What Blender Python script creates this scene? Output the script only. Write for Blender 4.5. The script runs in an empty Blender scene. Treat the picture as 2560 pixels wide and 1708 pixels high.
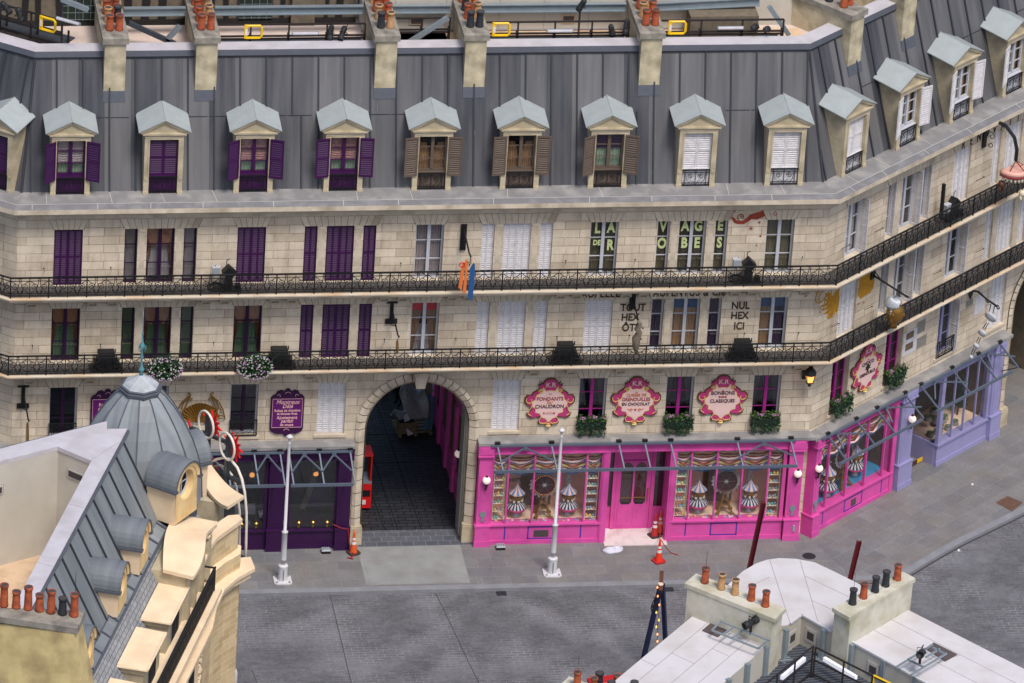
import bpy, math, random
import numpy as np
from mathutils import Vector, Matrix
random.seed(7)
R = math.radians
PI = math.pi
S = bpy.context.scene
COL = S.collection

# ------------------------------------------------------------------ camera
TH, PS, RO, F, D, ZC = R(28), R(10), R(3.77), 18000.0, 240.0, 7.6
fw = Vector((math.sin(PS)*math.cos(TH), math.cos(PS)*math.cos(TH), -math.sin(TH)))
R0 = Vector((math.cos(PS), -math.sin(PS), 0))
U0 = R0.cross(fw)
Rv = math.cos(RO)*R0 + math.sin(RO)*U0
Uv = math.cos(RO)*U0 - math.sin(RO)*R0
CAM = Vector((0, 0, ZC)) - D*fw
cd = bpy.data.cameras.new('camera')
cam = bpy.data.objects.new('camera', cd)
COL.objects.link(cam)
cam.matrix_world = Matrix(((Rv.x, Uv.x, -fw.x, CAM.x), (Rv.y, Uv.y, -fw.y, CAM.y), (Rv.z, Uv.z, -fw.z, CAM.z), (0, 0, 0, 1)))
cd.sensor_width = 36
cd.lens = 36*F/2560
cd.clip_start = 1
cd.clip_end = 3000
S.camera = cam

class Fr:                      # a wall line in plan: u along it, v into the building
    def __init__(s, o, a):
        s.o = o; s.a = a; s.d = (math.cos(a), math.sin(a)); s.n = (-math.sin(a), math.cos(a))
    def P(s, u, v, z=0.0):
        return Vector((s.o[0]+u*s.d[0]+v*s.n[0], s.o[1]+u*s.d[1]+v*s.n[1], z))
    def uv(s, p):
        dx, dy = p[0]-s.o[0], p[1]-s.o[1]
        return (dx*s.d[0]+dy*s.d[1], dx*s.n[0]+dy*s.n[1])
A1, A2 = R(41), R(-35)
MAIN = Fr((0, 0), 0); UL, UR = -16.62, 10.37
RW = Fr((UR, 0), A1)
LW = Fr((UL, 0), A2)
MAIN.uL = lambda v: UL+v*math.tan(-A2/2); MAIN.uR = lambda v: UR-v*math.tan(A1/2)
RW.uL = lambda v: v*math.tan(A1/2); RW.uR = lambda v: 24.0
LW.uL = lambda v: -14.0; LW.uR = lambda v: -v*math.tan(-A2/2)
LB = Fr((-14.56, -15.6), R(70.2))
def ray(px, py):
    return fw + ((px-1280)/F)*Rv - ((py-854)/F)*Uv
def T(t, x, y): return (640*t[1]+x/3.671875, 427*t[0]+y/3.671875)
def G(t, x, y, z, fr=None):    # ground-plan point at height z
    r = ray(*T(t, x, y)); k = (z-CAM.z)/r.z; p = CAM+k*r
    return fr.uv(p) if fr else (p.x, p.y)
def Q(fr, t, x, y, v=0.0):     # (u, z) on a wall
    r = ray(*T(t, x, y)); n = fr.n
    k = (v-(CAM.x-fr.o[0])*n[0]-(CAM.y-fr.o[1])*n[1])/(r.x*n[0]+r.y*n[1]); p = CAM+k*r
    return (fr.uv(p)[0], p.z)

# ------------------------------------------------------------------ materials
MT = {}
def s2l(c): return tuple((x/255/12.92 if x/255 <= .04045 else ((x/255+.055)/1.055)**2.4) for x in c)+(1,)
def mk(name, rgb, rough=.7, metal=0.0, var=0.0, vs=3.0, stretch=(1, 1, 1), stain=None, sa=.5, ss=1.0, bump=0.0, bs=40.0, uv=False, emit=0.0, spec=.4, coat=0.0):
    m = bpy.data.materials.new(name); m.use_nodes = True
    nt = m.node_tree; N = nt.nodes; L = nt.links
    b = N['Principled BSDF']
    b.inputs['Roughness'].default_value = rough; b.inputs['Metallic'].default_value = metal
    b.inputs['Specular IOR Level'].default_value = spec
    if coat: b.inputs['Coat Weight'].default_value = coat
    c = s2l(rgb); b.inputs['Base Color'].default_value = c
    if emit:
        b.inputs['Emission Color'].default_value = c; b.inputs['Emission Strength'].default_value = emit
    tc = N.new('ShaderNodeTexCoord'); mp = N.new('ShaderNodeMapping')
    L.new(tc.outputs['UV' if uv else 'Object'], mp.inputs['Vector'])
    mp.inputs['Scale'].default_value = stretch
    cur = None
    if var:
        n = N.new('ShaderNodeTexNoise'); n.inputs['Scale'].default_value = vs; n.inputs['Detail'].default_value = 6; n.inputs['Roughness'].default_value = .62
        L.new(mp.outputs[0], n.inputs['Vector'])
        r = N.new('ShaderNodeValToRGB'); r.color_ramp.elements[0].position = .28; r.color_ramp.elements[1].position = .72
        r.color_ramp.elements[0].color = tuple(x*(1-var) for x in c[:3])+(1,); r.color_ramp.elements[1].color = tuple(min(1, x*(1+var)) for x in c[:3])+(1,)
        L.new(n.outputs[0], r.inputs[0]); cur = r.outputs[0]
    if stain:
        n2 = N.new('ShaderNodeTexNoise'); n2.inputs['Scale'].default_value = ss; n2.inputs['Detail'].default_value = 5
        L.new(mp.outputs[0], n2.inputs['Vector'])
        r2 = N.new('ShaderNodeValToRGB'); r2.color_ramp.elements[0].position = .46; r2.color_ramp.elements[1].position = .68
        r2.color_ramp.elements[0].color = (0, 0, 0, 1); r2.color_ramp.elements[1].color = (sa, sa, sa, 1)
        L.new(n2.outputs[0], r2.inputs[0])
        mx = N.new('ShaderNodeMix'); mx.data_type = 'RGBA'; L.new(r2.outputs[0], mx.inputs['Factor'])
        if cur: L.new(cur, mx.inputs[6])
        else: mx.inputs[6].default_value = c
        mx.inputs[7].default_value = s2l(stain); cur = mx.outputs[2]
    if cur: L.new(cur, b.inputs['Base Color'])
    if bump:
        n3 = N.new('ShaderNodeTexNoise'); n3.inputs['Scale'].default_value = bs; n3.inputs['Detail'].default_value = 3
        L.new(tc.outputs['Object'], n3.inputs['Vector'])
        bp = N.new('ShaderNodeBump'); bp.inputs['Strength'].default_value = bump; bp.inputs['Distance'].default_value = .02
        L.new(n3.outputs[0], bp.inputs['Height']); L.new(bp.outputs[0], b.inputs['Normal'])
    MT[name] = m
    return m
def mkbrick(name, c1, c2, mort, bw, rh, ms, var=.12, vs=1.2, stain=None, sa=.5, ss=.6, rough=.8, mask=False, off=.5, bump=.4, freq=2, streak=0.0, grain=.10, gs=22):
    m = bpy.data.materials.new(name); m.use_nodes = True
    nt = m.node_tree; N = nt.nodes; L = nt.links
    b = N['Principled BSDF']; b.inputs['Roughness'].default_value = rough; b.inputs['Specular IOR Level'].default_value = .3
    tc = N.new('ShaderNodeTexCoord')
    br = N.new('ShaderNodeTexBrick'); br.inputs['Scale'].default_value = 1; br.inputs['Brick Width'].default_value = bw; br.inputs['Row Height'].default_value = rh
    br.inputs['Mortar Size'].default_value = ms; br.inputs['Mortar Smooth'].default_value = .3; br.offset = off; br.offset_frequency = freq
    br.inputs['Color1'].default_value = s2l(c1); br.inputs['Color2'].default_value = s2l(c2)
    vec = tc.outputs['UV']
    L.new(vec, br.inputs['Vector'])
    def noise(sc, lo, hi, a, bb, det=6):
        n = N.new('ShaderNodeTexNoise'); n.inputs['Scale'].default_value = sc; n.inputs['Detail'].default_value = det; n.inputs['Roughness'].default_value = .65
        L.new(tc.outputs['UV'], n.inputs['Vector'])
        r = N.new('ShaderNodeValToRGB'); r.color_ramp.elements[0].position = lo; r.color_ramp.elements[1].position = hi
        r.color_ramp.elements[0].color = a; r.color_ramp.elements[1].color = bb
        L.new(n.outputs[0], r.inputs[0]); return r.outputs[0]
    br.inputs['Mortar'].default_value = s2l(mort)
    if mask:   # joints only show in places
        mm = N.new('ShaderNodeMix'); mm.data_type = 'RGBA'
        L.new(noise(.45, .45, .62, (0, 0, 0, 1), (1, 1, 1, 1)), mm.inputs['Factor'])
        mm.inputs[6].default_value = s2l([(p+q)/2 for p, q in zip(c1, c2)]); mm.inputs[7].default_value = s2l(mort)
        L.new(mm.outputs[2], br.inputs['Mortar'])
    g = noise(vs, .25, .75, (1-var,)*3+(1,), (1+var,)*3+(1,))
    mu = N.new('ShaderNodeMix'); mu.data_type = 'RGBA'; mu.blend_type = 'MULTIPLY'; mu.inputs['Factor'].default_value = 1
    L.new(br.outputs['Color'], mu.inputs[6]); L.new(g, mu.inputs[7]); cur = mu.outputs[2]
    def mul(cur, sock):
        q = N.new('ShaderNodeMix'); q.data_type = 'RGBA'; q.blend_type = 'MULTIPLY'; q.inputs['Factor'].default_value = 1
        L.new(cur, q.inputs[6]); L.new(sock, q.inputs[7]); return q.outputs[2]
    if grain: cur = mul(cur, noise(gs, .3, .7, (1-grain,)*3+(1,), (1+grain,)*3+(1,), 3))
    if streak:
        mp = N.new('ShaderNodeMapping'); mp.inputs['Scale'].default_value = (3.2, .45, 1); L.new(tc.outputs['UV'], mp.inputs[0])
        n = N.new('ShaderNodeTexNoise'); n.inputs['Scale'].default_value = 1; n.inputs['Detail'].default_value = 6; n.inputs['Roughness'].default_value = .7; L.new(mp.outputs[0], n.inputs['Vector'])
        r = N.new('ShaderNodeValToRGB'); r.color_ramp.elements[0].position = .30; r.color_ramp.elements[1].position = .52
        r.color_ramp.elements[0].color = (1-streak, 1-streak*1.05, 1-streak*1.15, 1); r.color_ramp.elements[1].color = (1, 1, 1, 1); L.new(n.outputs[0], r.inputs[0]); cur = mul(cur, r.outputs[0])
    if stain:
        mx = N.new('ShaderNodeMix'); mx.data_type = 'RGBA'
        L.new(noise(ss, .47, .7, (0, 0, 0, 1), (sa, sa, sa, 1)), mx.inputs['Factor'])
        L.new(cur, mx.inputs[6]); mx.inputs[7].default_value = s2l(stain); cur = mx.outputs[2]
    L.new(cur, b.inputs['Base Color'])
    if bump:
        bp = N.new('ShaderNodeBump'); bp.inputs['Strength'].default_value = bump; bp.inputs['Distance'].default_value = .01; bp.invert = True
        L.new(br.outputs['Fac'], bp.inputs['Height']); L.new(bp.outputs[0], b.inputs['Normal'])
    MT[name] = m
    return m
def mkglass(name, tint=(1, 1, 1), refl=.09):
    m = bpy.data.materials.new(name); m.use_nodes = True
    nt = m.node_tree; N = nt.nodes; L = nt.links; N.clear()
    o = N.new('ShaderNodeOutputMaterial'); t = N.new('ShaderNodeBsdfTransparent'); g = N.new('ShaderNodeBsdfGlossy')
    t.inputs[0].default_value = tuple(tint)+(1,); g.inputs[0].default_value = (.9, .95, 1, 1); g.inputs['Roughness'].default_value = .03
    x = N.new('ShaderNodeMixShader'); x.inputs[0].default_value = refl
    L.new(t.outputs[0], x.inputs[1]); L.new(g.outputs[0], x.inputs[2]); L.new(x.outputs[0], o.inputs[0])
    MT[name] = m
def mkzinc(name, ca, cb, pw=.85, streak=.35, rough=.5):
    m = bpy.data.materials.new(name); m.use_nodes = True
    nt = m.node_tree; N = nt.nodes; L = nt.links
    b = N['Principled BSDF']; b.inputs['Roughness'].default_value = rough; b.inputs['Specular IOR Level'].default_value = .45
    tc = N.new('ShaderNodeTexCoord'); sx = N.new('ShaderNodeSeparateXYZ'); L.new(tc.outputs['UV'], sx.inputs[0])
    d = N.new('ShaderNodeMath'); d.operation = 'DIVIDE'; d.inputs[1].default_value = pw; L.new(sx.outputs[0], d.inputs[0])
    fl = N.new('ShaderNodeMath'); fl.operation = 'FLOOR'; L.new(d.outputs[0], fl.inputs[0])
    wn = N.new('ShaderNodeTexWhiteNoise'); wn.noise_dimensions = '1D'; L.new(fl.outputs[0], wn.inputs['W'])
    mp = N.new('ShaderNodeMapping'); mp.inputs['Scale'].default_value = (5.5, .3, 1); L.new(tc.outputs['UV'], mp.inputs[0])
    n = N.new('ShaderNodeTexNoise'); n.inputs['Scale'].default_value = 1; n.inputs['Detail'].default_value = 5; L.new(mp.outputs[0], n.inputs['Vector'])
    mp2 = N.new('ShaderNodeMapping'); mp2.inputs['Scale'].default_value = (1.6, .25, 1); L.new(tc.outputs['UV'], mp2.inputs[0])
    n2 = N.new('ShaderNodeTexNoise'); n2.inputs['Scale'].default_value = 1; n2.inputs['Detail'].default_value = 3; L.new(mp2.outputs[0], n2.inputs['Vector'])
    a1 = N.new('ShaderNodeMath'); a1.operation = 'MULTIPLY_ADD'; a1.inputs[1].default_value = .75; L.new(wn.outputs[0], a1.inputs[0])
    L.new(n2.outputs[0], a1.inputs[2])
    a2 = N.new('ShaderNodeMath'); a2.operation = 'MULTIPLY_ADD'; a2.inputs[1].default_value = .9; L.new(n.outputs[0], a2.inputs[0]); L.new(a1.outputs[0], a2.inputs[2])
    mr = N.new('ShaderNodeMapRange'); mr.inputs[1].default_value = .85; mr.inputs[2].default_value = 1.8; L.new(a2.outputs[0], mr.inputs[0])
    mx = N.new('ShaderNodeMix'); mx.data_type = 'RGBA'; L.new(mr.outputs[0], mx.inputs['Factor']); mx.inputs[6].default_value = s2l(ca); mx.inputs[7].default_value = s2l(cb)
    # chalky run marks
    mp3 = N.new('ShaderNodeMapping'); mp3.inputs['Scale'].default_value = (14, .9, 1); L.new(tc.outputs['UV'], mp3.inputs[0])
    n3 = N.new('ShaderNodeTexNoise'); n3.inputs['Scale'].default_value = 1; n3.inputs['Detail'].default_value = 2; L.new(mp3.outputs[0], n3.inputs['Vector'])
    r3 = N.new('ShaderNodeValToRGB'); r3.color_ramp.elements[0].position = .73; r3.color_ramp.elements[1].position = .8
    r3.color_ramp.elements[0].color = (0, 0, 0, 1); r3.color_ramp.elements[1].color = (streak,)*3+(1,); L.new(n3.outputs[0], r3.inputs[0])
    m2 = N.new('ShaderNodeMix'); m2.data_type = 'RGBA'; L.new(r3.outputs[0], m2.inputs['Factor']); L.new(mx.outputs[2], m2.inputs[6]); m2.inputs[7].default_value = s2l((190, 200, 215))
    L.new(m2.outputs[2], b.inputs['Base Color'])
    MT[name] = m
def mkstripe(name, cols, axis='v', freq=6.0, wob=.3, rough=.8):
    m = bpy.data.materials.new(name); m.use_nodes = True
    nt = m.node_tree; N = nt.nodes; L = nt.links
    b = N['Principled BSDF']; b.inputs['Roughness'].default_value = rough
    tc = N.new('ShaderNodeTexCoord'); sx = N.new('ShaderNodeSeparateXYZ'); L.new(tc.outputs['UV'], sx.inputs[0])
    n = N.new('ShaderNodeTexNoise'); n.inputs['Scale'].default_value = 3; L.new(tc.outputs['UV'], n.inputs['Vector'])
    a = N.new('ShaderNodeMath'); a.operation = 'MULTIPLY_ADD'; a.inputs[1].default_value = freq; L.new(sx.outputs[1 if axis == 'v' else 0], a.inputs[0])
    w = N.new('ShaderNodeMath'); w.operation = 'MULTIPLY'; w.inputs[1].default_value = wob; L.new(n.outputs[0], w.inputs[0]); L.new(w.outputs[0], a.inputs[2])
    fr = N.new('ShaderNodeMath'); fr.operation = 'FRACT'; L.new(a.outputs[0], fr.inputs[0])
    r = N.new('ShaderNodeValToRGB'); r.color_ramp.interpolation = 'CONSTANT'; L.new(fr.outputs[0], r.inputs[0])
    e = r.color_ramp.elements
    while len(e) < len(cols): e.new(.5)
    for i, c in enumerate(cols): e[i].position = i/len(cols); e[i].color = s2l(c)
    L.new(r.outputs[0], b.inputs['Base Color']); MT[name] = m

mkbrick('stone', (220, 205, 184), (192, 176, 155), (146, 129, 110), 1.02, .31, .011, var=.18, vs=1.6, stain=(220, 209, 192), sa=.5, ss=.9, streak=.24)
mk('stone_trim', (206, 192, 172), var=.2, vs=2.2, stain=(135, 122, 100), sa=.55, ss=1.3, bump=.15, bs=30, rough=.85)
mk('joint', (112, 96, 78), rough=.9)
mk('slab_white', (205, 192, 172), var=.12, vs=2, stain=(190, 140, 80), sa=.5, ss=.9, rough=.6)
mk('slab_top', (84, 80, 78), var=.2, vs=3, rough=.9)
mk('ledge', (130, 128, 129), var=.10, vs=2.5, stain=(176, 174, 170), sa=.5, ss=1.6, rough=.8)
mk('ledge_dark', (118, 117, 120), var=.08, vs=3, stain=(158, 158, 160), sa=.4, ss=2.0, rough=.75)
mk('chalk', (205, 203, 198), rough=.9)
mkzinc('zinc', (60, 62, 69), (110, 109, 111), pw=.86)
mkzinc('zinc_barrel', (78, 84, 92), (128, 134, 140), pw=3, streak=.3)
mkzinc('zinc_blue', (112, 118, 124), (154, 160, 164), pw=3, streak=.3)
mk('seam', (54, 56, 64), rough=.5)
mk('flash', (84, 88, 98), var=.1, vs=4, rough=.6)
mk('coping', (192, 188, 195), var=.08, vs=2, stain=(160, 155, 155), sa=.45, ss=1.2, rough=.6)
mk('dormer_roof', (164, 172, 173), var=.08, vs=2, stain=(148, 152, 150), sa=.4, ss=1.5, rough=.45, spec=.5)
mk('dormer_stone', (192, 179, 152), var=.16, vs=2.4, stain=(125, 112, 88), sa=.5, ss=1.6, rough=.85)
mk('chimney', (198, 186, 158), var=.2, vs=2.2, stain=(112, 104, 84), sa=.65, ss=1.3, bump=.3, bs=18, rough=.9)
mk('cap', (146, 140, 130), var=.25, vs=4, stain=(82, 80, 76), sa=.6, ss=2.2, bump=.3, bs=25, rough=.9)
mk('pot_red', (170, 84, 52), var=.4, vs=7, stain=(58, 40, 36), sa=.85, ss=4, rough=.8)
mk('pot_tan', (188, 146, 102), var=.3, vs=6, stain=(90, 66, 46), sa=.6, ss=5, rough=.85)
mk('pot_black', (44, 46, 52), var=.2, vs=5, rough=.6)
mk('soot', (70, 66, 68), rough=.95)
mk('purple', (60, 15, 70), rough=.45, var=.12, vs=3)
mk('purple_dark', (44, 12, 54), rough=.5)
mk('white_paint', (214, 211, 214), rough=.55, var=.05, vs=5, stain=(150, 146, 142), sa=.35, ss=7)
mk('white_frame', (190, 192, 200), rough=.5, var=.06, vs=6)
mk('brown_paint', (98, 84, 74), rough=.6, var=.12, vs=5)
mk('iron', (22, 23, 26), rough=.45, spec=.5)
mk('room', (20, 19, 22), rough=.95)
mkglass('glass')
mkglass('glass_dark', (.5, .5, .55), .12)
mk('drape_gold', (138, 92, 62), var=.45, vs=14, stretch=(3, 1, .4), rough=.8)
mk('drape_olive', (98, 92, 72), var=.5, vs=10, stretch=(4, 1, .2), rough=.9)
mk('drape_tan', (150, 118, 86), var=.4, vs=8, stretch=(4, 1, .2), rough=.9)
mk('lace_pink', (150, 112, 110), var=.45, vs=16, rough=.9)
mk('lace_grey', (150, 140, 142), var=.35, vs=14, stretch=(3, 1, .5), rough=.9)
mk('sheer', (158, 152, 156), var=.2, vs=7, stretch=(4, 1, .2), rough=.9)
mk('sheer_green', (84, 112, 88), var=.25, vs=7, stretch=(4, 1, .2), rough=.9)
mk('sheer_pale', (140, 160, 140), var=.2, vs=7, stretch=(4, 1, .2), rough=.9)
mk('red_cloth', (186, 20, 34), rough=.8)
mk('blue_cloth', (30, 70, 110), rough=.8)
mk('violet_cloth', (56, 34, 66), rough=.8, var=.3, vs=8, stretch=(4, 1, .2))
mk('pink', (216, 84, 164), rough=.5, var=.08, vs=2.4, stain=(186, 66, 146), sa=.5, ss=1.6)
mk('pink_deep', (168, 42, 132), rough=.5)
mk('lavender', (150, 146, 188), rough=.5, var=.06, vs=3)
mk('shop_purple', (52, 15, 64), rough=.45, var=.10, vs=3)
mk('awning_steel', (98, 108, 124), rough=.5, metal=.2)
mk('blue_tape', (38, 52, 160), rough=.6)
mk('grille', (86, 76, 76), rough=.8)
mk('display_back', (226, 176, 154), var=.1, vs=2, rough=.9)
mk('display_dark', (108, 84, 68), var=.3, vs=4, rough=.9)
mk('display_floor', (232, 204, 176), rough=.8)
mk('display_blue', (58, 140, 186), rough=.7, var=.1, vs=3)
mkstripe('swag', [(150, 168, 80), (232, 188, 172), (140, 50, 76), (240, 212, 196), (84, 104, 156), (178, 146, 178), (224, 180, 124), (128, 48, 60)], 'v', .95, .25)
mkstripe('tent', [(214, 176, 150), (84, 126, 184)], 'u', 1.0, 0)
mkstripe('deck_stripe', [(30, 34, 56), (196, 196, 204)], 'u', 1.0, 0)
mk('gold', (150, 112, 52), rough=.35, metal=.6, var=.2, vs=6)
mk('brass', (176, 140, 70), rough=.3, metal=.7)
mk('wood_brown', (84, 50, 36), rough=.6, var=.25, vs=5)
mk('silver', (180, 184, 190), rough=.35, metal=.3)
mk('leaf', (36, 70, 40), var=.5, vs=9, rough=.7)
mk('leaf_light', (74, 100, 44), var=.4, vs=9, rough=.7)
mk('petal_white', (222, 218, 220), rough=.7)
mk('petal_pink', (196, 140, 186), rough=.7, var=.2, vs=9)
mk('planter', (30, 44, 34), rough=.8)
mk('black_plastic', (26, 27, 30), rough=.5, var=.15, vs=6)
mk('grey_plastic', (150, 156, 164), rough=.5)
mk('lamp_globe', (250, 232, 222), rough=.3, emit=.25)
mk('lamp_flame', (255, 170, 90), rough=.3, emit=1.3)
mk('bulb', (255, 160, 76), rough=.3, emit=2.0)
mk('sign_magenta', (186, 58, 116), rough=.5, var=.05, vs=4)
mk('sign_cream', (232, 196, 190), rough=.6, var=.03, vs=4)
mk('sign_yellow', (222, 196, 110), rough=.5)
mk('sign_outline', (98, 66, 44), rough=.6)
mk('ink', (60, 34, 44), rough=.7)
mk('ink_orange', (196, 110, 60), rough=.7)
mk('ink_dark', (62, 46, 34), rough=.85, var=.3, vs=12)
mk('letter_pale', (196, 206, 150), rough=.6)
mk('sign_purple', (96, 22, 104), rough=.5)
mk('sign_purple_dark', (54, 10, 62), rough=.5)
mk('sign_pink_text', (226, 176, 176), rough=.6)
mk('paint_red', (150, 64, 50), rough=.85, var=.25, vs=6)
mk('paint_gold', (178, 128, 36), rough=.7, var=.3, vs=8)
mkbrick('pavement', (126, 124, 124), (112, 112, 116), (134, 133, 135), .95, .62, .010, var=.2, vs=1.1, stain=(126, 116, 106), sa=.5, ss=.7, off=.5, rough=.75, bump=.15, grain=.12, gs=12)
mkbrick('road', (103, 103, 107), (93, 93, 98), (150, 150, 154), .42, .16, .011, var=.32, vs=.8, streak=0, grain=.2, gs=9, stain=(134, 134, 140), sa=.6, ss=.42, mask=True, rough=.8, bump=.03)
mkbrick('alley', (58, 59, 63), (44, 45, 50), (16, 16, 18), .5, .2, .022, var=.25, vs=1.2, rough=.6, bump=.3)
mkbrick('threshold', (92, 94, 102), (82, 85, 93), (126, 128, 134), .42, .32, .010, var=.2, vs=2, rough=.8, bump=.2)
mk('concrete', (142, 143, 143), var=.12, vs=1.6, stain=(122, 118, 116), sa=.5, ss=1.1, bump=.2, bs=14, rough=.85)
mk('kerb', (130, 131, 137), var=.16, vs=2, rough=.8)
mk('ground_far', (100, 100, 106), var=.1, vs=.2, rough=.9)
mk('dark_metal', (40, 42, 46), rough=.6)
mk('rusty', (100, 74, 62), var=.2, vs=5, rough=.8)
mk('white_pole', (206, 204, 208), rough=.45, var=.04, vs=4)
mk('cone_red', (228, 60, 30), rough=.5)
mk('cone_orange', (214, 92, 44), rough=.5)
mk('cone_old', (176, 44, 46), rough=.6)
mk('cone_base', (60, 52, 50), rough=.8)
mk('reflective', (220, 216, 214), rough=.3)
mk('tape_red', (150, 24, 26), rough=.6)
mk('post_red', (104, 22, 30), rough=.45, var=.1, vs=4)
mk('navy', (24, 34, 74), rough=.5, var=.2, vs=3)
mk('plywood', (218, 208, 206), var=.1, vs=3, stain=(150, 116, 100), sa=.4, ss=3, rough=.85)
mk('plastic_bag', (205, 206, 220), rough=.35, bump=.4, bs=12)
mk('cream_roof', (204, 200, 203), var=.05, vs=1.2, stain=(182, 174, 168), sa=.55, ss=.9, rough=.7)
mk('roof_line', (160, 156, 158), rough=.8)
mk('beige_wall', (194, 189, 179), var=.06, vs=1.2, stain=(172, 164, 150), sa=.4, ss=.8, rough=.8)
mk('beige_deck', (212, 184, 154), var=.08, vs=1.5, stain=(160, 130, 100), sa=.45, ss=1.8, rough=.85)
mk('pale_deck', (214, 196, 186), var=.06, vs=2, stain=(176, 160, 150), sa=.4, ss=2, rough=.85)
mk('mossy', (204, 184, 132), var=.2, vs=1.3, stain=(128, 104, 74), sa=.6, ss=1.1, bump=.2, bs=12, rough=.9)
mk('mossy_pale', (200, 196, 182), var=.12, vs=2, stain=(156, 150, 112), sa=.6, ss=1.5, rough=.9)
mk('cream_stone', (234, 211, 178), var=.07, vs=2, stain=(216, 186, 154), sa=.5, ss=1.2, rough=.8)
mk('ochre_stone', (220, 186, 132), var=.14, vs=2.2, stain=(224, 206, 160), sa=.6, ss=2, rough=.85)
mkbrick('cream_brick', (214, 192, 156), (192, 168, 130), (222, 200, 150), .55, .2, .012, var=.15, vs=2, rough=.85, bump=.2)
mkbrick('slate', (160, 162, 166), (140, 143, 148), (84, 86, 92), .3, .17, .012, var=.16, vs=3, rough=.6, bump=.5)
mk('verdigris', (88, 138, 146), var=.2, vs=9, rough=.6)
mk('lead_cap', (176, 180, 186), var=.15, vs=5, stain=(140, 150, 150), sa=.6, ss=3, rough=.5)
mk('neon_white', (226, 218, 206), rough=.4)
mk('neon_red', (216, 24, 28), rough=.45)
mk('steel_dark', (60, 66, 74), rough=.5, var=.15, vs=5)
mk('steel_galv', (140, 152, 160), rough=.4, metal=.3, var=.1, vs=4)
mk('rail_brown', (44, 38, 38), rough=.5)
mk('safety_yellow', (236, 190, 20), rough=.45)
mk('tube_white', (235, 235, 245), rough=.3, emit=.35)
mk('timber_black', (34, 32, 32), var=.3, vs=6, stretch=(1, 1, 4), rough=.85)
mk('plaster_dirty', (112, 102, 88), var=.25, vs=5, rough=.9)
mk('skin', (180, 130, 104), rough=.6)
mk('cloth_black', (24, 24, 28), rough=.9)
mk('cap_white', (214, 214, 216), rough=.7)
mk('shutter_back', (182, 179, 182), rough=.8)
mk('wheel_dark', (58, 28, 36), rough=.6)
mk('wood_pale', (126, 108, 80), var=.2, vs=5, rough=.85)
mk('wrap', (150, 152, 156), rough=.25, var=.2, vs=9, bump=.5, bs=14)
mk('foam_blue', (64, 110, 134), rough=.7)
mk('denture_pink', (222, 168, 154), rough=.4)
mk('denture_red', (152, 64, 66), rough=.4)
mk('tooth', (216, 204, 180), rough=.4, var=.1, vs=6)
mk('dark_orange', (222, 120, 60), rough=.6)
mk('cloth_blue', (40, 84, 140), rough=.7)
mk('egg_yellow', (226, 200, 84), rough=.5)
mk('egg_teal', (92, 184, 176), rough=.5)
mk('egg_blue', (120, 160, 190), rough=.5)
mk('egg_pink', (206, 130, 140), rough=.5)
mk('stone_grey_block', (140, 136, 128), rough=.85, var=.1, vs=3)

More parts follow.
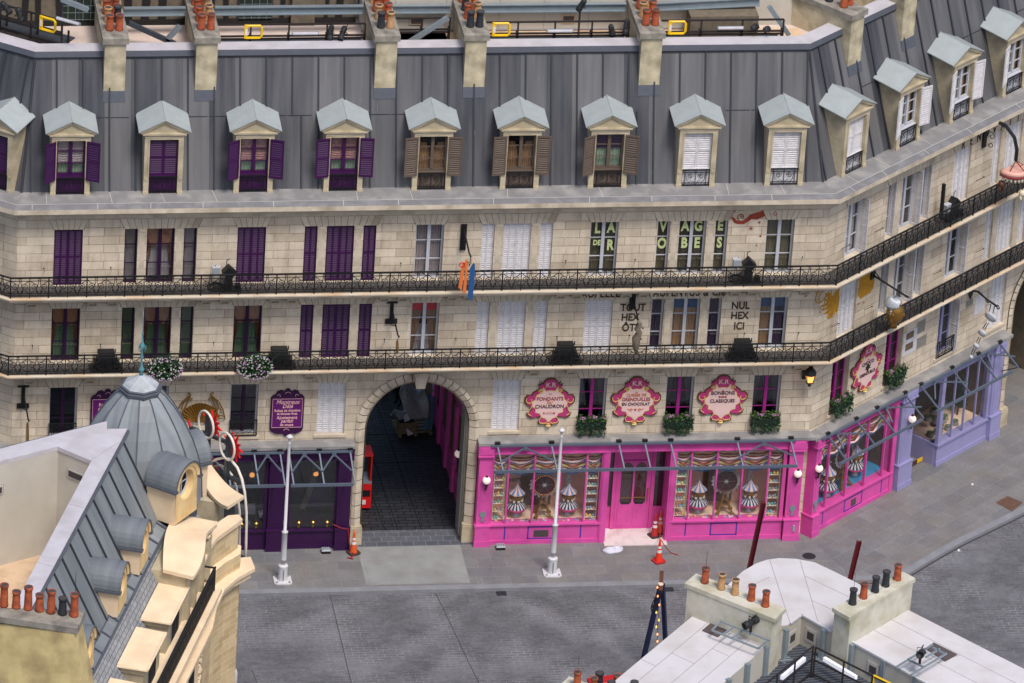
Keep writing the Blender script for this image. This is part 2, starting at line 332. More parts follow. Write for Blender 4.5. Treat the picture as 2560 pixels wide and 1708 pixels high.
# ------------------------------------------------------------------ mesh builder
class MB:
    def __init__(s): s.v = []; s.f = []; s.m = []; s.mats = []; s.X = None; s.uvs = {}
    def mi(s, m):
        if m not in s.mats: s.mats.append(m)
        return s.mats.index(m)
    def add(s, vs, fs, m, uv=None):
        o = len(s.v)
        for p in vs:
            p = Vector(p)
            if s.X: p = s.X @ p
            s.v.append(p)
        k = s.mi(m)
        for i, f in enumerate(fs):
            if uv: s.uvs[len(s.f)] = uv[i]
            s.f.append([o+j for j in f]); s.m.append(k)
    def box(s, x0, x1, y0, y1, z0, z1, m):
        s.add([(x0, y0, z0), (x1, y0, z0), (x1, y1, z0), (x0, y1, z0), (x0, y0, z1), (x1, y0, z1), (x1, y1, z1), (x0, y1, z1)],
              [(0, 3, 2, 1), (4, 5, 6, 7), (0, 1, 5, 4), (1, 2, 6, 5), (2, 3, 7, 6), (3, 0, 4, 7)], m)
    def hexa(s, b, t, m):      # bottom ring and top ring of n points
        n = len(b)
        s.add(list(b)+list(t), [tuple(range(n))[::-1], tuple(range(n, 2*n))]+[(i, (i+1) % n, n+(i+1) % n, n+i) for i in range(n)], m)
    def prism(s, poly, z0, z1, m, mt=None):
        n = len(poly)
        b = [(p[0], p[1], z0) for p in poly]; t = [(p[0], p[1], z1) for p in poly]
        s.add(b+t, [(i, (i+1) % n, n+(i+1) % n, n+i) for i in range(n)]+[tuple(range(n))[::-1]], m)
        s.add(t, [tuple(range(n))], mt or m)
    def plate(s, poly, y0, y1, m):     # polygon in x,z extruded along y (front face at y0)
        n = len(poly)
        a = [(p[0], y0, p[1]) for p in poly]; b = [(p[0], y1, p[1]) for p in poly]
        s.add(a+b, [tuple(range(n)), tuple(range(n, 2*n))[::-1]]+[(i, n+i, n+(i+1) % n, (i+1) % n) for i in range(n)], m)
    def bar(s, a, b, w, h, m, up=(0, 0, 1)):
        a = Vector(a); b = Vector(b); d = (b-a).normalized(); u = Vector(up)
        if abs(d.dot(u)) > .98: u = Vector((0, 1, 0))
        x = d.cross(u).normalized()*w/2; y = x.cross(d).normalized()*h/2
        vs = [a-x-y, a+x-y, a+x+y, a-x+y, b-x-y, b+x-y, b+x+y, b-x+y]
        s.add(vs, [(0, 3, 2, 1), (4, 5, 6, 7), (0, 1, 5, 4), (1, 2, 6, 5), (2, 3, 7, 6), (3, 0, 4, 7)], m)
    def tube(s, pts, r, n, m, closed=False):
        pts = [Vector(p) for p in pts]; N = len(pts); vs = []
        px = None
        for i, p in enumerate(pts):
            if closed: d = pts[(i+1) % N]-pts[i-1]
            else: d = pts[min(i+1, N-1)]-pts[max(i-1, 0)]
            d.normalize()
            if px is None:
                u = Vector((0, 0, 1)) if abs(d.z) < .9 else Vector((0, 1, 0)); px = d.cross(u).normalized()
            else:
                px = (px-d*px.dot(d)).normalized()
            py = d.cross(px)
            rr = r[i] if isinstance(r, (list, tuple)) else r
            for k in range(n):
                t = 2*PI*k/n+PI/4
                vs.append(p+px*rr*math.cos(t)+py*rr*math.sin(t))
        fs = []
        for i in range(N if closed else N-1):
            for k in range(n):
                a = i*n+k; b = i*n+(k+1) % n; j = (i+1) % N
                fs.append((a, b, j*n+(k+1) % n, j*n+k))
        if not closed: fs += [tuple(range(n))[::-1], tuple((N-1)*n+k for k in range(n))]
        s.add(vs, fs, m)
    def lathe(s, prof, n, m, c=(0, 0, 0), ph=0.0, uvn=None, cap=True, sx=1.0, sy=1.0):
        vs = []; fs = []; uv = []
        for r, z in prof:
            for k in range(n):
                t = 2*PI*k/n+ph; vs.append((c[0]+r*math.cos(t)*sx, c[1]+r*math.sin(t)*sy, c[2]+z))
        for i in range(len(prof)-1):
            for k in range(n):
                fs.append((i*n+k, i*n+(k+1) % n, (i+1)*n+(k+1) % n, (i+1)*n+k))
                if uvn: uv.append([(k/n*uvn, i), ((k+1)/n*uvn, i), ((k+1)/n*uvn, i+1), (k/n*uvn, i+1)])
        if cap and not uvn: fs += [tuple(range(n))[::-1], tuple((len(prof)-1)*n+k for k in range(n))]
        s.add(vs, fs, m, uv if uvn else None)
    def grid(s, fn, nu, nv, m, uvf=None):
        vs = [fn(i/nu, j/nv) for j in range(nv+1) for i in range(nu+1)]
        fs = []; uv = []
        for j in range(nv):
            for i in range(nu):
                a = j*(nu+1)+i; fs.append((a, a+1, a+nu+2, a+nu+1))
                if uvf: uv.append([uvf(i/nu, j/nv), uvf((i+1)/nu, j/nv), uvf((i+1)/nu, (j+1)/nv), uvf(i/nu, (j+1)/nv)])
        s.add(vs, fs, m, uv or None)
    def mesh(s, name, smooth=False, keep=False):
        me = bpy.data.meshes.new(name)
        me.from_pydata([tuple(p) for p in s.v], [], s.f)
        for m in s.mats: me.materials.append(MT[m])
        me.polygons.foreach_set('material_index', s.m)
        uvl = me.uv_layers.new(name='UVMap')
        nl = len(me.loops); co = np.empty(len(me.vertices)*3, 'f'); me.vertices.foreach_get('co', co); co = co.reshape(-1, 3)
        vi = np.empty(nl, 'i'); me.loops.foreach_get('vertex_index', vi)
        npoly = len(me.polygons); nr = np.empty(npoly*3, 'f'); me.polygons.foreach_get('normal', nr); nr = np.abs(nr.reshape(-1, 3))
        tot = np.empty(npoly, 'i'); me.polygons.foreach_get('loop_total', tot)
        pn = np.repeat(nr, tot, axis=0); c = co[vi]
        uv = np.empty((nl, 2), 'f')
        isz = (pn[:, 2] > .9); isx = (~isz) & (pn[:, 0] > pn[:, 1]*1.05); isy = ~(isz | isx)
        uv[isz] = c[isz][:, :2]; uv[isx] = c[isx][:, 1:]; uv[isy] = c[isy][:, ::2]
        st = np.concatenate([[0], np.cumsum(tot)[:-1]]) if npoly else []
        for k, q in s.uvs.items():
            for j in range(len(q)): uv[st[k]+j] = q[j]
        uvl.data.foreach_set('uv', uv.ravel())
        if smooth: me.polygons.foreach_set('use_smooth', [True]*npoly)
        me.update()
        return me
    def build(s, name, parent=None, loc=(0, 0, 0), rz=0.0, smooth=False, fr=None):
        if fr: loc = (fr.o[0], fr.o[1], 0); rz = fr.a
        return ob(name, s.mesh(name, smooth), parent, loc, rz)
def ob(name, me, parent=None, loc=(0, 0, 0), rz=0.0):
    o = bpy.data.objects.new(name, me); COL.objects.link(o)
    o.location = loc; o.rotation_euler = (0, 0, rz)
    if parent: o.parent = parent
    return o
def tag(o, label, cat, group=None, kind=None):
    o['label'] = label; o['category'] = cat
    if group: o['group'] = group
    if kind: o['kind'] = kind
    return o
def thing(name, label, cat, loc=(0, 0, 0), rz=0.0, group=None):
    return tag(ob(name, None, None, loc, rz), label, cat, group)
def struct(o): o['kind'] = 'structure'; return o
CA = {}
def cached(key, fn, smooth=False):
    if key not in CA: CA[key] = fn().mesh(str(key[0]) if isinstance(key, tuple) else key, smooth)
    return CA[key]
def at(fr, u, v, z=0.0): return tuple(fr.P(u, v, z))
def text_mesh(txt, size, m, sx=1.0, off=0.0, ext=.006, shear=0.0, align='CENTER', spacing=1.0):
    key = ('lettering', txt, size, m, sx, off, shear, spacing, align)
    if key in CA: return CA[key]
    cu = bpy.data.curves.new('lettering', 'FONT'); cu.body = txt; cu.size = size; cu.extrude = ext; cu.offset = off
    cu.align_x = align; cu.align_y = 'CENTER'; cu.shear = shear; cu.space_character = spacing; cu.resolution_u = 3
    o = bpy.data.objects.new('tmp', cu); COL.objects.link(o)
    dg = bpy.context.evaluated_depsgraph_get(); dg.update()
    me = bpy.data.meshes.new_from_object(o.evaluated_get(dg))
    bpy.data.objects.remove(o); bpy.data.curves.remove(cu)
    X = Matrix(((sx, 0, 0, 0), (0, 0, -1, 0), (0, 1, 0, 0), (0, 0, 0, 1)))   # upright, facing -y
    me.transform(X); me.materials.clear(); me.materials.append(MT[m]); me.name = 'lettering'
    CA[key] = me
    return me
def arc(cx, cz, r, a0, a1, n, y=0.0, k=1.0):
    return [(cx+r*math.cos(R(a0+(a1-a0)*i/n)), y, cz+k*r*math.sin(R(a0+(a1-a0)*i/n))) for i in range(n+1)]
def spiral(cx, cz, r0, r1, a0, a1, n, y=0.0):
    return [(cx+(r0+(r1-r0)*i/n)*math.cos(R(a0+(a1-a0)*i/n)), y, cz+(r0+(r1-r0)*i/n)*math.sin(R(a0+(a1-a0)*i/n))) for i in range(n+1)]
# ================================================================== SETTING
g = MB(); g.add([(-700, -700, -.2), (700, -700, -.2), (700, 900, -.2), (-700, 900, -.2)], [(0, 1, 2, 3)], 'ground_far'); struct(g.build('ground'))
g = MB(); g.add([(-70, -70, -.12), (70, -70, -.12), (70, 60, -.12), (-70, 60, -.12)], [(0, 1, 2, 3)], 'road'); struct(g.build('road'))
g = MB()
g.prism([(-45, -2.98), (11.6, -2.98), (10.37, 0.4), (10.37, 35), (-45, 35)], -.3, 0, 'pavement')
struct(g.build('pavement'))
g = MB()
kerbout = [(11.6, -2.98), (12.5, -2.96), (13.44, -2.65), (14.4, -1.75), (15.55, -.73), (17.95, 1.12), (34, 14.0)]
lp = [RW.uv(p) for p in [(10.37, 0.4)]+kerbout+[(34, 36), (10.37, 35)]]
g.prism(lp, -.3, 0, 'pavement'); o = struct(g.build('pavement', fr=RW))
g = MB()
kb = [(-45, -2.98)]+kerbout
for i in range(len(kb)-1):
    a, b = Vector(kb[i]), Vector(kb[i+1])
    def nrm(j):
        j0, j1 = max(j-1, 0), min(j+1, len(kb)-1); d = (Vector(kb[j1])-Vector(kb[j0])).normalized(); return Vector((d.y, -d.x))
    na, nb = nrm(i)*.27, nrm(i+1)*.27
    g.hexa([(a.x, a.y, -.3), (a.x+na.x, a.y+na.y, -.3), (b.x+nb.x, b.y+nb.y, -.3), (b.x, b.y, -.3)],
           [(a.x, a.y, .004), (a.x+na.x, a.y+na.y, -.005), (b.x+nb.x, b.y+nb.y, -.005), (b.x, b.y, .004)], 'kerb')
struct(g.build('kerb'))
g = MB()
for i in range(1, len(kb)-1):
    a, b = Vector(kb[i]), Vector(kb[i+1]); d = (b-a).normalized(); n = Vector((d.y, -d.x))*.31
    g.bar((a.x+n.x, a.y+n.y, -.117), (b.x+n.x, b.y+n.y, -.117), .07, .006, 'soot')
struct(g.build('gutter'))
g = MB(); g.box(-4.89, -1.38, -2.86, -.33, -.05, .006, 'concrete'); g.box(-4.75, -1.52, -2.80, -.42, .0, .012, 'concrete')
struct(g.build('driveway'))
g = MB(); g.box(-4.82, -.9, -.33, .78, -.05, .008, 'threshold'); struct(g.build('path'))
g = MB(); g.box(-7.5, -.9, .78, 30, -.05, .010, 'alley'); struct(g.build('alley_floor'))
# thin dark slots running along the alley
g = MB()
for x0, x1 in ((-3.35, -3.55), (-2.55, -2.75), (-3.8, -4.1)):
    g.bar((x0, .8, .014), (x1-.4, 14, .014), .03, .004, 'room')
for y in (5.4, 7.4): g.bar((-4.8, y, .014), (-2.2, y+.05, .014), .03, .004, 'room')
struct(g.build('drain_slots'))
g = MB()
for x, y, dx in ((-6.15, -3.1, 0), (-9.3, -8, .2), (1.2, -9, .1), (-2.6, -3.3, .25)):
    g.bar((x, y, -.116), (x+dx*30*.2, y-14, -.116), .025, .004, 'soot')
g.bar((-14, -12.2, -.116), (10, -12.6, -.116), .03, .004, 'soot')
struct(g.build('road_joints'))

# ================================================================== MAIN BUILDING
BLD = thing('stone_building', 'long cream stone building with grey zinc mansard roof, archway and pink and purple shopfronts', 'building')
BAYS = [-14.94, -11.9, -8.9, -5.96, -2.98, -.06, 2.86, 5.83, 8.8]
ZF3, HF3, ZF2, HF2, ZM, HM = 9.95, 12.04, 7.08, 9.12, 4.2, 6.16
SW, TW, SD, GP = .94, .92, .43, .30      # single width, triple centre, side light, pilaster
def is3(i): return i in (1, 3, 5, 7)
def openings(bays, trip, z0, z1):
    r = []
    for i, c in enumerate(bays):
        if i in trip:
            r += [(c-TW/2-GP-SD, c-TW/2-GP, z0, z1), (c-TW/2, c+TW/2, z0, z1), (c+TW/2+GP, c+TW/2+GP+SD, z0, z1)]
        else: r.append((c-SW/2, c+SW/2, z0, z1))
    return r
def wall(name, fr, u0, u1, z0, z1, holes, arches=(), mat='stone', depth=.42):
    g = MB()
    us = sorted({u0, u1} | {h[0] for h in holes} | {h[1] for h in holes} | {a[0] for a in arches} | {a[1] for a in arches})
    zs = sorted({z0, z1} | {h[2] for h in holes} | {h[3] for h in holes} | {a[3] for a in arches})
    us = [u for u in us if u0 <= u <= u1]; zs = [z for z in zs if z0 <= z <= z1]
    hs = list(holes)+[(a[0], a[1], z0, a[3]) for a in arches]
    for i in range(len(us)-1):
        for j in range(len(zs)-1):
            cu, cz = (us[i]+us[i+1])/2, (zs[j]+zs[j+1])/2
            if any(h[0] < cu < h[1] and h[2] < cz < h[3] for h in hs): continue
            g.add([(us[i], 0, zs[j]), (us[i+1], 0, zs[j]), (us[i+1], 0, zs[j+1]), (us[i], 0, zs[j+1])], [(0, 1, 2, 3)], mat)
    for h in holes:
        a, b, c, d = h
        if d-c > 2.5 and b-a > 3: continue
        g.add([(a, 0, c), (a, 0, d), (a, depth, d), (a, depth, c)], [(0, 1, 2, 3)], 'stone_trim')
        g.add([(b, 0, c), (b, 0, d), (b, depth, d), (b, depth, c)], [(3, 2, 1, 0)], 'stone_trim')
        g.add([(a, 0, d), (b, 0, d), (b, depth, d), (a, depth, d)], [(0, 1, 2, 3)], 'stone_trim')
        g.add([(a, 0, c), (b, 0, c), (b, depth, c), (a, depth, c)], [(3, 2, 1, 0)], 'stone_trim')
    for (ua, ub, zs_, zt) in arches:
        c, r = (ua+ub)/2, (ub-ua)/2
        for sgn in (-1, 1):
            for k in range(16):
                t0, t1 = PI/2*k/16, PI/2*(k+1)/16
                p0 = (c+sgn*r*math.cos(t0), zs_+(zt-zs_)*math.sin(t0)); p1 = (c+sgn*r*math.cos(t1), zs_+(zt-zs_)*math.sin(t1))
                q = [(p0[0], 0, p0[1]), (p1[0], 0, p1[1]), (p1[0], 0, zt), (p0[0], 0, zt)]
                g.add(q, [(0, 1, 2, 3) if sgn < 0 else (3, 2, 1, 0)], mat)
    return g.build(name, BLD, fr=fr)
WB = [1.55, 4.5, 7.42, 10.35, 13.3, 16.25]
LBY = [-1.6, -4.6, -7.6]
hm = openings(BAYS, (1, 3, 5, 7), ZF3, HF3)+openings(BAYS, (1, 3, 5, 7), ZF2, HF2)
hm += [(c-SW/2, c+SW/2, ZM, HM) for i, c in enumerate(BAYS) if i != 4]
hm += [(-16.5, -5.14, 0, 3.92), (-.93, 10.25, 0, 3.92)]
wall('wall', MAIN, UL, UR, 0, 12.62, hm, [(-5.09, -.95, 4.39, 6.46)])
hw = openings(WB, (1, 3, 5), ZF3+.1, HF3+.1)+openings(WB, (1, 3, 5), ZF2+.05, HF2+.05)+[(c-SW/2, c+SW/2, ZM, HM+.05) for c in (1.5, 4.45, 7.38, 10.3)]
hw += [(.1, 10.6, 0, 3.75)]
wall('wall', RW, 0, 24, 0, 12.62, hw, [(11.05, 15.19, 4.39, 6.46)])
hl = openings(LBY, (1,), ZF3, HF3)+openings(LBY, (1,), ZF2, HF2)+[(c-SW/2, c+SW/2, ZM, HM) for c in LBY]
wall('wall', LW, -14, 0, 0, 12.62, hl)

# ---- windows
def frame_mesh(col, w, h, mull, lights=3, backing=True, mat_room='room'):
    g = MB(); mc = col
    if isinstance(col, tuple): col, mc = col
    a = w/2; y0, y1 = .2, .27; t = .055
    g.box(-a, -a+t, y0, y1, 0, h, col); g.box(a-t, a, y0, y1, 0, h, col)
    g.box(-a+t, a-t, y0, y1, 0, .09, col); g.box(-a+t, a-t, y0, y1, h-t, h, col)
    if mull:
        g.box(-.055, .055, y0-.02, y1, .09, h-t, mc)
        sp = [(-a+t, -.045), (.045, a-t)]
    else: sp = [(-a+t, a-t)]
    for k in range(1, lights):
        for x0, x1 in sp: g.box(x0, x1, y0+.02, y1-.01, h*(1-k*.33)-.012, h*(1-k*.33)+.012, mc)
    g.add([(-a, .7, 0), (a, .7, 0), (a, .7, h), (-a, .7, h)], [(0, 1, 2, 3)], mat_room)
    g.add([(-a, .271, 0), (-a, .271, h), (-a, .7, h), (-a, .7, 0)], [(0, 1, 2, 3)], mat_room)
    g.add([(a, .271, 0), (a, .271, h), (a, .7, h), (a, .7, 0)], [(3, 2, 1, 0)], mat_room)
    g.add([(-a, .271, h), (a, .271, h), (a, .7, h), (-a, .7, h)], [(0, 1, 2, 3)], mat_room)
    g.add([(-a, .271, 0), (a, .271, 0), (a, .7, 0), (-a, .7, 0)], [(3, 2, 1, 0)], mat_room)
    return g
def pane_mesh(w, h, m='glass'):
    g = MB(); a = w/2-.05; g.add([(-a, .24, .08), (a, .24, .08), (a, .24, h-.05), (-a, .24, h-.05)], [(0, 1, 2, 3)], m); return g
def wavy(g, x0, x1, z0, z1, y, m, amp=.018, n=9, gather=None):
    def fn(s, t):
        x = x0+(x1-x0)*s
        if gather: x = gather(s, t)
        return (x, y+amp*math.sin(s*n*2*PI), z0+(z1-z0)*t)
    g.grid(fn, n*4, 8, m)
def curtain_mesh(style, w, h):
    g = MB(); a = w/2-.05
    if style in ('drape', 'drapegreen'):
        wavy(g, -a, a, .08, h*.9, .42, 'sheer' if style == 'drape' else 'sheer_green')
        for s in (-1, 1):
            def ga(u, t, s=s):
                inner = .10+.52*abs(t-.22)**.8 if t > .22 else .10+.25*(.22-t)
                inner = min(inner, .95)*a
                return s*(a-inner*u)
            wavy(g, 0, 0, .08, h-.08, .34, 'drape_gold', n=5, gather=ga)
            xs = s*a/2
            g.grid(lambda u, t, xs=xs: (xs+(u-.5)*a*.92, .30, h-.06-(.30+.22*math.sin(u*PI))*t*h*.72), 10, 3, 'drape_gold')
    elif style == 'plain_grey': wavy(g, -a, a, .05, h-.05, .36, 'lace_grey')
    elif style == 'sheer': wavy(g, -a, a, .05, h-.05, .36, 'sheer')
    elif style == 'sheerg': wavy(g, -a, a, .05, h-.05, .36, 'sheer_green')
    elif style == 'olive':
        wavy(g, -a, -a*.15, .05, h-.05, .38, 'drape_olive', n=5); wavy(g, a*.15, a, .05, h-.05, .38, 'drape_olive', n=5)
    elif style == 'olive1': wavy(g, -a, a, .05, h-.05, .38, 'drape_olive', n=4)
    elif style == 'violet': wavy(g, -a, a, .05, h-.05, .38, 'violet_cloth', n=4)
    elif style == 'redtop':
        g.grid(lambda u, t: ((2*u-1)*a, .30, h-.05-t*h*.19), 8, 1, 'red_cloth')
        for s in (-1, 1): wavy(g, 0, 0, .05, h*.86, .36, 'drape_tan', n=5, gather=lambda u, t, s=s: s*(a-a*(.25+.68*t)*u))
        wavy(g, -a, a, .05, h*.5, .45, 'sheer')
    elif style == 'bluetop':
        g.grid(lambda u, t: ((2*u-1)*a, .30, h-.05-t*h*.22), 8, 1, 'blue_cloth')
        wavy(g, -a, a, .05, h*.85, .36, 'drape_tan', n=6)
    elif style == 'blueviolet':
        g.grid(lambda u, t: ((2*u-1)*a, .30, h-.05-t*h*.22), 8, 1, 'blue_cloth')
        wavy(g, -a, -a*.1, .05, h*.85, .36, 'drape_tan', n=3); wavy(g, a*.1, a, .05, h*.85, .38, 'violet_cloth', n=3)
    elif style == 'magenta':
        for s in (-1, 1): wavy(g, 0, 0, .05, h-.05, .36, 'lace_grey', n=5, gather=lambda u, t, s=s: s*(a-a*(.2+.6*abs(t-.3))*u))
    return g
def leaf_mesh(col, w, h, y=.08, cols=2):      # louvred shutter leaf, left edge at x=0
    g = MB(); st = .05
    g.box(0, st, y, y+.035, 0, h, col); g.box(w-st, w, y, y+.035, 0, h, col)
    g.box(st, w-st, y, y+.035, 0, .08, col); g.box(st, w-st, y, y+.035, h-.07, h, col)
    if h > 1.2: g.box(st, w-st, y+.002, y+.033, h*.5-.03, h*.5+.03, col)
    xs = [st, w-st]
    if cols == 2: g.box(w/2-.03, w/2+.03, y-.002, y+.037, .08, h-.07, col); xs = [st, w/2-.03, w/2+.03, w-st]
    n = int((h-.15)/.078)
    for i in range(n):
        z = .085+i*(h-.16)/n
        for k in range(0, len(xs), 2):
            g.add([(xs[k], y+.004, z), (xs[k+1], y+.004, z), (xs[k+1], y+.032, z+.050), (xs[k], y+.032, z+.050)], [(0, 1, 2, 3)], col)
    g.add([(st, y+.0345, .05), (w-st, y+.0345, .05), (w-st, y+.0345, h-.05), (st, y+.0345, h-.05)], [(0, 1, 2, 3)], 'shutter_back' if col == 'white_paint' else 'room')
    return g
def lintel_mesh(w, ht, n):
    g = MB(); a = w/2+.02
    g.add([(-a-.16, -.004, ht), (-a-.02, -.004, 0), (a+.02, -.004, 0), (a+.16, -.004, ht)], [(0, 1, 2, 3)], 'joint')
    for i in range(n):
        s0, s1 = -1+2*i/n, -1+2*(i+1)/n
        gp = .008
        b0, b1 = s0*a+gp, s1*a-gp; t0, t1 = s0*(a+.16)+gp, s1*(a+.16)-gp
        b = [(b0, -.014, 0), (b1, -.014, 0), (b1, -.001, 0), (b0, -.001, 0)]; t = [(t0, -.014, ht), (t1, -.014, ht), (t1, -.001, ht), (t0, -.001, ht)]
        g.hexa(b, t, 'stone_trim')
    return g
def pil_mesh(h):
    g = MB(); w = .09
    g.box(-w-.02, w+.02, -.01, .05, 0, .12, 'stone_trim'); g.box(-w, w, -.004, .05, .12, h-.12, 'stone_trim'); g.box(-w-.03, w+.03, -.03, .05, h-.12, h-.03, 'stone_trim')
    return g
def window(fr, u, z, w, h, frame=None, curtain=None, shutter=None, open_sh=None, label=None, mull=None, pane='glass'):
    if mull is None: mull = w > .6
    col = frame or {'purple': 'purple_dark', 'white_paint': 'white_frame'}.get(shutter, 'white_frame')
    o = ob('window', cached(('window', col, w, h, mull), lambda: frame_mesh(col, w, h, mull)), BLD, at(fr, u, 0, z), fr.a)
    if label: o['label'] = label
    if shutter:
        if w > .6:
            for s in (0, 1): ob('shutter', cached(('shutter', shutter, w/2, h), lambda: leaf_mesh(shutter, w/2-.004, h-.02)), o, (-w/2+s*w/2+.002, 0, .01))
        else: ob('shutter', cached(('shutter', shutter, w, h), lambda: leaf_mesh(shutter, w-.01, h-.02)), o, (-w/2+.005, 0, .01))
    else:
        ob('pane', cached(('pane', w, h, pane), lambda: pane_mesh(w, h, pane)), o)
        if curtain: ob('curtain', cached(('curtain', curtain, w, h), lambda: curtain_mesh(curtain, w, h)), o)
    if open_sh:      # leaves folded back against the reveal
        ww = min(w/2, .40)
        m = cached(('shutter', open_sh, ww, h), lambda: leaf_mesh(open_sh, ww, h-.02, 0, 1))
        for s in (-1, 1):
            c = ob('shutter', m, o, (s*(w/2-.03), .19, .01), R(-90 if s > 0 else -90))
            c.location = (s*(w/2-.02), .19, .01); c.rotation_euler = (0, 0, R(-88))
            c.scale = (.95 if s > 0 else .45, 1, 1)
    return o
def triple(fr, c, z, h, kinds, ztop=.36):
    (ls, cs, rs) = kinds
    window(fr, c-TW/2-GP-SD/2, z, SD, h, **ls); window(fr, c, z, TW, h, **cs); window(fr, c+TW/2+GP+SD/2, z, SD, h, **rs)
    for s in (-1, 1): ob('pilaster', cached(('pilaster', h), lambda: pil_mesh(h)), BLD, at(fr, c+s*(TW/2+GP/2), 0, z), fr.a)
    ob('lintel', cached(('lintel', 't', ztop), lambda: lintel_mesh(2*SD+2*GP+TW, ztop, 12)), BLD, at(fr, c, 0, z+h), fr.a)
def single(fr, c, z, h, ztop=.36, sill=False, **k):
    window(fr, c, z, SW, h, **k)
    ob('lintel', cached(('lintel', 's', ztop), lambda: lintel_mesh(SW, ztop, 6)), BLD, at(fr, c, 0, z+h), fr.a)
    if sill:
        def sm():
            g = MB(); g.box(-SW/2-.08, SW/2+.08, -.05, .1, -.1, -.002, 'stone_trim'); return g
        ob('sill', cached(('sill',), sm), BLD, at(fr, c, 0, z), fr.a)
PU = dict(shutter='purple'); WH = dict(shutter='white_paint')
h3, h2, hz = HF3-ZF3, HF2-ZF2, HM-ZM
single(MAIN, BAYS[0], ZF3, h3, **PU)
triple(MAIN, BAYS[1], ZF3, h3, (dict(frame='purple_dark', curtain='sheer'), dict(frame='purple_dark', curtain='drape'), dict(frame='purple_dark', curtain='sheer')))
single(MAIN, BAYS[2], ZF3, h3, **PU)
triple(MAIN, BAYS[3], ZF3, h3, (PU, PU, PU))
single(MAIN, BAYS[4], ZF3, h3, curtain='plain_grey')
triple(MAIN, BAYS[5], ZF3, h3, (WH, WH, WH))
single(MAIN, BAYS[6], ZF3, h3, curtain='olive')
triple(MAIN, BAYS[7], ZF3, h3, (dict(curtain='olive1'), dict(curtain='olive'), dict(curtain='olive1')))
single(MAIN, BAYS[8], ZF3, h3, curtain='olive1')
single(MAIN, BAYS[0], ZF2, h2, frame='purple_dark', curtain='drapegreen')
triple(MAIN, BAYS[1], ZF2, h2, (dict(frame='purple_dark', curtain='sheerg'), dict(frame='purple_dark', curtain='drapegreen'), dict(frame='purple_dark', curtain='sheerg')))
single(MAIN, BAYS[2], ZF2, h2, frame='purple_dark', curtain='drapegreen')
triple(MAIN, BAYS[3], ZF2, h2, (PU, PU, PU))
single(MAIN, BAYS[4], ZF2, h2, curtain='redtop')
triple(MAIN, BAYS[5], ZF2, h2, (WH, WH, WH))
single(MAIN, BAYS[6], ZF2, h2, **WH)
triple(MAIN, BAYS[7], ZF2, h2, (dict(curtain='violet'), dict(curtain='bluetop'), dict(curtain='violet')))
single(MAIN, BAYS[8], ZF2, h2, curtain='blueviolet')
for i in (0, 1, 2): single(MAIN, BAYS[i], ZM, hz, frame=('white_frame', 'purple_dark'), pane='glass_dark', sill=True)
single(MAIN, BAYS[3], ZM, hz, sill=True, **WH)
single(MAIN, BAYS[5], ZM, hz, sill=True, **WH)
for i in (6, 7, 8): single(MAIN, BAYS[i], ZM, hz, frame=('white_frame', 'pink_deep'), curtain='magenta', pane='glass_dark', sill=True)
OP = dict(open_sh='white_paint')
single(RW, WB[0], ZF3+.1, h3, curtain='sheer', **OP)
triple(RW, WB[1], ZF3+.1, h3, (dict(curtain='violet', **OP), dict(curtain='violet', **OP), dict(curtain='violet', **OP)))
single(RW, WB[2], ZF3+.1, h3, **WH)
triple(RW, WB[3], ZF3+.1, h3, (WH, WH, WH))
single(RW, WB[4], ZF3+.1, h3, **WH)
triple(RW, WB[5], ZF3+.1, h3, (WH, WH, WH))
single(RW, WB[0], ZF2+.05, h2, **WH)
triple(RW, WB[1], ZF2+.05, h2, (OP, dict(curtain='olive1', **OP), OP))
single(RW, WB[2], ZF2+.05, h2, **OP)
triple(RW, WB[3], ZF2+.05, h2, (WH, WH, WH))
single(RW, WB[4], ZF2+.05, h2, **WH)
triple(RW, WB[5], ZF2+.05, h2, (WH, WH, WH))
for c in (1.5, 4.45): single(RW, c, ZM, hz+.05, frame='pink_deep', curtain='magenta', pane='glass_dark', sill=True)
single(RW, 7.38, ZM, hz+.05, frame='lavender', curtain='sheerg', pane='glass_dark', sill=True, **OP)
single(RW, 10.3, ZM, hz+.05, sill=True, **WH)
for z, h in ((ZF3, h3), (ZF2, h2)):
    single(LW, LBY[0], z, h, **PU); triple(LW, LBY[1], z, h, (PU, PU, PU)); single(LW, LBY[2], z, h, **PU)
for c in LBY: single(LW, c, ZM, hz, sill=True, **PU)

# ---- swept pieces round the three fronts
def sweep(name, prof, mats, sides=None, parent=BLD, frames=(LW, MAIN, RW), closed=False, dz=(0, 0, 0)):
    out = []
    for fi, fr in enumerate(frames):
        g = MB(); n = len(prof)
        for i in range(n if closed else n-1):
            (v0, z0), (v1, z1) = prof[i], prof[(i+1) % n]
            m = mats[i % len(mats)] if isinstance(mats, (list, tuple)) else mats
            a, b, c, d = fr.uL(v0), fr.uR(v0), fr.uR(v1), fr.uL(v1)
            k = max(1, int((b-a)/4))
            for q in range(k):
                s0, s1 = q/k, (q+1)/k
                ue = [(a+(b-a)*s0, v0, z0), (a+(b-a)*s1, v0, z0), (d+(c-d)*s1, v1, z1), (d+(c-d)*s0, v1, z1)]
                l = math.hypot(v1-v0, z1-z0)
                g.add(ue, [(0, 1, 2, 3)], m, [[(ue[0][0], 0), (ue[1][0], 0), (ue[2][0], l), (ue[3][0], l)]] if l > 2 else None)
        out.append(g.build(name, parent, fr=fr))
    return out
sweep('cornice', [(0.01, 12.45), (-.03, 12.45), (-.03, 12.6), (-.12, 12.64), (-.18, 12.74), (-.42, 12.78), (-.46, 12.84), (-.56, 12.86), (-.6, 12.9), (-.6, 13.07)], 'stone_trim')
sweep('cornice_ledge', [(-.6, 13.07), (-.33, 13.14), (.46, 13.2)], ['ledge_dark', 'ledge'])
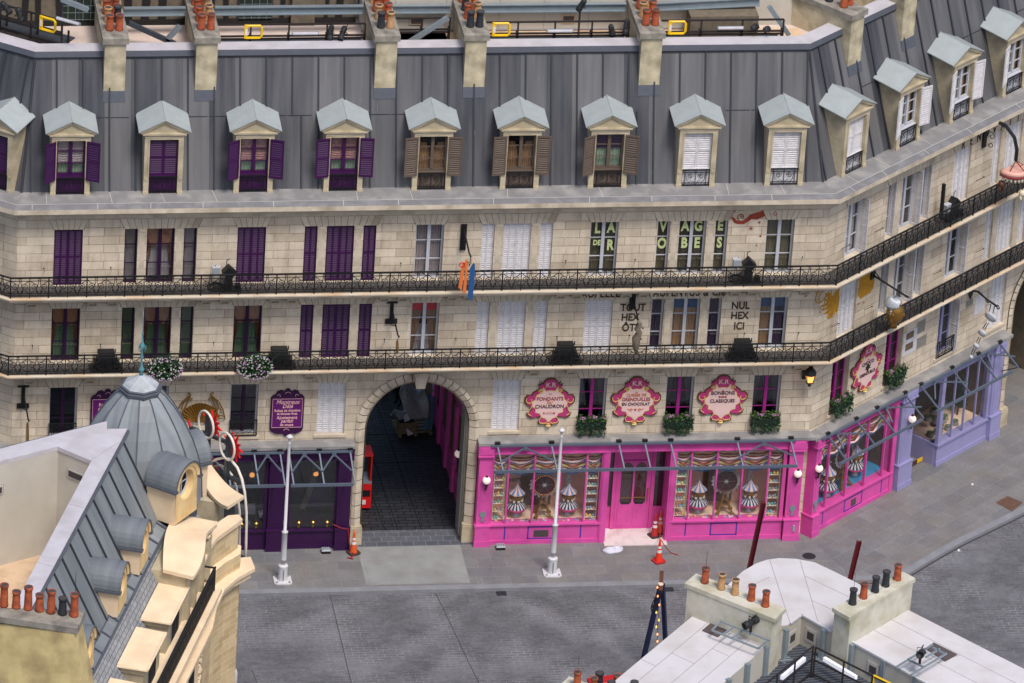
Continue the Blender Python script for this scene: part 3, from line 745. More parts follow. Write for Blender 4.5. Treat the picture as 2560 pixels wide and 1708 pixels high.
# pale joint lines on the ledge
g = MB()
for fr, u0, u1 in ((MAIN, UL, UR), (RW, .2, 14), (LW, -8, -.2)):
    u = u0+.4; g.X = None
    while u < u1:
        w = .9+random.random()*.9
        a, b = fr.P(u, -.59, 13.078), fr.P(u+.02, -.34, 13.143)
        g.bar(a, b, .014, .004, 'chalk')
        if random.random() < .6:
            a, b = fr.P(u+.5, -.32, 13.146), fr.P(u+.5+random.uniform(-.12, .12), .40, 13.20)
            g.bar(a, b, .012, .004, 'chalk')
        u += w*1.8
    g.bar(fr.P(fr.uL(-.33), -.33, 13.146), fr.P(min(fr.uR(-.33), 16), -.33, 13.146), .014, .004, 'chalk')
g.build('ledge_joint', BLD)
# balconies
for zt, hh in ((9.95, .2), (7.07, .17)):
    sweep('balcony', [(0, zt-hh-.12), (-.3, zt-hh-.12), (-.34, zt-hh-.02), (-.78, zt-hh), (-.84, zt-hh+.05), (-.86, zt-.08), (-.9, zt-.06), (-.9, zt-.015), (-.86, zt), (-.74, zt), (-.73, zt-.012), (0, zt-.012)],
          ['stone_trim', 'stone_trim', 'stone_trim', 'stone_trim', 'stone_trim', 'slab_white', 'slab_white', 'slab_white', 'slab_white', 'slab_top', 'slab_top'])
# carved brackets under the balconies
def console():
    g = MB()
    g.box(-.16, .16, -.30, 0, -.09, 0, 'stone_trim'); g.box(-.13, .13, -.22, 0, -.24, -.09, 'stone_trim')
    g.lathe([(.0, -.14), (.07, -.14), (.07, .14), (0, .14)], 8, 'stone_trim'); return g
def console2():
    g = MB(); g.box(-.17, .17, -.36, 0, -.08, .12, 'stone_trim')
    g.hexa([(-.1, -.1, -.27), (.1, -.1, -.27), (.1, 0, -.27), (-.1, 0, -.27)], [(-.13, -.31, -.08), (.13, -.31, -.08), (.13, 0, -.08), (-.13, 0, -.08)], 'stone_trim')
    for s in (-1, 1): g.box(s*.15-.03, s*.15+.03, -.33, 0, -.17, -.08, 'stone_trim')
    g.box(-.14, .14, -.15, 0, -.31, -.27, 'stone_trim'); return g
me = cached(('bracket',), console2)
for zt in (9.95-.40, 7.07-.40):
    for i in range(len(BAYS)-1):
        c0, c1 = BAYS[i], BAYS[i+1]
        if zt > 8 or i not in (3, 4):
            e0 = c0+(TW/2+GP+SD if is3(i) and zt > 8 else SW/2); e1 = c1-(TW/2+GP+SD if is3(i+1) and zt > 8 else SW/2)
            for q in (e0+.36, e1-.36): ob('bracket', me, BLD, at(MAIN, q, 0, zt))
    ob('bracket', me, BLD, at(MAIN, UL+.5, 0, zt)); ob('bracket', me, BLD, at(MAIN, 9.75, 0, zt))
    for q in (.55, 2.45, 3.2, 5.8, 6.5, 8.4): ob('bracket', me, BLD, at(RW, q, 0, zt), A1)

# ---- railings
PWd = .625; HR = .72
def rail_panel():
    g = MB(); b = .0135
    def strip(pts): g.tube(pts, b, 4, 'iron')
    for s in (-1, 1):
        cx = s*.155
        strip(spiral(cx, .37, .125, .02, 90+s*90, 90+s*90-s*560, 22))
        strip([(s*.02, 0, .60), (s*.035, 0, .5), (s*.10, 0, .30), (s*.06, 0, .17), (s*.015, 0, .14)])
        strip(spiral(s*.06, .22, .05, .012, 90, 90-s*360, 9))
        strip([(s*.155, 0, .495), (s*.26, 0, .58), (s*.30, 0, .60)])
        strip([(s*.155, 0, .245), (s*.26, 0, .16), (s*.30, 0, .14)])
    g.tube([(.038*math.cos(k*PI/5), 0, .645+.038*math.sin(k*PI/5)) for k in range(10)], b, 4, 'iron', closed=True)
    g.tube([(.038*math.cos(k*PI/5), 0, .105+.038*math.sin(k*PI/5)) for k in range(10)], b, 4, 'iron', closed=True)
    return g
RP = rail_panel()
def railing(z):
    for fr, u1, u2 in ((LW, LW.uR(-.8)-6*PWd, LW.uR(-.8)), (MAIN, MAIN.uL(-.8), MAIN.uR(-.8)), (RW, RW.uL(-.8), RW.uL(-.8)+24*PWd)):
        g = MB(); n = round((u2-u1)/PWd); pw = (u2-u1)/n
        for i in range(n):
            o = len(g.v); k = g.mi('iron')
            sc = pw/PWd; cx = u1+(i+.5)*pw
            g.v += [Vector((p.x*sc+cx, p.y-.8, p.z)) for p in RP.v]; g.f += [[j+o for j in f] for f in RP.f]; g.m += [k]*len(RP.f)
        for i in range(n+1):
            r = .021 if i % 2 == 0 else .013; x = u1+i*pw
            if i == 0 and fr is RW: continue
            if i == n and fr is LW: continue
            g.box(x-r, x+r, -.8-r, -.8+r, -.04, HR, 'iron')
        for zz, r in ((HR, .028), (.60, .012), (.14, .012), (.07, .014)):
            g.box(u1-.01, u2+.01, -.8-r, -.8+r, zz-r*.7, zz+r*.7, 'iron')
        me = g.mesh('railing'); o = ob('railing', me, BLD, (fr.o[0], fr.o[1], z), fr.a)
railing(9.975); railing(7.065)
# ---- mansard roof
MV0, MZ0, MV1, MZ1 = .45, 13.20, 1.90, 17.43
def mv(z): return MV0+(z-MZ0)*(MV1-MV0)/(MZ1-MZ0)
for fr in (LW, MAIN, RW):
    g = MB()
    a, b, c, d = fr.uL(MV0), fr.uR(MV0), fr.uR(MV1), fr.uL(MV1); l = math.hypot(MV1-MV0, MZ1-MZ0)
    g.add([(a, MV0, MZ0), (b, MV0, MZ0), (c, MV1, MZ1), (d, MV1, MZ1)], [(0, 1, 2, 3)], 'zinc', [[(a, 0), (b, 0), (c, l), (d, l)]])
    u = (a if fr is not RW else 0)+.30; i = 0
    brk = 15.5
    while u < b-.1:
        vt = MV1-.02; zt = MZ1-.02
        # stop a seam where it would cross the hip
        def lim(z): return fr.uL(mv(z)) < u < fr.uR(mv(z))
        zs = [MZ0+.0, zt]
        if not lim(zt): zs[1] = max([z for z in [MZ0+k*.1 for k in range(44)] if lim(z)] or [MZ0])
        if zs[1]-zs[0] > .3:
            off = random.choice([0, 0, .3]) if i % 3 else 0
            p0 = (u+off, mv(zs[0])-.012, zs[0]); pm = (u+off, mv(brk)-.012, brk); pn = (u, mv(brk)-.012, brk); p1 = (u, mv(zs[1])-.012, zs[1])
            g.bar(p0, pm if zs[1] > brk else p1, .05, .08, 'seam', up=(0, -1, 0))
            if zs[1] > brk: g.bar(pn, p1, .05, .08, 'seam', up=(0, -1, 0))
        u += .86; i += 1
    u = a+1.0
    while u < b-1:       # horizontal laps here and there
        if random.random() < .55: g.bar((u, mv(15.5)-.006, 15.5), (u+.8, mv(15.5)-.006, 15.5), .02, .02, 'seam')
        u += .86
    for uu, s in ((fr.uL, 1), (fr.uR, -1)):
        if fr is LW and s == 1 or fr is RW and s == -1: continue
        g.tube([(uu(MV0), MV0-.01, MZ0), (uu(MV1), MV1-.01, MZ1)], .04, 6, 'seam')
    g.build('mansard_roof', BLD, fr=fr)
sweep('roof_coping', [(1.90, 17.35), (1.82, 17.37), (1.80, 17.43), (1.83, 17.55), (1.85, 17.62), (2.45, 17.62), (2.45, 16.95)], ['seam', 'seam', 'flash', 'flash', 'coping', 'beige_wall'])
# roof deck behind the parapet
for fr, u0, u1 in ((MAIN, UL+.6, UR-.6), (RW, .6, 24), (LW, -14, -.6)):
    g = MB(); g.add([(u0, 2.4, 17), (u1, 2.4, 17), (u1, 6.5, 16.99), (u0, 6.5, 16.99)], [(0, 1, 2, 3)], 'pale_deck'); 
    g.add([(u0, 6.5, 17), (u1, 6.5, 17), (u1, 8.6, 17.005), (u0, 8.6, 17.005)], [(0, 1, 2, 3)], 'pale_deck')
    if fr is MAIN:
        g.box(u0, -3.9, 3.2, 8.6, 16.0, 17.06, 'pale_deck'); g.box(-5.0, u1, 3.55, 4.2, 16.0, 17.05, 'beige_deck')
    g.build('roof_deck', BLD, fr=fr)
# rear and side faces of the building so that it has a body
g = MB()
for (u0, u1, z0, z1) in ((UL-2, -4.82, 0, 17), (-1.0, UR+3, 0, 17), (-4.82, -1.0, 6.6, 17)):
    g.add([(u0, 8.6, z0), (u1, 8.6, z0), (u1, 8.6, z1), (u0, 8.6, z1)], [(3, 2, 1, 0)], 'beige_wall')
g.build('rear_wall', BLD)
# passage under the building
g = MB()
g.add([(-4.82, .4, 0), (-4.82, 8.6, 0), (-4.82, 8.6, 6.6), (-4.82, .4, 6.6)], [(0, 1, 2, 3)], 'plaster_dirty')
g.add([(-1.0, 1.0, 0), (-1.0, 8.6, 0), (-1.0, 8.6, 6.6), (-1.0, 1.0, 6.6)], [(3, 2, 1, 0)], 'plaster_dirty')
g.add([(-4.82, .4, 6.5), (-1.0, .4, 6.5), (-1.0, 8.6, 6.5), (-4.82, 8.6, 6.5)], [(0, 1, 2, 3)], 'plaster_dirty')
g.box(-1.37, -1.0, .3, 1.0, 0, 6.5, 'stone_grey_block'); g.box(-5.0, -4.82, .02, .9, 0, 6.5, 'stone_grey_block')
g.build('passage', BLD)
# pink side shopfront inside the passage
g = MB()
g.box(-1.12, -1.0, 1.6, 8.4, 0, .9, 'pink'); g.box(-1.12, -1.0, 1.6, 8.4, 3.3, 4.4, 'pink')
for y in (1.6, 3.3, 5.0, 6.7, 8.1): g.box(-1.18, -1.0, y, y+.28, .9, 3.3, 'pink'); g.box(-1.22, -1.0, y-.03, y+.31, 0, 1.1, 'pink')
g.box(-1.06, -1.02, 1.6, 8.4, .9, 3.3, 'display_dark')
g.build('side_shopfront', BLD)

# ---- dormers
def dormer_body():
    g = MB(); m = 'dormer_stone'; a = .64; w = .47; z0, z1 = 0.0, 2.14
    for s in (-1, 1):
        x0, x1 = sorted((s*w, s*a)); g.box(x0, x1, -.1, .06, z0, 1.98, m)
        g.box(*sorted((s*(w-.0), s*(w+.05))), -.12, -.1, .62, 1.98, m)
        x = s*a
        g.add([(x, .06, .0), (x, mv(MZ0)-.31, .03), (x, mv(15.45)-.31, 2.27), (x, .06, 2.16)], [(0, 1, 2, 3) if s > 0 else (3, 2, 1, 0)], m)
        g.box(*sorted((s*w, s*(a+.02))), -.125, -.1, 0, .1, m); g.box(*sorted((s*(w+.03), s*(a-.02))), -.125, -.1, .5, .6, m)
    g.box(-a, a, -.1, .06, 1.98, 2.16, m)
    g.box(-.72, .72, -.16, .06, 2.16, 2.22, m)
    g.box(-a, a, -.11, -.1, 2.06, 2.10, 'stone_trim')
    tri = [(-.78, 2.22), (.78, 2.22), (0, 2.64)]
    g.plate(tri, -.08, .2, m)
    for s in (-1, 1): g.bar((s*.80, -.12, 2.25), (0, -.12, 2.67), .09, .07, m, up=(0, -1, 0))
    return g
def dormer_roof():
    g = MB(); e = .86
    zf, zb, rf, rb = 2.27, 2.39, 2.71, 2.81; yf, ybe, ybr = -.2, .97, 1.12; t = .035
    for s in (-1, 1):
        p = [(s*e, yf, zf), (0, yf, rf), (0, ybr, rb), (s*e, ybe, zb)]
        q = [(x, y, z+t) for x, y, z in p]
        g.hexa(p if s > 0 else p[::-1], q if s > 0 else q[::-1], 'dormer_roof')
    g.tube([(0, yf, rf+t), (0, ybr, rb+t)], .014, 5, 'dormer_roof')
    return g
def dormer_window(col, cur, closed):
    g = MB(); w, h = .94, 1.32; z0 = .64
    if closed:
        L = leaf_mesh(col, .466, 1.34, .02, 1)
        for s in (0, 1):
            g.X = Matrix.Translation((-.468+s*.47, 0, z0-.02)); o = len(g.v)
            for f, mm in zip(L.f, L.m): g.add([L.v[j] for j in f], [tuple(range(len(f)))], L.mats[mm])
        g.X = None
    else:
        W = frame_mesh(col, w, h, True, 3); g.X = Matrix.Translation((0, -.14, z0))
        for f, mm in zip(W.f, W.m): g.add([W.v[j] for j in f], [tuple(range(len(f)))], W.mats[mm])
        P = pane_mesh(w, h); g.add(P.v, P.f, 'glass')
        a = .42
        if cur == 'lace':
            g.grid(lambda u, t: ((2*u-1)*a, .30+.012*math.sin(t*60), h-.05-t*h*.62-.06*abs(math.sin(u*PI*2))*t), 16, 20, 'lace_pink'); wavy(g, -a, a, .05, h*.5, .36, 'sheer_pale')
        elif cur == 'lace_dim':
            g.grid(lambda u, t: ((2*u-1)*a, .30+.012*math.sin(t*60), h-.05-t*h*.62-.06*abs(math.sin(u*PI*2))*t), 16, 20, 'lace_grey'); wavy(g, -a, a, .05, h*.5, .36, 'sheer_pale')
        elif cur == 'brown':
            for s in (-1, 1): wavy(g, 0, 0, .05, h*.74, .36, 'drape_tan', n=5, gather=lambda u, t, s=s: s*(a-a*(.95-.4*t*t)*u))
        elif cur == 'violet':
            g.grid(lambda u, t: ((2*u-1)*a, .30, h-.05-t*h*.42), 6, 1, 'violet_cloth'); wavy(g, -a, a, .05, h*.56, .36, 'sheer_pale')
        elif cur == 'blue':
            wavy(g, -a, a*.2, .05, h*.9, .38, 'sheer_pale', n=4); wavy(g, a*.2, a, .05, h*.9, .38, 'drape_tan', n=3)
        g.X = None
    # solid lower panel behind the little rail
    g.box(-.468, .468, .0, .05, .0, .60, col); g.box(-.468, .468, -.03, .06, .58, .64, col)
    return g
def dormer_rail():
    g = MB(); y = -.05
    for z, r in ((.60, .02), (.50, .01), (.12, .01), (.04, .016)): g.box(-.47, .47, y-r, y+r, z-r, z+r, 'iron')
    for x in (-.46, -.36, 0, .36, .46): g.box(x-.01, x+.01, y-.01, y+.01, .04, .60, 'iron')
    for s in (-1, 1):
        g.tube(spiral(s*.18, .36, .11, .02, 90+s*90, 90+s*90-s*480, 16, y), .011, 4, 'iron')
        g.tube([(s*.04, y, .14), (s*.12, y, .2), (s*.2, y, .13), (s*.3, y, .24), (s*.33, y, .46)], .010, 4, 'iron')
    return g
def dormer(fr, u, col, cur=None, closed=False, label=None, ang=25, z=13.185, v=.33):
    o = ob('dormer', cached(('dormer',), dormer_body), BLD, at(fr, u, v, z), fr.a)
    if label: o['label'] = label
    ob('dormer_roof', cached(('dormer_roof',), dormer_roof), o)
    fcol = {'white_paint': 'white_frame'}.get(col, col)
    ob('window', cached(('window', 'd', col, cur, closed), lambda: dormer_window(col if closed else fcol, cur, closed)), o)
    ob('railing', cached(('railing', 'd'), dormer_rail), o)
    if not closed:
        me = cached(('shutter', 'd', col), lambda: leaf_mesh(col, .46, 1.42, 0, 1))
        r = ob('shutter', me, o, (.50, -.14, .55), R(-ang*.6))
        l = ob('shutter', me, o, (-.50-.46*math.cos(R(ang)), -.14-.46*math.sin(R(ang)), .55), R(ang))
    return o
DL = [('purple', 'lace_dim', False), ('purple', None, True), ('purple', 'lace', False), ('purple', 'lace', False), ('brown_paint', 'brown', False),
      ('brown_paint', 'brown', False), ('brown_paint', 'violet', False), ('white_paint', None, True), ('white_paint', None, True)]
DU = [-14.92, -11.88, -8.90, -5.93, -3.00, -.06, 2.88, 5.84, 8.82]
for i, (c, cu, cl) in enumerate(DL):
    dormer(MAIN, DU[i], c, cu, cl, ang=[40, 0, 32, 12, 12, 10, 30][i] if i < 7 else 20)
dormer(RW, 1.52, 'white_paint', None, True)
for u in (4.46, 7.40, 10.36, 13.3): dormer(RW, u, 'white_paint', 'blue', ang=20)
dormer(LW, -1.05, 'purple', None, True); dormer(LW, -4.4, 'purple', None, True)

# ---- chimneys
def pot(kind):
    g = MB(); m = {'r': 'pot_red', 't': 'pot_tan', 'b': 'pot_black'}[kind]
    g.lathe([(.135, 0), (.14, .05), (.128, .08), (.112, .42), (.112, .47), (.135, .49), (.138, .55), (.12, .56), (.11, .53)], 16, m)
    g.lathe([(.0, .545), (.112, .545)], 16, 'soot', cap=False); return g
def chimney(fr, u, n, kinds, v0=1.51, zc=18.05, w=.70, vb=6.2, zb=16.31):
    g = MB(); a = w/2
    b = [(-a, v0, zb), (a, v0, zb), (a, vb, 16.9), (-a, vb, 16.9)]
    g.hexa(b, [(x, y, zc) for x, y, z in b], 'chimney')
    g.add([(-a, v0, zb), (a, v0, zb), (a, MV1+.2, zb), (-a, MV1+.2, zb)], [(0, 1, 2, 3)], 'chimney')
    c = ob('chimney', g.mesh('chimney'), BLD, at(fr, u, 0, 0), fr.a)
    g = MB(); g.box(-a-.08, a+.08, v0-.08, vb+.08, zc, zc+.20, 'cap'); g.hexa([(-a-.08, v0-.08, zc+.2), (a+.08, v0-.08, zc+.2), (a+.08, vb+.08, zc+.2), (-a-.08, vb+.08, zc+.2)], [(-a+.02, v0+.03, zc+.245), (a-.02, v0+.03, zc+.245), (a-.02, vb-.03, zc+.245), (-a+.02, vb-.03, zc+.245)], 'cap')
    ob('chimney_cap', g.mesh('chimney_cap'), c)
    g = MB(); g.hexa([(-a-.02, mv(15.99)-.02, 15.99), (a+.02, mv(15.99)-.02, 15.99), (a+.02, mv(15.99)+.3, 15.99), (-a-.02, mv(15.99)+.3, 15.99)], [(-a-.01, v0-.02, zb+.02), (a+.01, v0-.02, zb+.02), (a+.01, v0+.5, zb+.02), (-a-.01, v0+.5, zb+.02)], 'flash')
    ob('flashing', g.mesh('flashing'), c)
    for i, k in enumerate(kinds):
        p = ob('chimney_pot', cached(('chimney_pot', k), lambda: pot(k), True), c, (-.155+.31*(i % 2), v0+.52+.62*(i//2), zc+.235))
        p.rotation_euler.z = i*1.3; s = 1+.05*math.sin(i*2.7); p.scale = (1, 1, s)
chimney(MAIN, -13.45, 4, 'rrtbrrtr'); chimney(MAIN, -10.45, 4, 'rrrtrtrr'); chimney(MAIN, -4.53, 4, 'bttrrrtr'); chimney(MAIN, -1.57, 4, 'bbrtbrrt'); chimney(MAIN, 4.28, 4, 'rrtrrtbr')
chimney(RW, 2.75, 3, 'rrbr', v0=1.50, vb=5.0); chimney(RW, 5.65, 3, 'rtrr', v0=1.50, vb=5.0); chimney(RW, 11.7, 3, 'rtrr', v0=1.50, vb=5.0)
chimney(LW, -5.6, 3, 'rtrr', v0=1.50, vb=5.0)

# ---- stone archway surround
def arch_surround(u0, u1, zs_, zt, zb=0.0):
    g = MB(); c, r = (u0+u1)/2, (u1-u0)/2
    rings = [(r+.02, .0, -.05), (r-.10, -.05, -.11), (r-.20, -.11, -.06), (r-.30, -.06, .0), (r-.34, 0, .35)]
    n = 22
    path = [(c-1, 0)]
    pts = []
    for k in range(5): pts.append((-1, zb+(zs_-zb)*k/5, None))
    out = []
    def sec(rr, s):      # position along the arch for ring radius rr, s in 0..1
        pass
    for i in range(len(rings)-1):
        r0, a0, b0 = rings[i]; r1, a1, b1 = rings[i+1]
        y0, y1 = b0, b1
        rr0, rr1 = r0, r1
        for s in (-1, 1):
            nb = 9
            for k in range(nb):
                z0 = zb+(zs_-zb)*k/nb+.010; z1 = zb+(zs_-zb)*(k+1)/nb-.012
                q = [(c+s*rr0, rings[i][2], z0), (c+s*rr1, rings[i+1][2], z0), (c+s*rr1, rings[i+1][2], z1), (c+s*rr0, rings[i][2], z1)]
                g.add(q, [(0, 1, 2, 3) if s < 0 else (3, 2, 1, 0)], 'stone_trim')
        for k in range(n):
            t0, t1 = PI*k/n+.007, PI*(k+1)/n-.007
            def P(rr, t, y): return (c-rr*math.cos(t), y, zs_+rr*math.sin(t))
            q = [P(rr0, t0, rings[i][2]), P(rr1, t0, rings[i+1][2]), P(rr1, t1, rings[i+1][2]), P(rr0, t1, rings[i][2])]
            g.add(q, [(0, 1, 2, 3)], 'stone_trim')
    # dark joints show through the little gaps
    for s in (-1, 1): g.add([(c+s*(r+.02), .012, zb), (c+s*(r-.3), .012, zb), (c+s*(r-.3), .012, zs_), (c+s*(r+.02), .012, zs_)], [(0, 1, 2, 3)], 'joint')
    for k in range(24):
        t0, t1 = PI*k/24, PI*(k+1)/24; P = lambda rr, t: (c-rr*math.cos(t), .012, zs_+rr*math.sin(t))
        g.add([P(r+.02, t0), P(r-.3, t0), P(r-.3, t1), P(r+.02, t1)], [(0, 1, 2, 3)], 'joint')
        P2 = lambda y, t: (c-(r-.345)*math.cos(t), y, zs_+(r-.345)*math.sin(t))
        g.add([P2(0, t0), P2(.45, t0), P2(.45, t1), P2(0, t1)], [(0, 1, 2, 3)], 'stone_trim')
    for s in (-1, 1):
        x = c+s*(r-.345); g.add([(x, 0, 0), (x, .45, 0), (x, .45, zs_), (x, 0, zs_)], [(0, 1, 2, 3)], 'stone_trim')
        g.box(c+s*(r-.17)-.2, c+s*(r-.17)+.2, -.17, .1, 0, .62, 'dormer_stone'); g.box(c+s*(r-.17)-.185, c+s*(r-.17)+.185, -.15, .1, .62, .68, 'dormer_stone')
    return g
ga = arch_surround(-5.09, -.95, 4.39, 6.46)
ga.build('arch_surround', BLD)
g = MB(); g.hexa([(-3.17, -.22, 5.98), (-2.87, -.22, 5.98), (-2.87, .1, 5.98), (-3.17, .1, 5.98)], [(-3.24, -.28, 6.5), (-2.80, -.28, 6.5), (-2.80, .1, 6.5), (-3.24, .1, 6.5)], 'stone_trim')
g.box(-3.27, -2.77, -.32, 0, 6.5, 6.62, 'stone_trim'); g.build('keystone', BLD)
ga = arch_surround(11.05, 15.19, 4.39, 6.46); ga.build('arch_surround', BLD, fr=RW)
# dark arcade beyond the right-hand arch
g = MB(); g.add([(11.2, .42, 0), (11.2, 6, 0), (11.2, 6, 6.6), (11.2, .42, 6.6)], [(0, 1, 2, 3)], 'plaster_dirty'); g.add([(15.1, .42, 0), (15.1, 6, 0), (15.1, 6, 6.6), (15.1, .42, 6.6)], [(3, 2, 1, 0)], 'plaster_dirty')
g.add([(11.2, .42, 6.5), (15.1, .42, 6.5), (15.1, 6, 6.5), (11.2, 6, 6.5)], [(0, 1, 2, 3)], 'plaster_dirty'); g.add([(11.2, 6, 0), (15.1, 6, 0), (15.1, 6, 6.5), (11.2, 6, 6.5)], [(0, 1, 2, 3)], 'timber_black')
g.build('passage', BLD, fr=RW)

# ---- shopfronts
def shop_ledge(fr, a, b, zt=4.0, ml=None, mr=None):
    g = MB(); c = .46
    ea = ml(-c) if ml else a; eb = mr(-c) if mr else b
    g.hexa([(ea, -c, zt-.14), (eb, -c, zt-.14), (b, .0, zt-.14), (a, .0, zt-.14)], [(ea, -c, zt-.03), (eb, -c, zt-.03), (b, .0, zt), (a, .0, zt)], 'ledge')
    g.build('shop_ledge', BLD, fr=fr)
shop_ledge(MAIN, UL, -5.14, ml=MAIN.uL); shop_ledge(MAIN, -.97, UR, mr=MAIN.uR); shop_ledge(RW, 0, 10.85, 3.92, ml=RW.uL)
shop_ledge(LW, -14, 0, mr=LW.uR)
def shopbox(g, u0, u1, m, wins, zk=.78, zw=3.5, zt=3.87, fv=-.30, back='display_back', floor='display_floor', bd=.85, kick=True, side='display_back'):
    """front face with windows [(a,b)], display room behind each run"""
    g.box(u0, u1, fv-.07, .02, zw, zt, m)                       # fascia
    g.box(u0, u1, fv-.12, fv-.07, zt-.07, zt, m); g.box(u0, u1, fv-.10, fv-.07, zw, zw+.05, m)
    for (a, b) in wins:
        g.box(a-.12, b+.12, fv-.02, .0, 0, zk-.06, m); g.box(a-.12, b+.12, fv-.05, fv-.02, 0, .16, m)
        g.box(a-.14, b+.14, fv-.09, .02, zk-.06, zk, m)
        g.box(a-.12, a, fv-.01, fv+.09, zk, zw, m); g.box(b, b+.12, fv-.01, fv+.09, zk, zw, m)
        g.box(a-.12, b+.12, fv+.09, bd, zk-.08, zk-.005, floor)
        g.add([(a-.12, bd, zk), (b+.12, bd, zk), (b+.12, bd, zt), (a-.12, bd, zt)], [(0, 1, 2, 3)], back)
        g.add([(a-.12, fv+.09, zk), (a-.12, bd, zk), (a-.12, bd, zt), (a-.12, fv+.09, zt)], [(3, 2, 1, 0)], side)
        g.add([(b+.12, fv+.09, zk), (b+.12, bd, zk), (b+.12, bd, zt), (b+.12, fv+.09, zt)], [(0, 1, 2, 3)], side)
def shoppilaster(g, u0, u1, m, fv=-.30, zt=3.87, deco=True, zb=.82):
    g.box(u0-.03, u1+.03, fv-.20, .02, .0, zb-.05, m); g.box(u0-.05, u1+.05, fv-.22, fv-.20, 0, .22, m); g.box(u0-.05, u1+.05, fv-.22, .02, zb-.05, zb, m)
    g.box(u0, u1, fv-.10, .02, zb, 3.46, m)
    g.box(u0+.10, u1-.10, fv-.112, fv-.10, 1.0, 2.5, m)
    g.box(u0-.05, u1+.05, fv-.16, .02, 3.46, zt, m); g.box(u0+.02, u1-.02, fv-.175, fv-.16, 3.54, zt-.08, m)
    g.box(u0-.06, u1+.06, fv-.19, .02, 3.44, 3.49, m)
SHOPP = MB(); g = SHOPP
shopbox(g, -.93, 3.52, 'pink', [(-.38, 3.28)], back='display_back')
shopbox(g, 5.66, 10.30, 'pink', [(5.86, 9.52)], back='display_back')
g.box(3.52, 5.66, -.37, .02, 3.5, 3.87, 'pink'); 
shoppilaster(g, -.90, -.46, 'pink'); shoppilaster(g, 9.70, 10.18, 'pink'); g.box(3.32, 3.56, -.36, .62, 0, 3.5, 'pink'); g.box(5.62, 5.84, -.36, .62, 0, 3.5, 'pink')
g.box(3.36, 3.50, -.38, -.36, 0, 3.5, 'pink'); g.box(5.68, 5.80, -.38, -.36, 0, 3.5, 'pink')
for (a, b, nm) in ((-.38, 3.28, 4), (5.86, 9.52, 4)):
    for k in range(nm): x = a+.50+k*(b-a-1.0)/3; g.box(x-.028, x+.028, -.33, -.24, .78, 3.5, 'pink')
for u in (5.68, 9.66): pass
# recessed doorway: side screens, door frame, transom
g.box(3.56, 5.62, .55, .62, 3.02, 3.5, 'pink'); g.box(3.56, 3.62, .5, .62, 0, 3.02, 'pink'); g.box(3.86, 3.98, .48, .62, 0, 3.02, 'pink'); g.box(5.18, 5.30, .48, .62, 0, 3.02, 'pink')
g.box(3.62, 3.86, .55, .62, 0, .85, 'pink'); g.box(5.30, 5.62, .55, .62, 0, .85, 'pink'); g.box(3.56, 5.62, -.3, .55, 3.5, 3.56, 'pink_deep')
g.add([(3.56, .9, 0), (5.62, .9, 0), (5.62, .9, 3.5), (3.56, .9, 3.5)], [(0, 1, 2, 3)], 'display_dark')
SP = g.build('shopfront', BLD); SP['label'] = 'bright pink shopfront with two display windows and a recessed door'
g = MB(); h = 2.62
g.box(3.99, 5.17, .50, .56, .02, .95, 'pink'); g.box(3.99, 4.14, .50, .56, .95, h, 'pink'); g.box(5.02, 5.17, .50, .56, .95, h, 'pink'); g.box(4.55, 4.61, .50, .56, .95, h, 'pink'); g.box(3.99, 5.17, .50, .56, h, 3.02, 'pink')
for a in (4.08, 4.62): g.box(a, a+.46, .485, .50, .14, .84, 'pink')
g.box(4.18, 4.98, .49, .5, 2.66, 2.72, 'pink_deep')
g.add([(4.14, .54, .95), (5.02, .54, .95), (5.02, .54, h), (4.14, .54, h)], [(0, 1, 2, 3)], 'glass_dark')
for a in (4.14, 4.61):
    b = a+.41; r_ = .205
    for sx, x0 in ((1, a), (-1, b)):      # arched heads and feet of the two panes
        g.plate([(x0, h), (x0, h-.30), (x0+sx*.03, h-.16), (x0+sx*.09, h-.06), (x0+sx*.2, h)], .50, .535, 'pink'); g.plate([(x0, .95), (x0, 1.12), (x0+sx*.03, 1.02), (x0+sx*.10, .95)], .50, .535, 'pink')
    g.grid(lambda u, t, a=a: (a+.02+.37*u, .60+.02*math.sin(u*25), 1.9+t*.62), 8, 6, 'drape_gold')
    g.add([(a, .62, 1.0), (a+.41, .62, 1.0), (a+.41, .62, 1.9), (a, .62, 1.9)], [(0, 1, 2, 3)], 'lace_pink'); g.bar((a, .53, 1.22), (a+.41, .53, 1.22), .02, .02, 'brass')
g.plate([(4.2+.72*k/8, 3.34-.12*math.sin(PI*k/8)-(.05 if k % 2 else 0)) for k in range(9)]+[(4.95, 3.45), (4.2, 3.45)], .49, .55, 'drape_gold')
g.tube([(5.09, .46, 1.1), (5.09, .44, 1.15), (5.09, .44, 1.6), (5.09, .46, 1.65)], .018, 5, 'brass')
ob('door', g.mesh('door'), SP)
for a, b, y, z0, z1, m in ((-.38, 3.28, -.27, .78, 3.5, 'glass'), (5.86, 9.52, -.27, .78, 3.5, 'glass'), (3.62, 3.86, .58, .85, 3.02, 'glass_dark'), (5.30, 5.62, .58, .85, 3.02, 'glass_dark')):
    g = MB(); g.add([(a, y, z0), (b, y, z0), (b, y, z1), (a, y, z1)], [(0, 1, 2, 3)], m); ob('shop_window', g.mesh('shop_window'), SP)
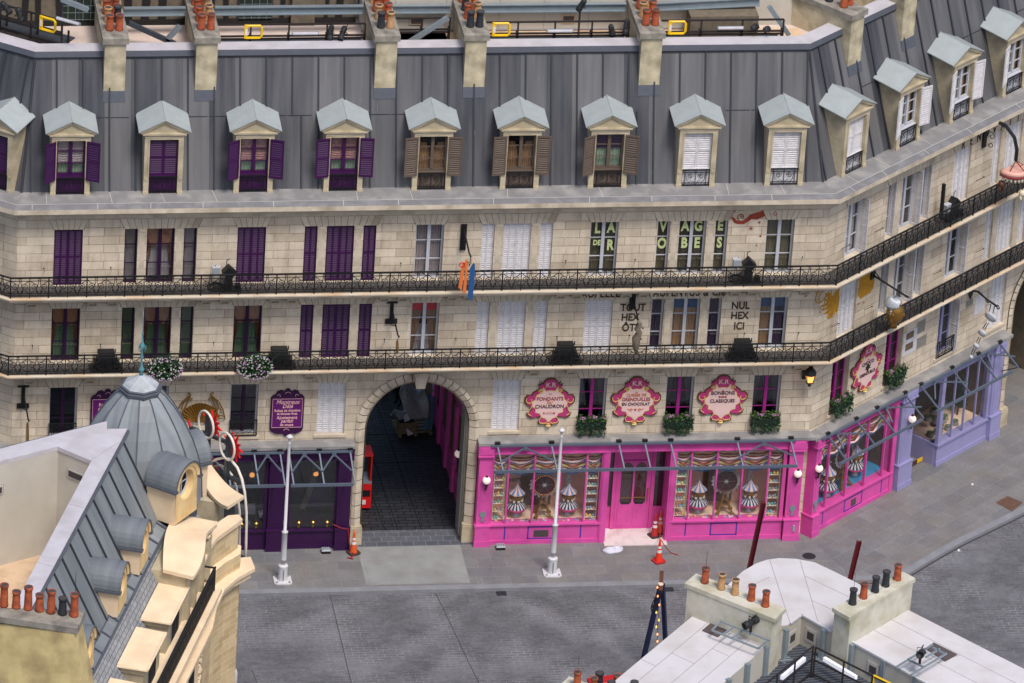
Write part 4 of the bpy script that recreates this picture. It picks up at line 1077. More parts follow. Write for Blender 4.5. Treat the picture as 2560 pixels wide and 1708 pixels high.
def swags(g, xs, zt=3.5, hh=.82, v=-.12, drop=.10):
    for a, b in zip(xs[:-1], xs[1:]):
        def fn(u, t):
            sag = .16*math.sin(PI*u)
            return (a+(b-a)*u, v+.05*math.sin(t*5*2*PI)+.02, zt-t*(hh-.1)-sag*t-.02-(.0))
        g.grid(fn, 10, 30, 'swag', lambda u, t: (u, t*2.9-.25*math.sin(PI*u)*t))
        g.grid(lambda u, t: (a+(b-a)*u, v, zt-(hh-.1)-.16*math.sin(PI*u)-.02-t*.06), 10, 1, 'blue_cloth')
for a, b in ((-.38, 3.28), (5.86, 9.52)):
    g = MB(); xs = [a]+[a+.50+k*(b-a-1.0)/3 for k in range(4)]+[b]; swags(g, xs); ob('drapery', g.mesh('drapery'), SP)
# dark panels at the back of the displays, and painter's tape, grille on the kick boards
g = MB()
for a in (-.38, 5.86): g.box(a+1.15, a+2.2, .82, .84, .85, 3.3, 'display_dark'); g.box(a+2.0, a+2.1, .80, .82, .8, 3.5, 'plywood'); g.box(a+2.7, a+2.85, .80, .84, .8, 3.5, 'plywood')
ob('backdrop', g.mesh('backdrop'), SP)
v = -.325
def tapebox(x0, x1, z0, z1, par=None):
    g = MB()
    if x1-x0 < .1: g.box(x0, x1, v-.003, v, z0, z1, 'blue_tape'); ob('masking_tape', g.mesh('masking_tape'), par); return
    for q in ((x0, x1, z0, z0+.035), (x0, x1, z1-.035, z1), (x0, x0+.04, z0, z1), (x1-.04, x1, z0, z1)): g.box(q[0], q[1], v-.003, v, q[2], q[3], 'blue_tape')
    ob('masking_tape', g.mesh('masking_tape'), par)
tapebox(.90, 1.82, .18, .66, SP); tapebox(7.17, 8.10, .18, .66, SP)
for x in (.10, 2.70, 6.30): tapebox(x, x+.04, .17, .68, SP)
g = MB(); g.box(1.12, 1.62, -.34, -.322, .27, .52, 'grille')
for k in range(6): g.box(1.14, 1.60, -.344, -.34, .29+k*.038, .305+k*.038, 'soot')
ob('vent_grille', g.mesh('vent_grille'), SP)

# wing: pink bay then lavender bay
g = MB()
shopbox(g, .05, 4.62, 'pink', [(.42, 4.42)], zt=3.78, zk=.8, floor='display_blue', back='display_dark', side='display_dark')
shoppilaster(g, .02, .32, 'pink', zt=3.78); g.box(4.42, 4.62, -.36, .02, 0, 3.5, 'pink')
for x in (.85, 1.95, 3.0, 4.0): g.box(x-.026, x+.026, -.33, -.24, .8, 3.5, 'pink')
SW_ = g.build('shopfront', BLD, fr=RW); SW_['label'] = 'angled pink shopfront bay with blue display floor'
g = MB(); g.add([(.42, -.27, .8), (4.42, -.27, .8), (4.42, -.27, 3.5), (.42, -.27, 3.5)], [(0, 1, 2, 3)], 'glass'); ob('shop_window', g.mesh('shop_window'), SW_)
g = MB(); swags(g, [.42, .85, 1.95, 3.0, 4.0, 4.42]); ob('drapery', g.mesh('drapery'), SW_)
tapebox(1.95, 2.95, .18, .66, SW_); tapebox(.75, .79, .17, .68, SW_); tapebox(4.0, 4.04, .17, .68, SW_)
g = MB(); g.box(2.35, 2.6, -.34, -.322, .27, .52, 'grille'); ob('vent_grille', g.mesh('vent_grille'), SW_)
g = MB(); m = 'lavender'
g.box(4.64, 10.6, -.37, .02, 3.5, 3.78, m); g.box(4.64, 10.6, -.42, -.37, 3.7, 3.78, m)
shoppilaster(g, 4.74, 5.45, m, zt=3.78, zb=1.0); shoppilaster(g, 9.98, 10.5, m, zt=3.78, zb=.95)
g.box(7.12, 9.98, -.32, .02, 0, .78, m); g.box(7.10, 9.98, -.35, -.32, 0, .16, m); g.box(7.08, 9.98, -.39, .02, .78, .86, m)
g.box(7.10, 7.28, -.34, -.2, .86, 3.5, m); g.box(9.84, 9.98, -.34, -.2, .86, 3.5, m)
for x in (7.9, 8.55, 9.2): g.box(x-.022, x+.022, -.32, -.25, .86, 3.5, m)
# side return of the recess
g.box(7.10, 7.20, -.2, 1.1, 0, .86, m); g.box(7.10, 7.20, -.2, 1.1, 3.2, 3.5, m); g.box(7.10, 7.2, 1.0, 1.1, .86, 3.2, m); g.box(5.5, 7.2, 1.1, 1.2, 0, 3.5, 'display_dark'); g.box(5.45, 5.55, -.3, 1.1, 0, 3.5, m)
g.box(7.2, 9.98, -.2, 1.6, .78, .80, 'display_floor'); g.add([(7.2, 1.6, .8), (10.1, 1.6, .8), (10.1, 1.6, 3.6), (7.2, 1.6, 3.6)], [(0, 1, 2, 3)], 'stone_grey_block')
g.add([(10.0, -.2, .8), (10.0, 1.6, .8), (10.0, 1.6, 3.6), (10.0, -.2, 3.6)], [(0, 1, 2, 3)], 'display_dark')
g.box(6.75, 7.05, .2, .22, .05, .2, 'safety_yellow'); g.box(6.2, 6.75, .2, .22, .05, .2, 'wood_brown')
SL_ = g.build('shopfront', BLD, fr=RW); SL_['label'] = 'lavender painted shopfront bay beside the right-hand arch'
g = MB(); g.add([(7.28, -.28, .86), (9.84, -.28, .86), (9.84, -.28, 3.5), (7.28, -.28, 3.5)], [(0, 1, 2, 3)], 'glass'); ob('shop_window', g.mesh('shop_window'), SL_); g = MB(); g.add([(7.13, -.2, .86), (7.13, 1.0, .86), (7.13, 1.0, 3.2), (7.13, -.2, 3.2)], [(0, 1, 2, 3)], 'glass_dark'); ob('shop_window', g.mesh('shop_window'), SL_)
# purple shopfront left of the arch
g = MB(); m = 'shop_purple'
wn = [(-7.24, -5.72), (-10.35, -8.12), (-13.4, -11.15), (-16.2, -14.2)]
shopbox(g, -16.55, -5.14, m, wn, back='room', floor='purple_dark', side='room', zt=3.87, zw=3.42, zk=.74)
for a, b in ((-7.98, -7.44), (-5.66, -5.22), (-11.0, -10.5), (-14.05, -13.5)): shoppilaster(g, a, b, m)
for a, b in wn:
    for s in (0, 1):
        cx = a if s == 0 else b
SPU = g.build('shopfront', BLD); SPU['label'] = 'dark purple shopfront left of the archway'
for a, b in wn:
    g = MB(); g.add([(a, -.26, .74), (b, -.26, .74), (b, -.26, 3.42), (a, -.26, 3.42)], [(0, 1, 2, 3)], 'glass_dark'); ob('shop_window', g.mesh('shop_window'), SPU)
g = MB()
g.box(-6.55, -5.75, .3, .34, 1.25, 3.2, 'violet_cloth'); g.plate([(-6.85, 1.3), (-6.65, 1.25), (-6.35, 2.3), (-6.3, 3.1), (-6.42, 3.1), (-6.55, 2.2)], .1, .12, 'drape_olive')
g.box(-9.0, -8.3, .3, .6, 1.0, 1.25, 'sheer'); g.plate([(-9.3, .8), (-8.6, .8), (-8.9, 1.15), (-9.2, 1.1)], .0, .03, 'violet_cloth')
ob('backdrop', g.mesh('backdrop'), SPU)
for a, b in wn[:2]:
    for k in range(4):
        g = MB(); x = b-.22-.48*k; g.lathe([(0, 0), (.045, .0), (.07, .05), (.07, .09), (.04, .12), (0, .12)], 10, 'brass', (x, -.30, .92)); g.box(x-.03, x+.03, -.29, -.27, .80, .88, 'brass'); ob('brass_ornament', g.mesh('brass_ornament'), SPU)
LWS = MB(); shopbox(LWS, -14, -.05, 'shop_purple', [(-4, -1.0), (-8, -5)], back='room', floor='purple_dark', side='room'); LWS.build('shopfront', BLD, fr=LW)

# ---- bare awning frames
def awning(fr, a, b, zt, v1, z1, struts, vees, arms=(), parent=None):
    g = MB(); m = 'awning_steel'; v0 = -.50
    g.bar((a, v0, zt), (b, v0, zt), .07, .07, m); g.bar((a+.05, v1, z1), (b-.05 if b-a > 3 else b, v1, z1), .06, .10, m)
    for x in struts: g.bar((x, v0, zt-.03), (x+.12, v1, z1), .05, .05, m); g.box(x-.09, x+.09, -.5, -.40, zt+.02, zt+.12, 'iron')
    for (xc, xa, xb) in vees:
        for xx in (xa, xb): g.bar((xc, v0+.02, zt-.10), (xx, (v0+v1)/2-.1, (zt+z1)/2-.05), .045, .045, m)
        g.box(xc-.07, xc+.07, v0-.05, v0+.03, zt-.16, zt+.03, m)
    for x in arms: g.bar((x, v1, z1-.02), (x+.05, -.4, z1-.55), .03, .03, 'iron')
    return g.build('awning_frame', BLD, fr=fr)
awning(MAIN, -.55, 9.85, 3.90, -1.2, 3.30, [-.34, 1.49, 3.78, 4.67, 5.55, 7.83, 9.67], [(.6, -.25, 1.5), (8.74, 7.9, 9.7)])
def qs(xs, v): return [Q(RW, (2, 3), x, y, v)[0] for x, y in xs]
st = qs([(560, 850), (820, 710), (1010, 610), (1270, 465)], -.5); pk = qs([(640, 800), (1090, 560)], -.5)
awning(RW, .12, 4.78, 3.80, -1.25, 3.12, st, [(pk[0], st[0]+.25, st[1]+.3), (pk[1], st[2]+.25, st[3]+.3)])
st = qs([(1415, 390), (1700, 240), (1940, 115), (2140, 10)], -.5)
awning(RW, st[0]-.1, 9.9, 3.80, -1.25, 3.12, st, [(st[0]+.75, st[0]+.2, st[1]+.25), (st[2]+.5, st[2]+.2, st[3]+.25)], arms=[st[3]+.3])
awning(MAIN, -7.42, -5.25, 3.80, -1.2, 2.93, [-7.38, -6.36, -5.32], [(-6.86, -7.3, -6.3), (-5.86, -6.28, -5.3)], arms=[-7.3, -5.5])
awning(MAIN, -10.6, -7.55, 3.80, -1.2, 2.93, [-10.5, -9.5, -8.55, -7.68], [(-10.0, -10.4, -9.5), (-8.1, -8.5, -7.65)], arms=[-7.9])
awning(MAIN, -16.2, -10.9, 3.80, -1.2, 2.93, [-16, -14.2, -12.5, -11.1], [(-13.3, -14.1, -12.5)])
# ================================================================== THINGS ON AND AROUND THE FACADES
def instmesh(key, fn, smooth=False): return cached(key, fn, smooth)
def foliage(g, n, rx, ry, z0, z1, m, s=.035, box=True, droop=0.0):
    for _ in range(n):
        if box: p = Vector((random.uniform(-rx, rx), random.uniform(-ry, ry), random.uniform(z0, z1)))
        else:
            t = random.uniform(0, 2*PI); ph = random.uniform(-1, 1); r = random.random()**.35
            p = Vector((rx*r*math.sqrt(1-ph*ph)*math.cos(t), ry*r*math.sqrt(1-ph*ph)*math.sin(t), (z0+z1)/2+(z1-z0)/2*ph*r))
        a = Vector((random.uniform(-1, 1), random.uniform(-1, 1), random.uniform(-.6, 1))).normalized(); b = a.cross(Vector((random.uniform(-1, 1), random.uniform(-1, 1), random.uniform(-1, 1)))).normalized()
        k = s*random.uniform(.7, 1.5)
        g.add([p-a*k, p+b*k*.5, p+a*k, p-b*k*.5], [(0, 1, 2, 3)], m)
# window boxes
def winbox(seed):
    def f():
        random.seed(seed); g = MB(); foliage(g, 900, .50, .16, -.38, .12, 'leaf', .04); foliage(g, 160, .5, .17, .0, .2, 'leaf_light', .04)
        for i in range(14): foliage(g, 18, .03, .03, -.55, -.3, 'leaf', .03); 
        for i in range(10):
            x = random.uniform(-.46, .46); g.X = Matrix.Translation((x, -.1, random.uniform(-.12, .0))); foliage(g, 16, .05, .06, -.45, -.3, 'leaf', .035); g.X = None
        return g
    return f
def winflow(seed):
    def f():
        random.seed(seed); g = MB()
        for i in range(5): g.X = Matrix.Translation((random.uniform(-.42, .42), random.uniform(-.1, .0), .13)); foliage(g, 26, .09, .08, -.04, .05, 'petal_pink', .022, False); g.X = None
        return g
    return f
def boxm():
    g = MB(); g.hexa([(-.44, -.1, -.3), (.44, -.1, -.3), (.44, .1, -.3), (-.44, .1, -.3)], [(-.48, -.13, 0), (.48, -.13, 0), (.48, .12, 0), (-.48, .12, 0)], 'planter'); return g
for i, (fr, u, lab) in enumerate([(MAIN, BAYS[6], 'green window box between the FONDANTS and GRENOUILLES signs'), (MAIN, BAYS[7], 'green window box between the GRENOUILLES and BONBONS signs'),
                              (MAIN, BAYS[8], 'green window box right of the BONBONS CLASSIQUES sign'), (RW, 1.5, 'green window box left of the CHOCO GRENOUILLE sign'), (RW, 4.45, 'green window box right of the CHOCO GRENOUILLE sign')]):
    t = thing('window_box', lab, 'planter', at(fr, u, -.17, ZM+.42 if fr is MAIN else ZM+.46), fr.a, 'window boxes above the pink shop')
    ob('box', instmesh(('box',), boxm), t); ob('foliage', instmesh(('foliage', 'w', i % 3), winbox(11+i % 3)), t); ob('flowers', instmesh(('flowers', 'w', i % 3), winflow(5+i % 3)), t)
# hanging flower baskets on the lower balcony
def basket(seed):
    def f():
        random.seed(seed); g = MB(); foliage(g, 1500, .60, .30, -.50, .36, 'leaf', .05, False); foliage(g, 200, .60, .30, -.50, .36, 'leaf_light', .045, False)
        for i in range(46):
            x = random.gauss(0, .16); x2 = x*1.6+random.gauss(0, .05); y2 = random.gauss(0, .05); z2 = random.uniform(.36, .52)
            g.add([(x-.012, 0, .15), (x+.012, 0, .15), (x2, y2, z2)], [(0, 1, 2)], 'leaf')
        return g
    return f
def basketf(seed):
    def f():
        random.seed(seed+1); g = MB()
        for i in range(170):
            t = random.uniform(0, 2*PI); ph = random.uniform(-1, 1); q = math.sqrt(1-ph*ph)
            p = Vector((.60*q*math.cos(t), -abs(.31*q*math.sin(t))-.02, -.07+.44*ph)); r = random.uniform(.018, .032); m = 'petal_white' if random.random() < .62 else 'petal_pink'
            for k in range(5):
                a = 2*PI*k/5+i; g.add([p, p+Vector((r*math.cos(a), -.012, r*math.sin(a))), p+Vector((r*math.cos(a+.9), -.012, r*math.sin(a+.9)))], [(0, 1, 2)], m)
        return g
    return f
for i, (u, lab) in enumerate([(-11.72, 'basket of white and pink flowers on lower balcony beside the dome spire'), (-8.72, 'basket of white and pink flowers below the single green curtained window')]):
    t = thing('flower_basket', lab, 'flower basket', at(MAIN, u, -.98, 7.42), 0, 'flower baskets on the lower balcony')
    ob('foliage', instmesh(('foliage', 'b', i), basket(21+i)), t); ob('flowers', instmesh(('flowers', 'b', i), basketf(31+i)), t)
    g = MB(); g.tube([(-.4, .12, .2), (-.3, .0, -.25), (.3, 0, -.25), (.4, .12, .2)], .02, 5, 'iron'); ob('basket', g.mesh('basket'), t)

# thin metal stay rods leaning out of the wall at each balcony
def stay():
    g = MB(); g.tube([(0, 0, 0), (-.06, -.35, .30)], .010, 5, 'iron'); g.lathe([(0, 0), (.025, .0), (.025, .03), (0, .03)], 6, 'iron', (-.06, -.35, .29)); return g
ms = instmesh(('stay_rod',), stay)
for (fr, z, us) in ((MAIN, 10.5, [-15.7, -13.5, -10.05, -3.9, -1.9+.25, 1.62, 3.95, 6.95+.5, 9.6]), (MAIN, 7.65, [-16.0, -13.75, -10.0, -4.3, -1.9, 1.5, 3.95, 7.85, 9.7]), (RW, 10.6, [.9, 2.7, 8.3]), (RW, 7.7, [.7, 2.5, 6.3, 8.7])):
    for u in us: ob('stay_rod', ms, BLD, at(fr, u, -.02, z), fr.a)

# floodlight boxes on the balconies
def flood():
    g = MB(); g.hexa([(-.30, -.20, .30), (.30, -.20, .30), (.30, .20, .30), (-.30, .20, .30)], [(-.26, -.12, .66), (.26, -.12, .66), (.26, .16, .66), (-.26, .16, .66)], 'black_plastic')
    for s in (-1, 1): g.box(s*.29-.015, s*.29+.015, -.03, .03, .60, .72, 'black_plastic')
    return g
def floodbase():
    g = MB(); g.box(-.55, .55, -.22, .24, .0, .07, 'black_plastic'); g.box(-.42, .42, -.16, .18, .09, .28, 'black_plastic')
    for s in (-1, 1): g.box(s*.33-.02, s*.33+.02, -.03, .03, .07, .52, 'black_plastic')
    g.tube([(-.5, -.1, .1), (-.3, -.26, .16), (0, -.24, .1), (.3, -.28, .2), (.52, -.1, .1)], .014, 5, 'iron'); return g
FLB = [(-13.75+.15, 'left of the flower baskets'), (-7.85, 'right of the second flower basket'), (1.75, 'above the FONDANTS DU CHAUDRON sign'), (7.75, 'above the BONBONS CLASSIQUES sign')]
for i, (u, w_) in enumerate(FLB):
    t = thing('floodlight', 'black floodlight box on the lower balcony '+w_, 'floodlight', at(MAIN, u, -.42, 7.07), 0, 'floodlights on the lower balcony')
    ob('housing', instmesh(('housing',), flood), t); ob('stand', instmesh(('stand',), floodbase), t)
def spot2():
    g = MB(); g.X = Matrix.Rotation(R(45), 4, 'Y'); g.box(-.18, .18, -.12, .16, -.15, .18, 'black_plastic'); g.X = None
    g.tube([(-.08, 0, .2), (-.08, 0, .46), (.02, 0, .50)], .016, 5, 'iron'); return g
def psu():
    g = MB(); g.box(-.12, .12, -.08, .08, .0, .34, 'grey_plastic'); g.box(-.13, .13, -.09, .09, .30, .34, 'white_frame'); return g
def coil():
    g = MB()
    for k in range(4): g.tube([(.26*math.cos(a*PI/8)*(1-k*.1), -.1-.02*k, .16+.16*math.sin(a*PI/8)*(1-k*.08)) for a in range(16)], .011, 4, 'iron', closed=True)
    g.box(-.05, .85, -.16, .16, .0, .05, 'black_plastic'); g.box(.3, .55, -.10, .10, .05, .4, 'black_plastic'); g.box(.65, .82, -.08, .08, .05, .2, 'black_plastic'); return g
for i, (fr, u, lab) in enumerate([(MAIN, -10.08, 'tilted black spotlight with grey box on upper balcony beside purple shutters'), (MAIN, 7.32, 'tilted black spotlight with grey box on upper balcony right of the letter windows'),
                              (RW, 6.2, 'tilted black spotlight with upright rod on the upper balcony of the angled front')]):
    t = thing('spotlight', lab, 'spotlight', at(fr, u, -.40, 9.95), fr.a, 'spotlights on the upper balcony')
    ob('power_box', instmesh(('power_box',), psu), t, (0, 0, .52 if fr is MAIN else .3)); ob('lamp_head', instmesh(('lamp_head',), spot2), t, (.42, 0, .62 if fr is MAIN else .5)); ob('stand', instmesh(('stand', 2), coil), t)
    if fr is RW:
        g = MB(); g.box(-.05, .05, -.05, .05, 0, 1.3, 'iron'); ob('rod', g.mesh('rod'), t, (-.3, 0, .2))

# ---- pink cartouche signs
HO = [(0, -224), (34, -219), (60, -197), (74, -170), (92, -190), (90, -160), (113, -168), (108, -140), (97, -128), (122, -112), (165, -85), (172, -62), (210, -66), (232, -42), (233, -5), (212, 24), (180, 42), (168, 70), (182, 92), (208, 104), (196, 132), (160, 150), (120, 140), (86, 136), (84, 158), (98, 190), (86, 204), (40, 206), (24, 222), (0, 226)]
HI = [(0, -98), (36, -94), (64, -128), (60, -98), (78, -78), (112, -56), (118, -24), (146, -2), (140, 34), (112, 52), (112, 82), (76, 92), (60, 122), (28, 134), (0, 164)]
KX, KZ = .003687, .004115
def half(h, s=1.0, ox=0.0): return [(x*KX*s, -z*KZ*s) for x, z in h]+[(-x*KX*s, -z*KZ*s) for x, z in h[::-1] if x != 0]
def cartouche():
    g = MB(); g.plate(half(HO), -.03, .02, 'sign_outline'); g.plate(half(HO, .94), -.045, -.03, 'sign_magenta')
    g.plate(half(HI, 1.14), -.055, -.045, 'sign_yellow'); g.plate(half(HI, 1.09), -.062, -.055, 'sign_cream'); return g
def carscroll():
    g = MB()
    for s in (-1, 1):
        g.tube([(x, -.06, z) for x, _, z in spiral(s*.32, .43, .09, .02, 90-s*90, 90-s*90+s*500, 18)], .014, 5, 'sign_yellow')
        g.tube([(x*s, -.06, z) for x, z in [(.22, .52), (.16, .62), (.2, .56)]], .012, 4, 'sign_yellow')
        g.tube([(x, -.06, z) for x, _, z in spiral(s*.68, .08, .13, .06, 90-s*60, 90-s*60-s*260, 14)], .014, 5, 'sign_yellow')
        g.tube([(s*.58, -.06, -.1), (s*.66, -.06, -.26), (s*.72, -.06, -.42), (s*.60, -.06, -.5)], .012, 5, 'sign_yellow')
        g.tube([(s*.26, -.06, -.56), (s*.33, -.06, -.66), (s*.29, -.06, -.78), (s*.12, -.06, -.80), (s*.06, -.06, -.74)], .013, 5, 'sign_yellow')
    g.lathe([(0, -.04), (.1, -.04), (.05, .0), (.09, .04), (0, .04)], 8, 'sign_yellow', (0, -.02, -.85)); return g
def sign(fr, u, z, label, lines, extra=None, sc=1.0):
    t = thing('shop_sign', label, 'sign', at(fr, u, -.03, z), fr.a, 'pink scrollwork signs')
    ob('board', instmesh(('board',), cartouche), t); ob('scrollwork', instmesh(('scrollwork',), carscroll), t)
    ob('lettering', text_mesh('K.R', .24, 'sign_cream', .95, .004), t, (0, -.062, .66))
    for (s, y, sz, c, sx) in lines: ob('lettering', text_mesh(s, sz, c, sx, .002), t, (0, -.072, y))
    g = MB()
    if extra == 'candy':
        for k in range(5): g.bar((-.11+.055*k, 0, -.04), (-.07+.055*k, 0, .04), .02, .008, 'denture_red')
        g.plate([(-.2, -.04), (-.13, 0), (-.2, .04)], -.004, .004, 'denture_red'); g.plate([(.13, 0), (.2, -.04), (.2, .04)], -.004, .004, 'denture_red'); zz = -.40
    elif extra == 'hearts':
        for s in (-1, 1): g.tube(arc(s*.14, 0, .04, 0, 300, 10), .012, 4, 'ink_orange'); g.bar((s*.18, 0, 0), (s*.27, 0, .04), .02, .008, 'ink_orange')
        g.plate([(0, -.05), (.045, .01), (.02, .035), (0, .015), (-.02, .035), (-.045, .01)], -.004, .004, 'denture_red'); zz = -.33
    elif extra == 'sweet':
        g.lathe([(0, -.03), (.05, -.02), (.06, 0), (.05, .02), (0, .03)], 10, 'denture_red', sy=.3); g.plate([(-.13, -.05), (-.05, 0), (-.13, .05)], -.004, .004, 'denture_red'); g.plate([(.05, 0), (.13, -.05), (.13, .05)], -.004, .004, 'denture_red'); zz = .10
    elif extra == 'frog':
        g.plate([(-.16, -.05), (-.09, .0), (-.13, .06), (-.06, .05), (-.05, .12), (0, .15), (.05, .12), (.06, .05), (.15, .09), (.1, .0), (.17, -.06), (.06, -.05), (.03, -.16), (-.03, -.16), (-.06, -.05)], -.006, .004, 'planter'); zz = .03
    ob('emblem', g.mesh('emblem'), t, (0, -.075, zz))
    g = MB()
    for k in range(5): a = R(30+30*k); g.bar((.02*math.cos(a), 0, .02*math.sin(a)), (.055*math.cos(a), 0, .055*math.sin(a)), .012, .006, 'ink_orange')
    ob('emblem', g.mesh('emblem'), t, (0, -.075, .30))
    return t
def suz(t, x, y): return Q(MAIN, t, x, y, -.05)
c = suz((2, 2), 345, 555); sign(MAIN, c[0], c[1], 'pink scroll sign reading FONDANTS DU CHAUDRON', 'sign' and [('FONDANTS', .14, .19, 'denture_red', .9), ('DU', .0, .13, 'ink_orange', 1), ('CHAUDRON', -.15, .19, 'ink', .9)], 'candy')
c = suz((2, 2), 1136, 540); sign(MAIN, c[0], c[1], 'pink scroll sign reading CUISSES DE GRENOUILLES EN CHOCOLAT', [('CUISSES DE', .22, .14, 'ink_orange', .95), ('GRENOUILLES', .06, .18, 'denture_red', .85), ('EN CHOCOLAT', -.12, .15, 'ink', .9)], 'hearts')
c = suz((2, 2), 1930, 525); sign(MAIN, c[0], c[1], 'pink scroll sign reading BONBONS CLASSIQUES', [('BONBONS', .24, .19, 'ink', .9), ('CLASSIQUES', -.06, .18, 'ink', .85)], 'sweet')
c = Q(RW, (2, 3), 905, 240, -.05); sign(RW, c[0], c[1], 'pink scroll sign reading CHOCO GRENOUILLE with green frog', [('CHOCO', .20, .19, 'ink', .9), ('GRENOUILLE', -.20, .17, 'ink', .85)], 'frog')

# purple plaque signs
PO = [(0, -238), (20, -228), (30, -205), (60, -222), (95, -210), (110, -180), (135, -172), (152, -150), (152, 150), (140, 175), (110, 195), (80, 205), (50, 200), (28, 205), (18, 222), (0, 226)]
def plaque():
    g = MB(); o = [(x*KX, -z*KZ*.95) for x, z in PO]+[(-x*KX, -z*KZ*.95) for x, z in PO[::-1] if x]; g.plate(o, -.035, .02, 'sign_purple_dark')
    g.plate([(-.50, -.54), (.50, -.54), (.50, .54), (-.50, .54)], -.042, -.035, 'sign_purple')
    for a, b in (((-.5, -.54), (.5, -.54)), ((.5, -.54), (.5, .54)), ((.5, .54), (-.5, .54)), ((-.5, .54), (-.5, -.54))): g.bar((a[0], -.044, a[1]), (b[0], -.044, b[1]), .012, .012, 'sign_pink_text')
    for s in (-1, 1): g.tube(arc(s*.3, .66, .05, 90-s*90, 90+s*140, 8, -.04), .008, 4, 'sign_pink_text'); g.tube(arc(0, s*.7, .10, 20, 160, 8, -.04), .008, 4, 'sign_pink_text')
    return g
c = Q(MAIN, (2, 1), 285, 655, -.05)
t = thing('shop_sign', 'purple plaque sign with pink writing left of the white shutters by the arch', 'sign', at(MAIN, c[0], -.03, c[1]), 0, 'purple plaque signs')
ob('board', instmesh(('board', 'p'), plaque), t)
for s, z, sz, sh in (('Montreux', .42, .21, .3), ('Délé', .26, .20, .3), ('Robes de chambre', .10, .125, 0), ('et blouses fines', -.02, .12, 0), ('Ajustement', -.17, .16, 0), ('parfait', -.30, .17, .3), ('de coupe', -.44, .13, 0)):
    ob('lettering', text_mesh(s, sz, 'sign_pink_text', .92, .003, shear=sh), t, (0, -.05, z))
c = Q(MAIN, (2, 0), 985, 660, -.05)
t = thing('shop_sign', 'purple plaque sign half hidden behind the grey dome', 'sign', at(MAIN, c[0], -.03, c[1]), 0, 'purple plaque signs')
ob('board', instmesh(('board', 'p'), plaque), t)
for s, z in (('Robes', .34), ('du soir', .18)): ob('lettering', text_mesh(s, .17, 'sign_pink_text', .92, .003), t, (-.1, -.05, z))

# gilt fan ornament
c = Q(MAIN, (2, 0), 1830, 740, -.05)
t = thing('fan_ornament', 'large gilt fan with scrolling leaves fixed on the wall behind the dome', 'ornament', at(MAIN, c[0], -.04, c[1]))
g = MB(); n = 17
for k in range(n):
    a0, a1 = R(8+164*k/n), R(8+164*(k+1)/n); am = (a0+a1)/2; r = .68
    g.add([(0, 0, -.02), (r*math.cos(a0), -.0, r*math.sin(a0)*1.05), ((r+.03)*math.cos(am), -.07, (r+.03)*math.sin(am)*1.05), (r*math.cos(a1), 0, r*math.sin(a1)*1.05)], [(0, 1, 2), (0, 2, 3)], 'gold')
ob('fan', g.mesh('fan'), t)
for s in (-1, 1):
    g = MB(); g.tube([(s*x, -.05, z) for x, z in [(.04, 0), (.1, .12), (.2, .03), (.5, .25), (.62, .55), (.55, .8), (.38, .98), (.27, .9), (.35, .85)]], .022, 6, 'gold')
    g.tube([(s*x, -.05, z) for x, z in [(.56, .42), (.42, .82), (.34, 1.06), (.38, 1.14), (.43, 1.1)]], .024, 6, 'gold')
    g.tube([(s*x, -.05, z) for x, z in [(.85, .1), (.78, .45), (.62, .78), (.45, .95), (.36, 1.02)]], .022, 6, 'gold')
    for k in range(5): g.tube([(s*(.62+.02*k), -.05, .18+.1*k), (s*(.8-.02*k), -.05, .12+.12*k)], .014, 5, 'gold')
    ob('scrollwork', g.mesh('scrollwork'), t)

# ---- lettering on glass and stone
def put(txt, fr, tile, x, y, size, mat, v=-.012, sx=.8, off=.008, name='lettering', **k):
    u, z = Q(fr, tile, x, y, v); return ob(name, text_mesh(txt, size, mat, sx, off, **k), BLD, at(fr, u, v, z), fr.a)
for s, x, y in (('L', 785, 530), ('A', 910, 525), ('R', 900, 685), ('V', 1388, 515), ('A', 1590, 510), ('G', 1712, 510), ('E', 1912, 505), ('O', 1375, 670), ('B', 1580, 665), ('E', 1697, 665), ('S', 1903, 663)):
    u, z = Q(MAIN, (1, 2), x, y, .19); o = ob('window_letter', text_mesh(s, .52, 'letter_pale', .72, .022), BLD, at(MAIN, u, .19, z)); o['label'] = 'pale yellow letter %s pasted in a window' % s
u, z = Q(MAIN, (1, 2), 778, 662, .19); o = ob('window_letter', text_mesh('DE', .26, 'letter_pale', .8, .010), BLD, at(MAIN, u, .19, z)); o['label'] = 'small pale yellow letters DE pasted in a window'
for s, x, y in (('NUL', 2098, 1240), ('HEX', 2090, 1332), ('ICI', 2085, 1428)): put(s, MAIN, (1, 2), x, y, .38, 'ink_dark', sx=.82)
for s, x, y in (('TOUT', 1112, 1258), ('HEX', 1085, 1348), ('ÔTÉ', 1090, 1442)): put(s, MAIN, (1, 2), x, y, .38, 'ink_dark', sx=.82)
put('AUPELLE', MAIN, (1, 2), 812, 1130, .44, 'ink_dark', v=-.02, sx=.72, spacing=1.1); put('PAUPENTUS & Cie', MAIN, (1, 2), 1605, 1118, .44, 'ink_dark', v=-.02, sx=.68, spacing=1.1)
u, z = Q(RW, (0, 3), 1815, 1290, -.02); u2 = Q(RW, (0, 3), 2240, 1080, -.02)[0]
for i, ch in enumerate('RÉNOVATION'): ob('lettering', text_mesh(ch, .42, 'ink_dark', .7, .008), BLD, at(RW, u-.1+i*.44, -.02, 12.28), A1)

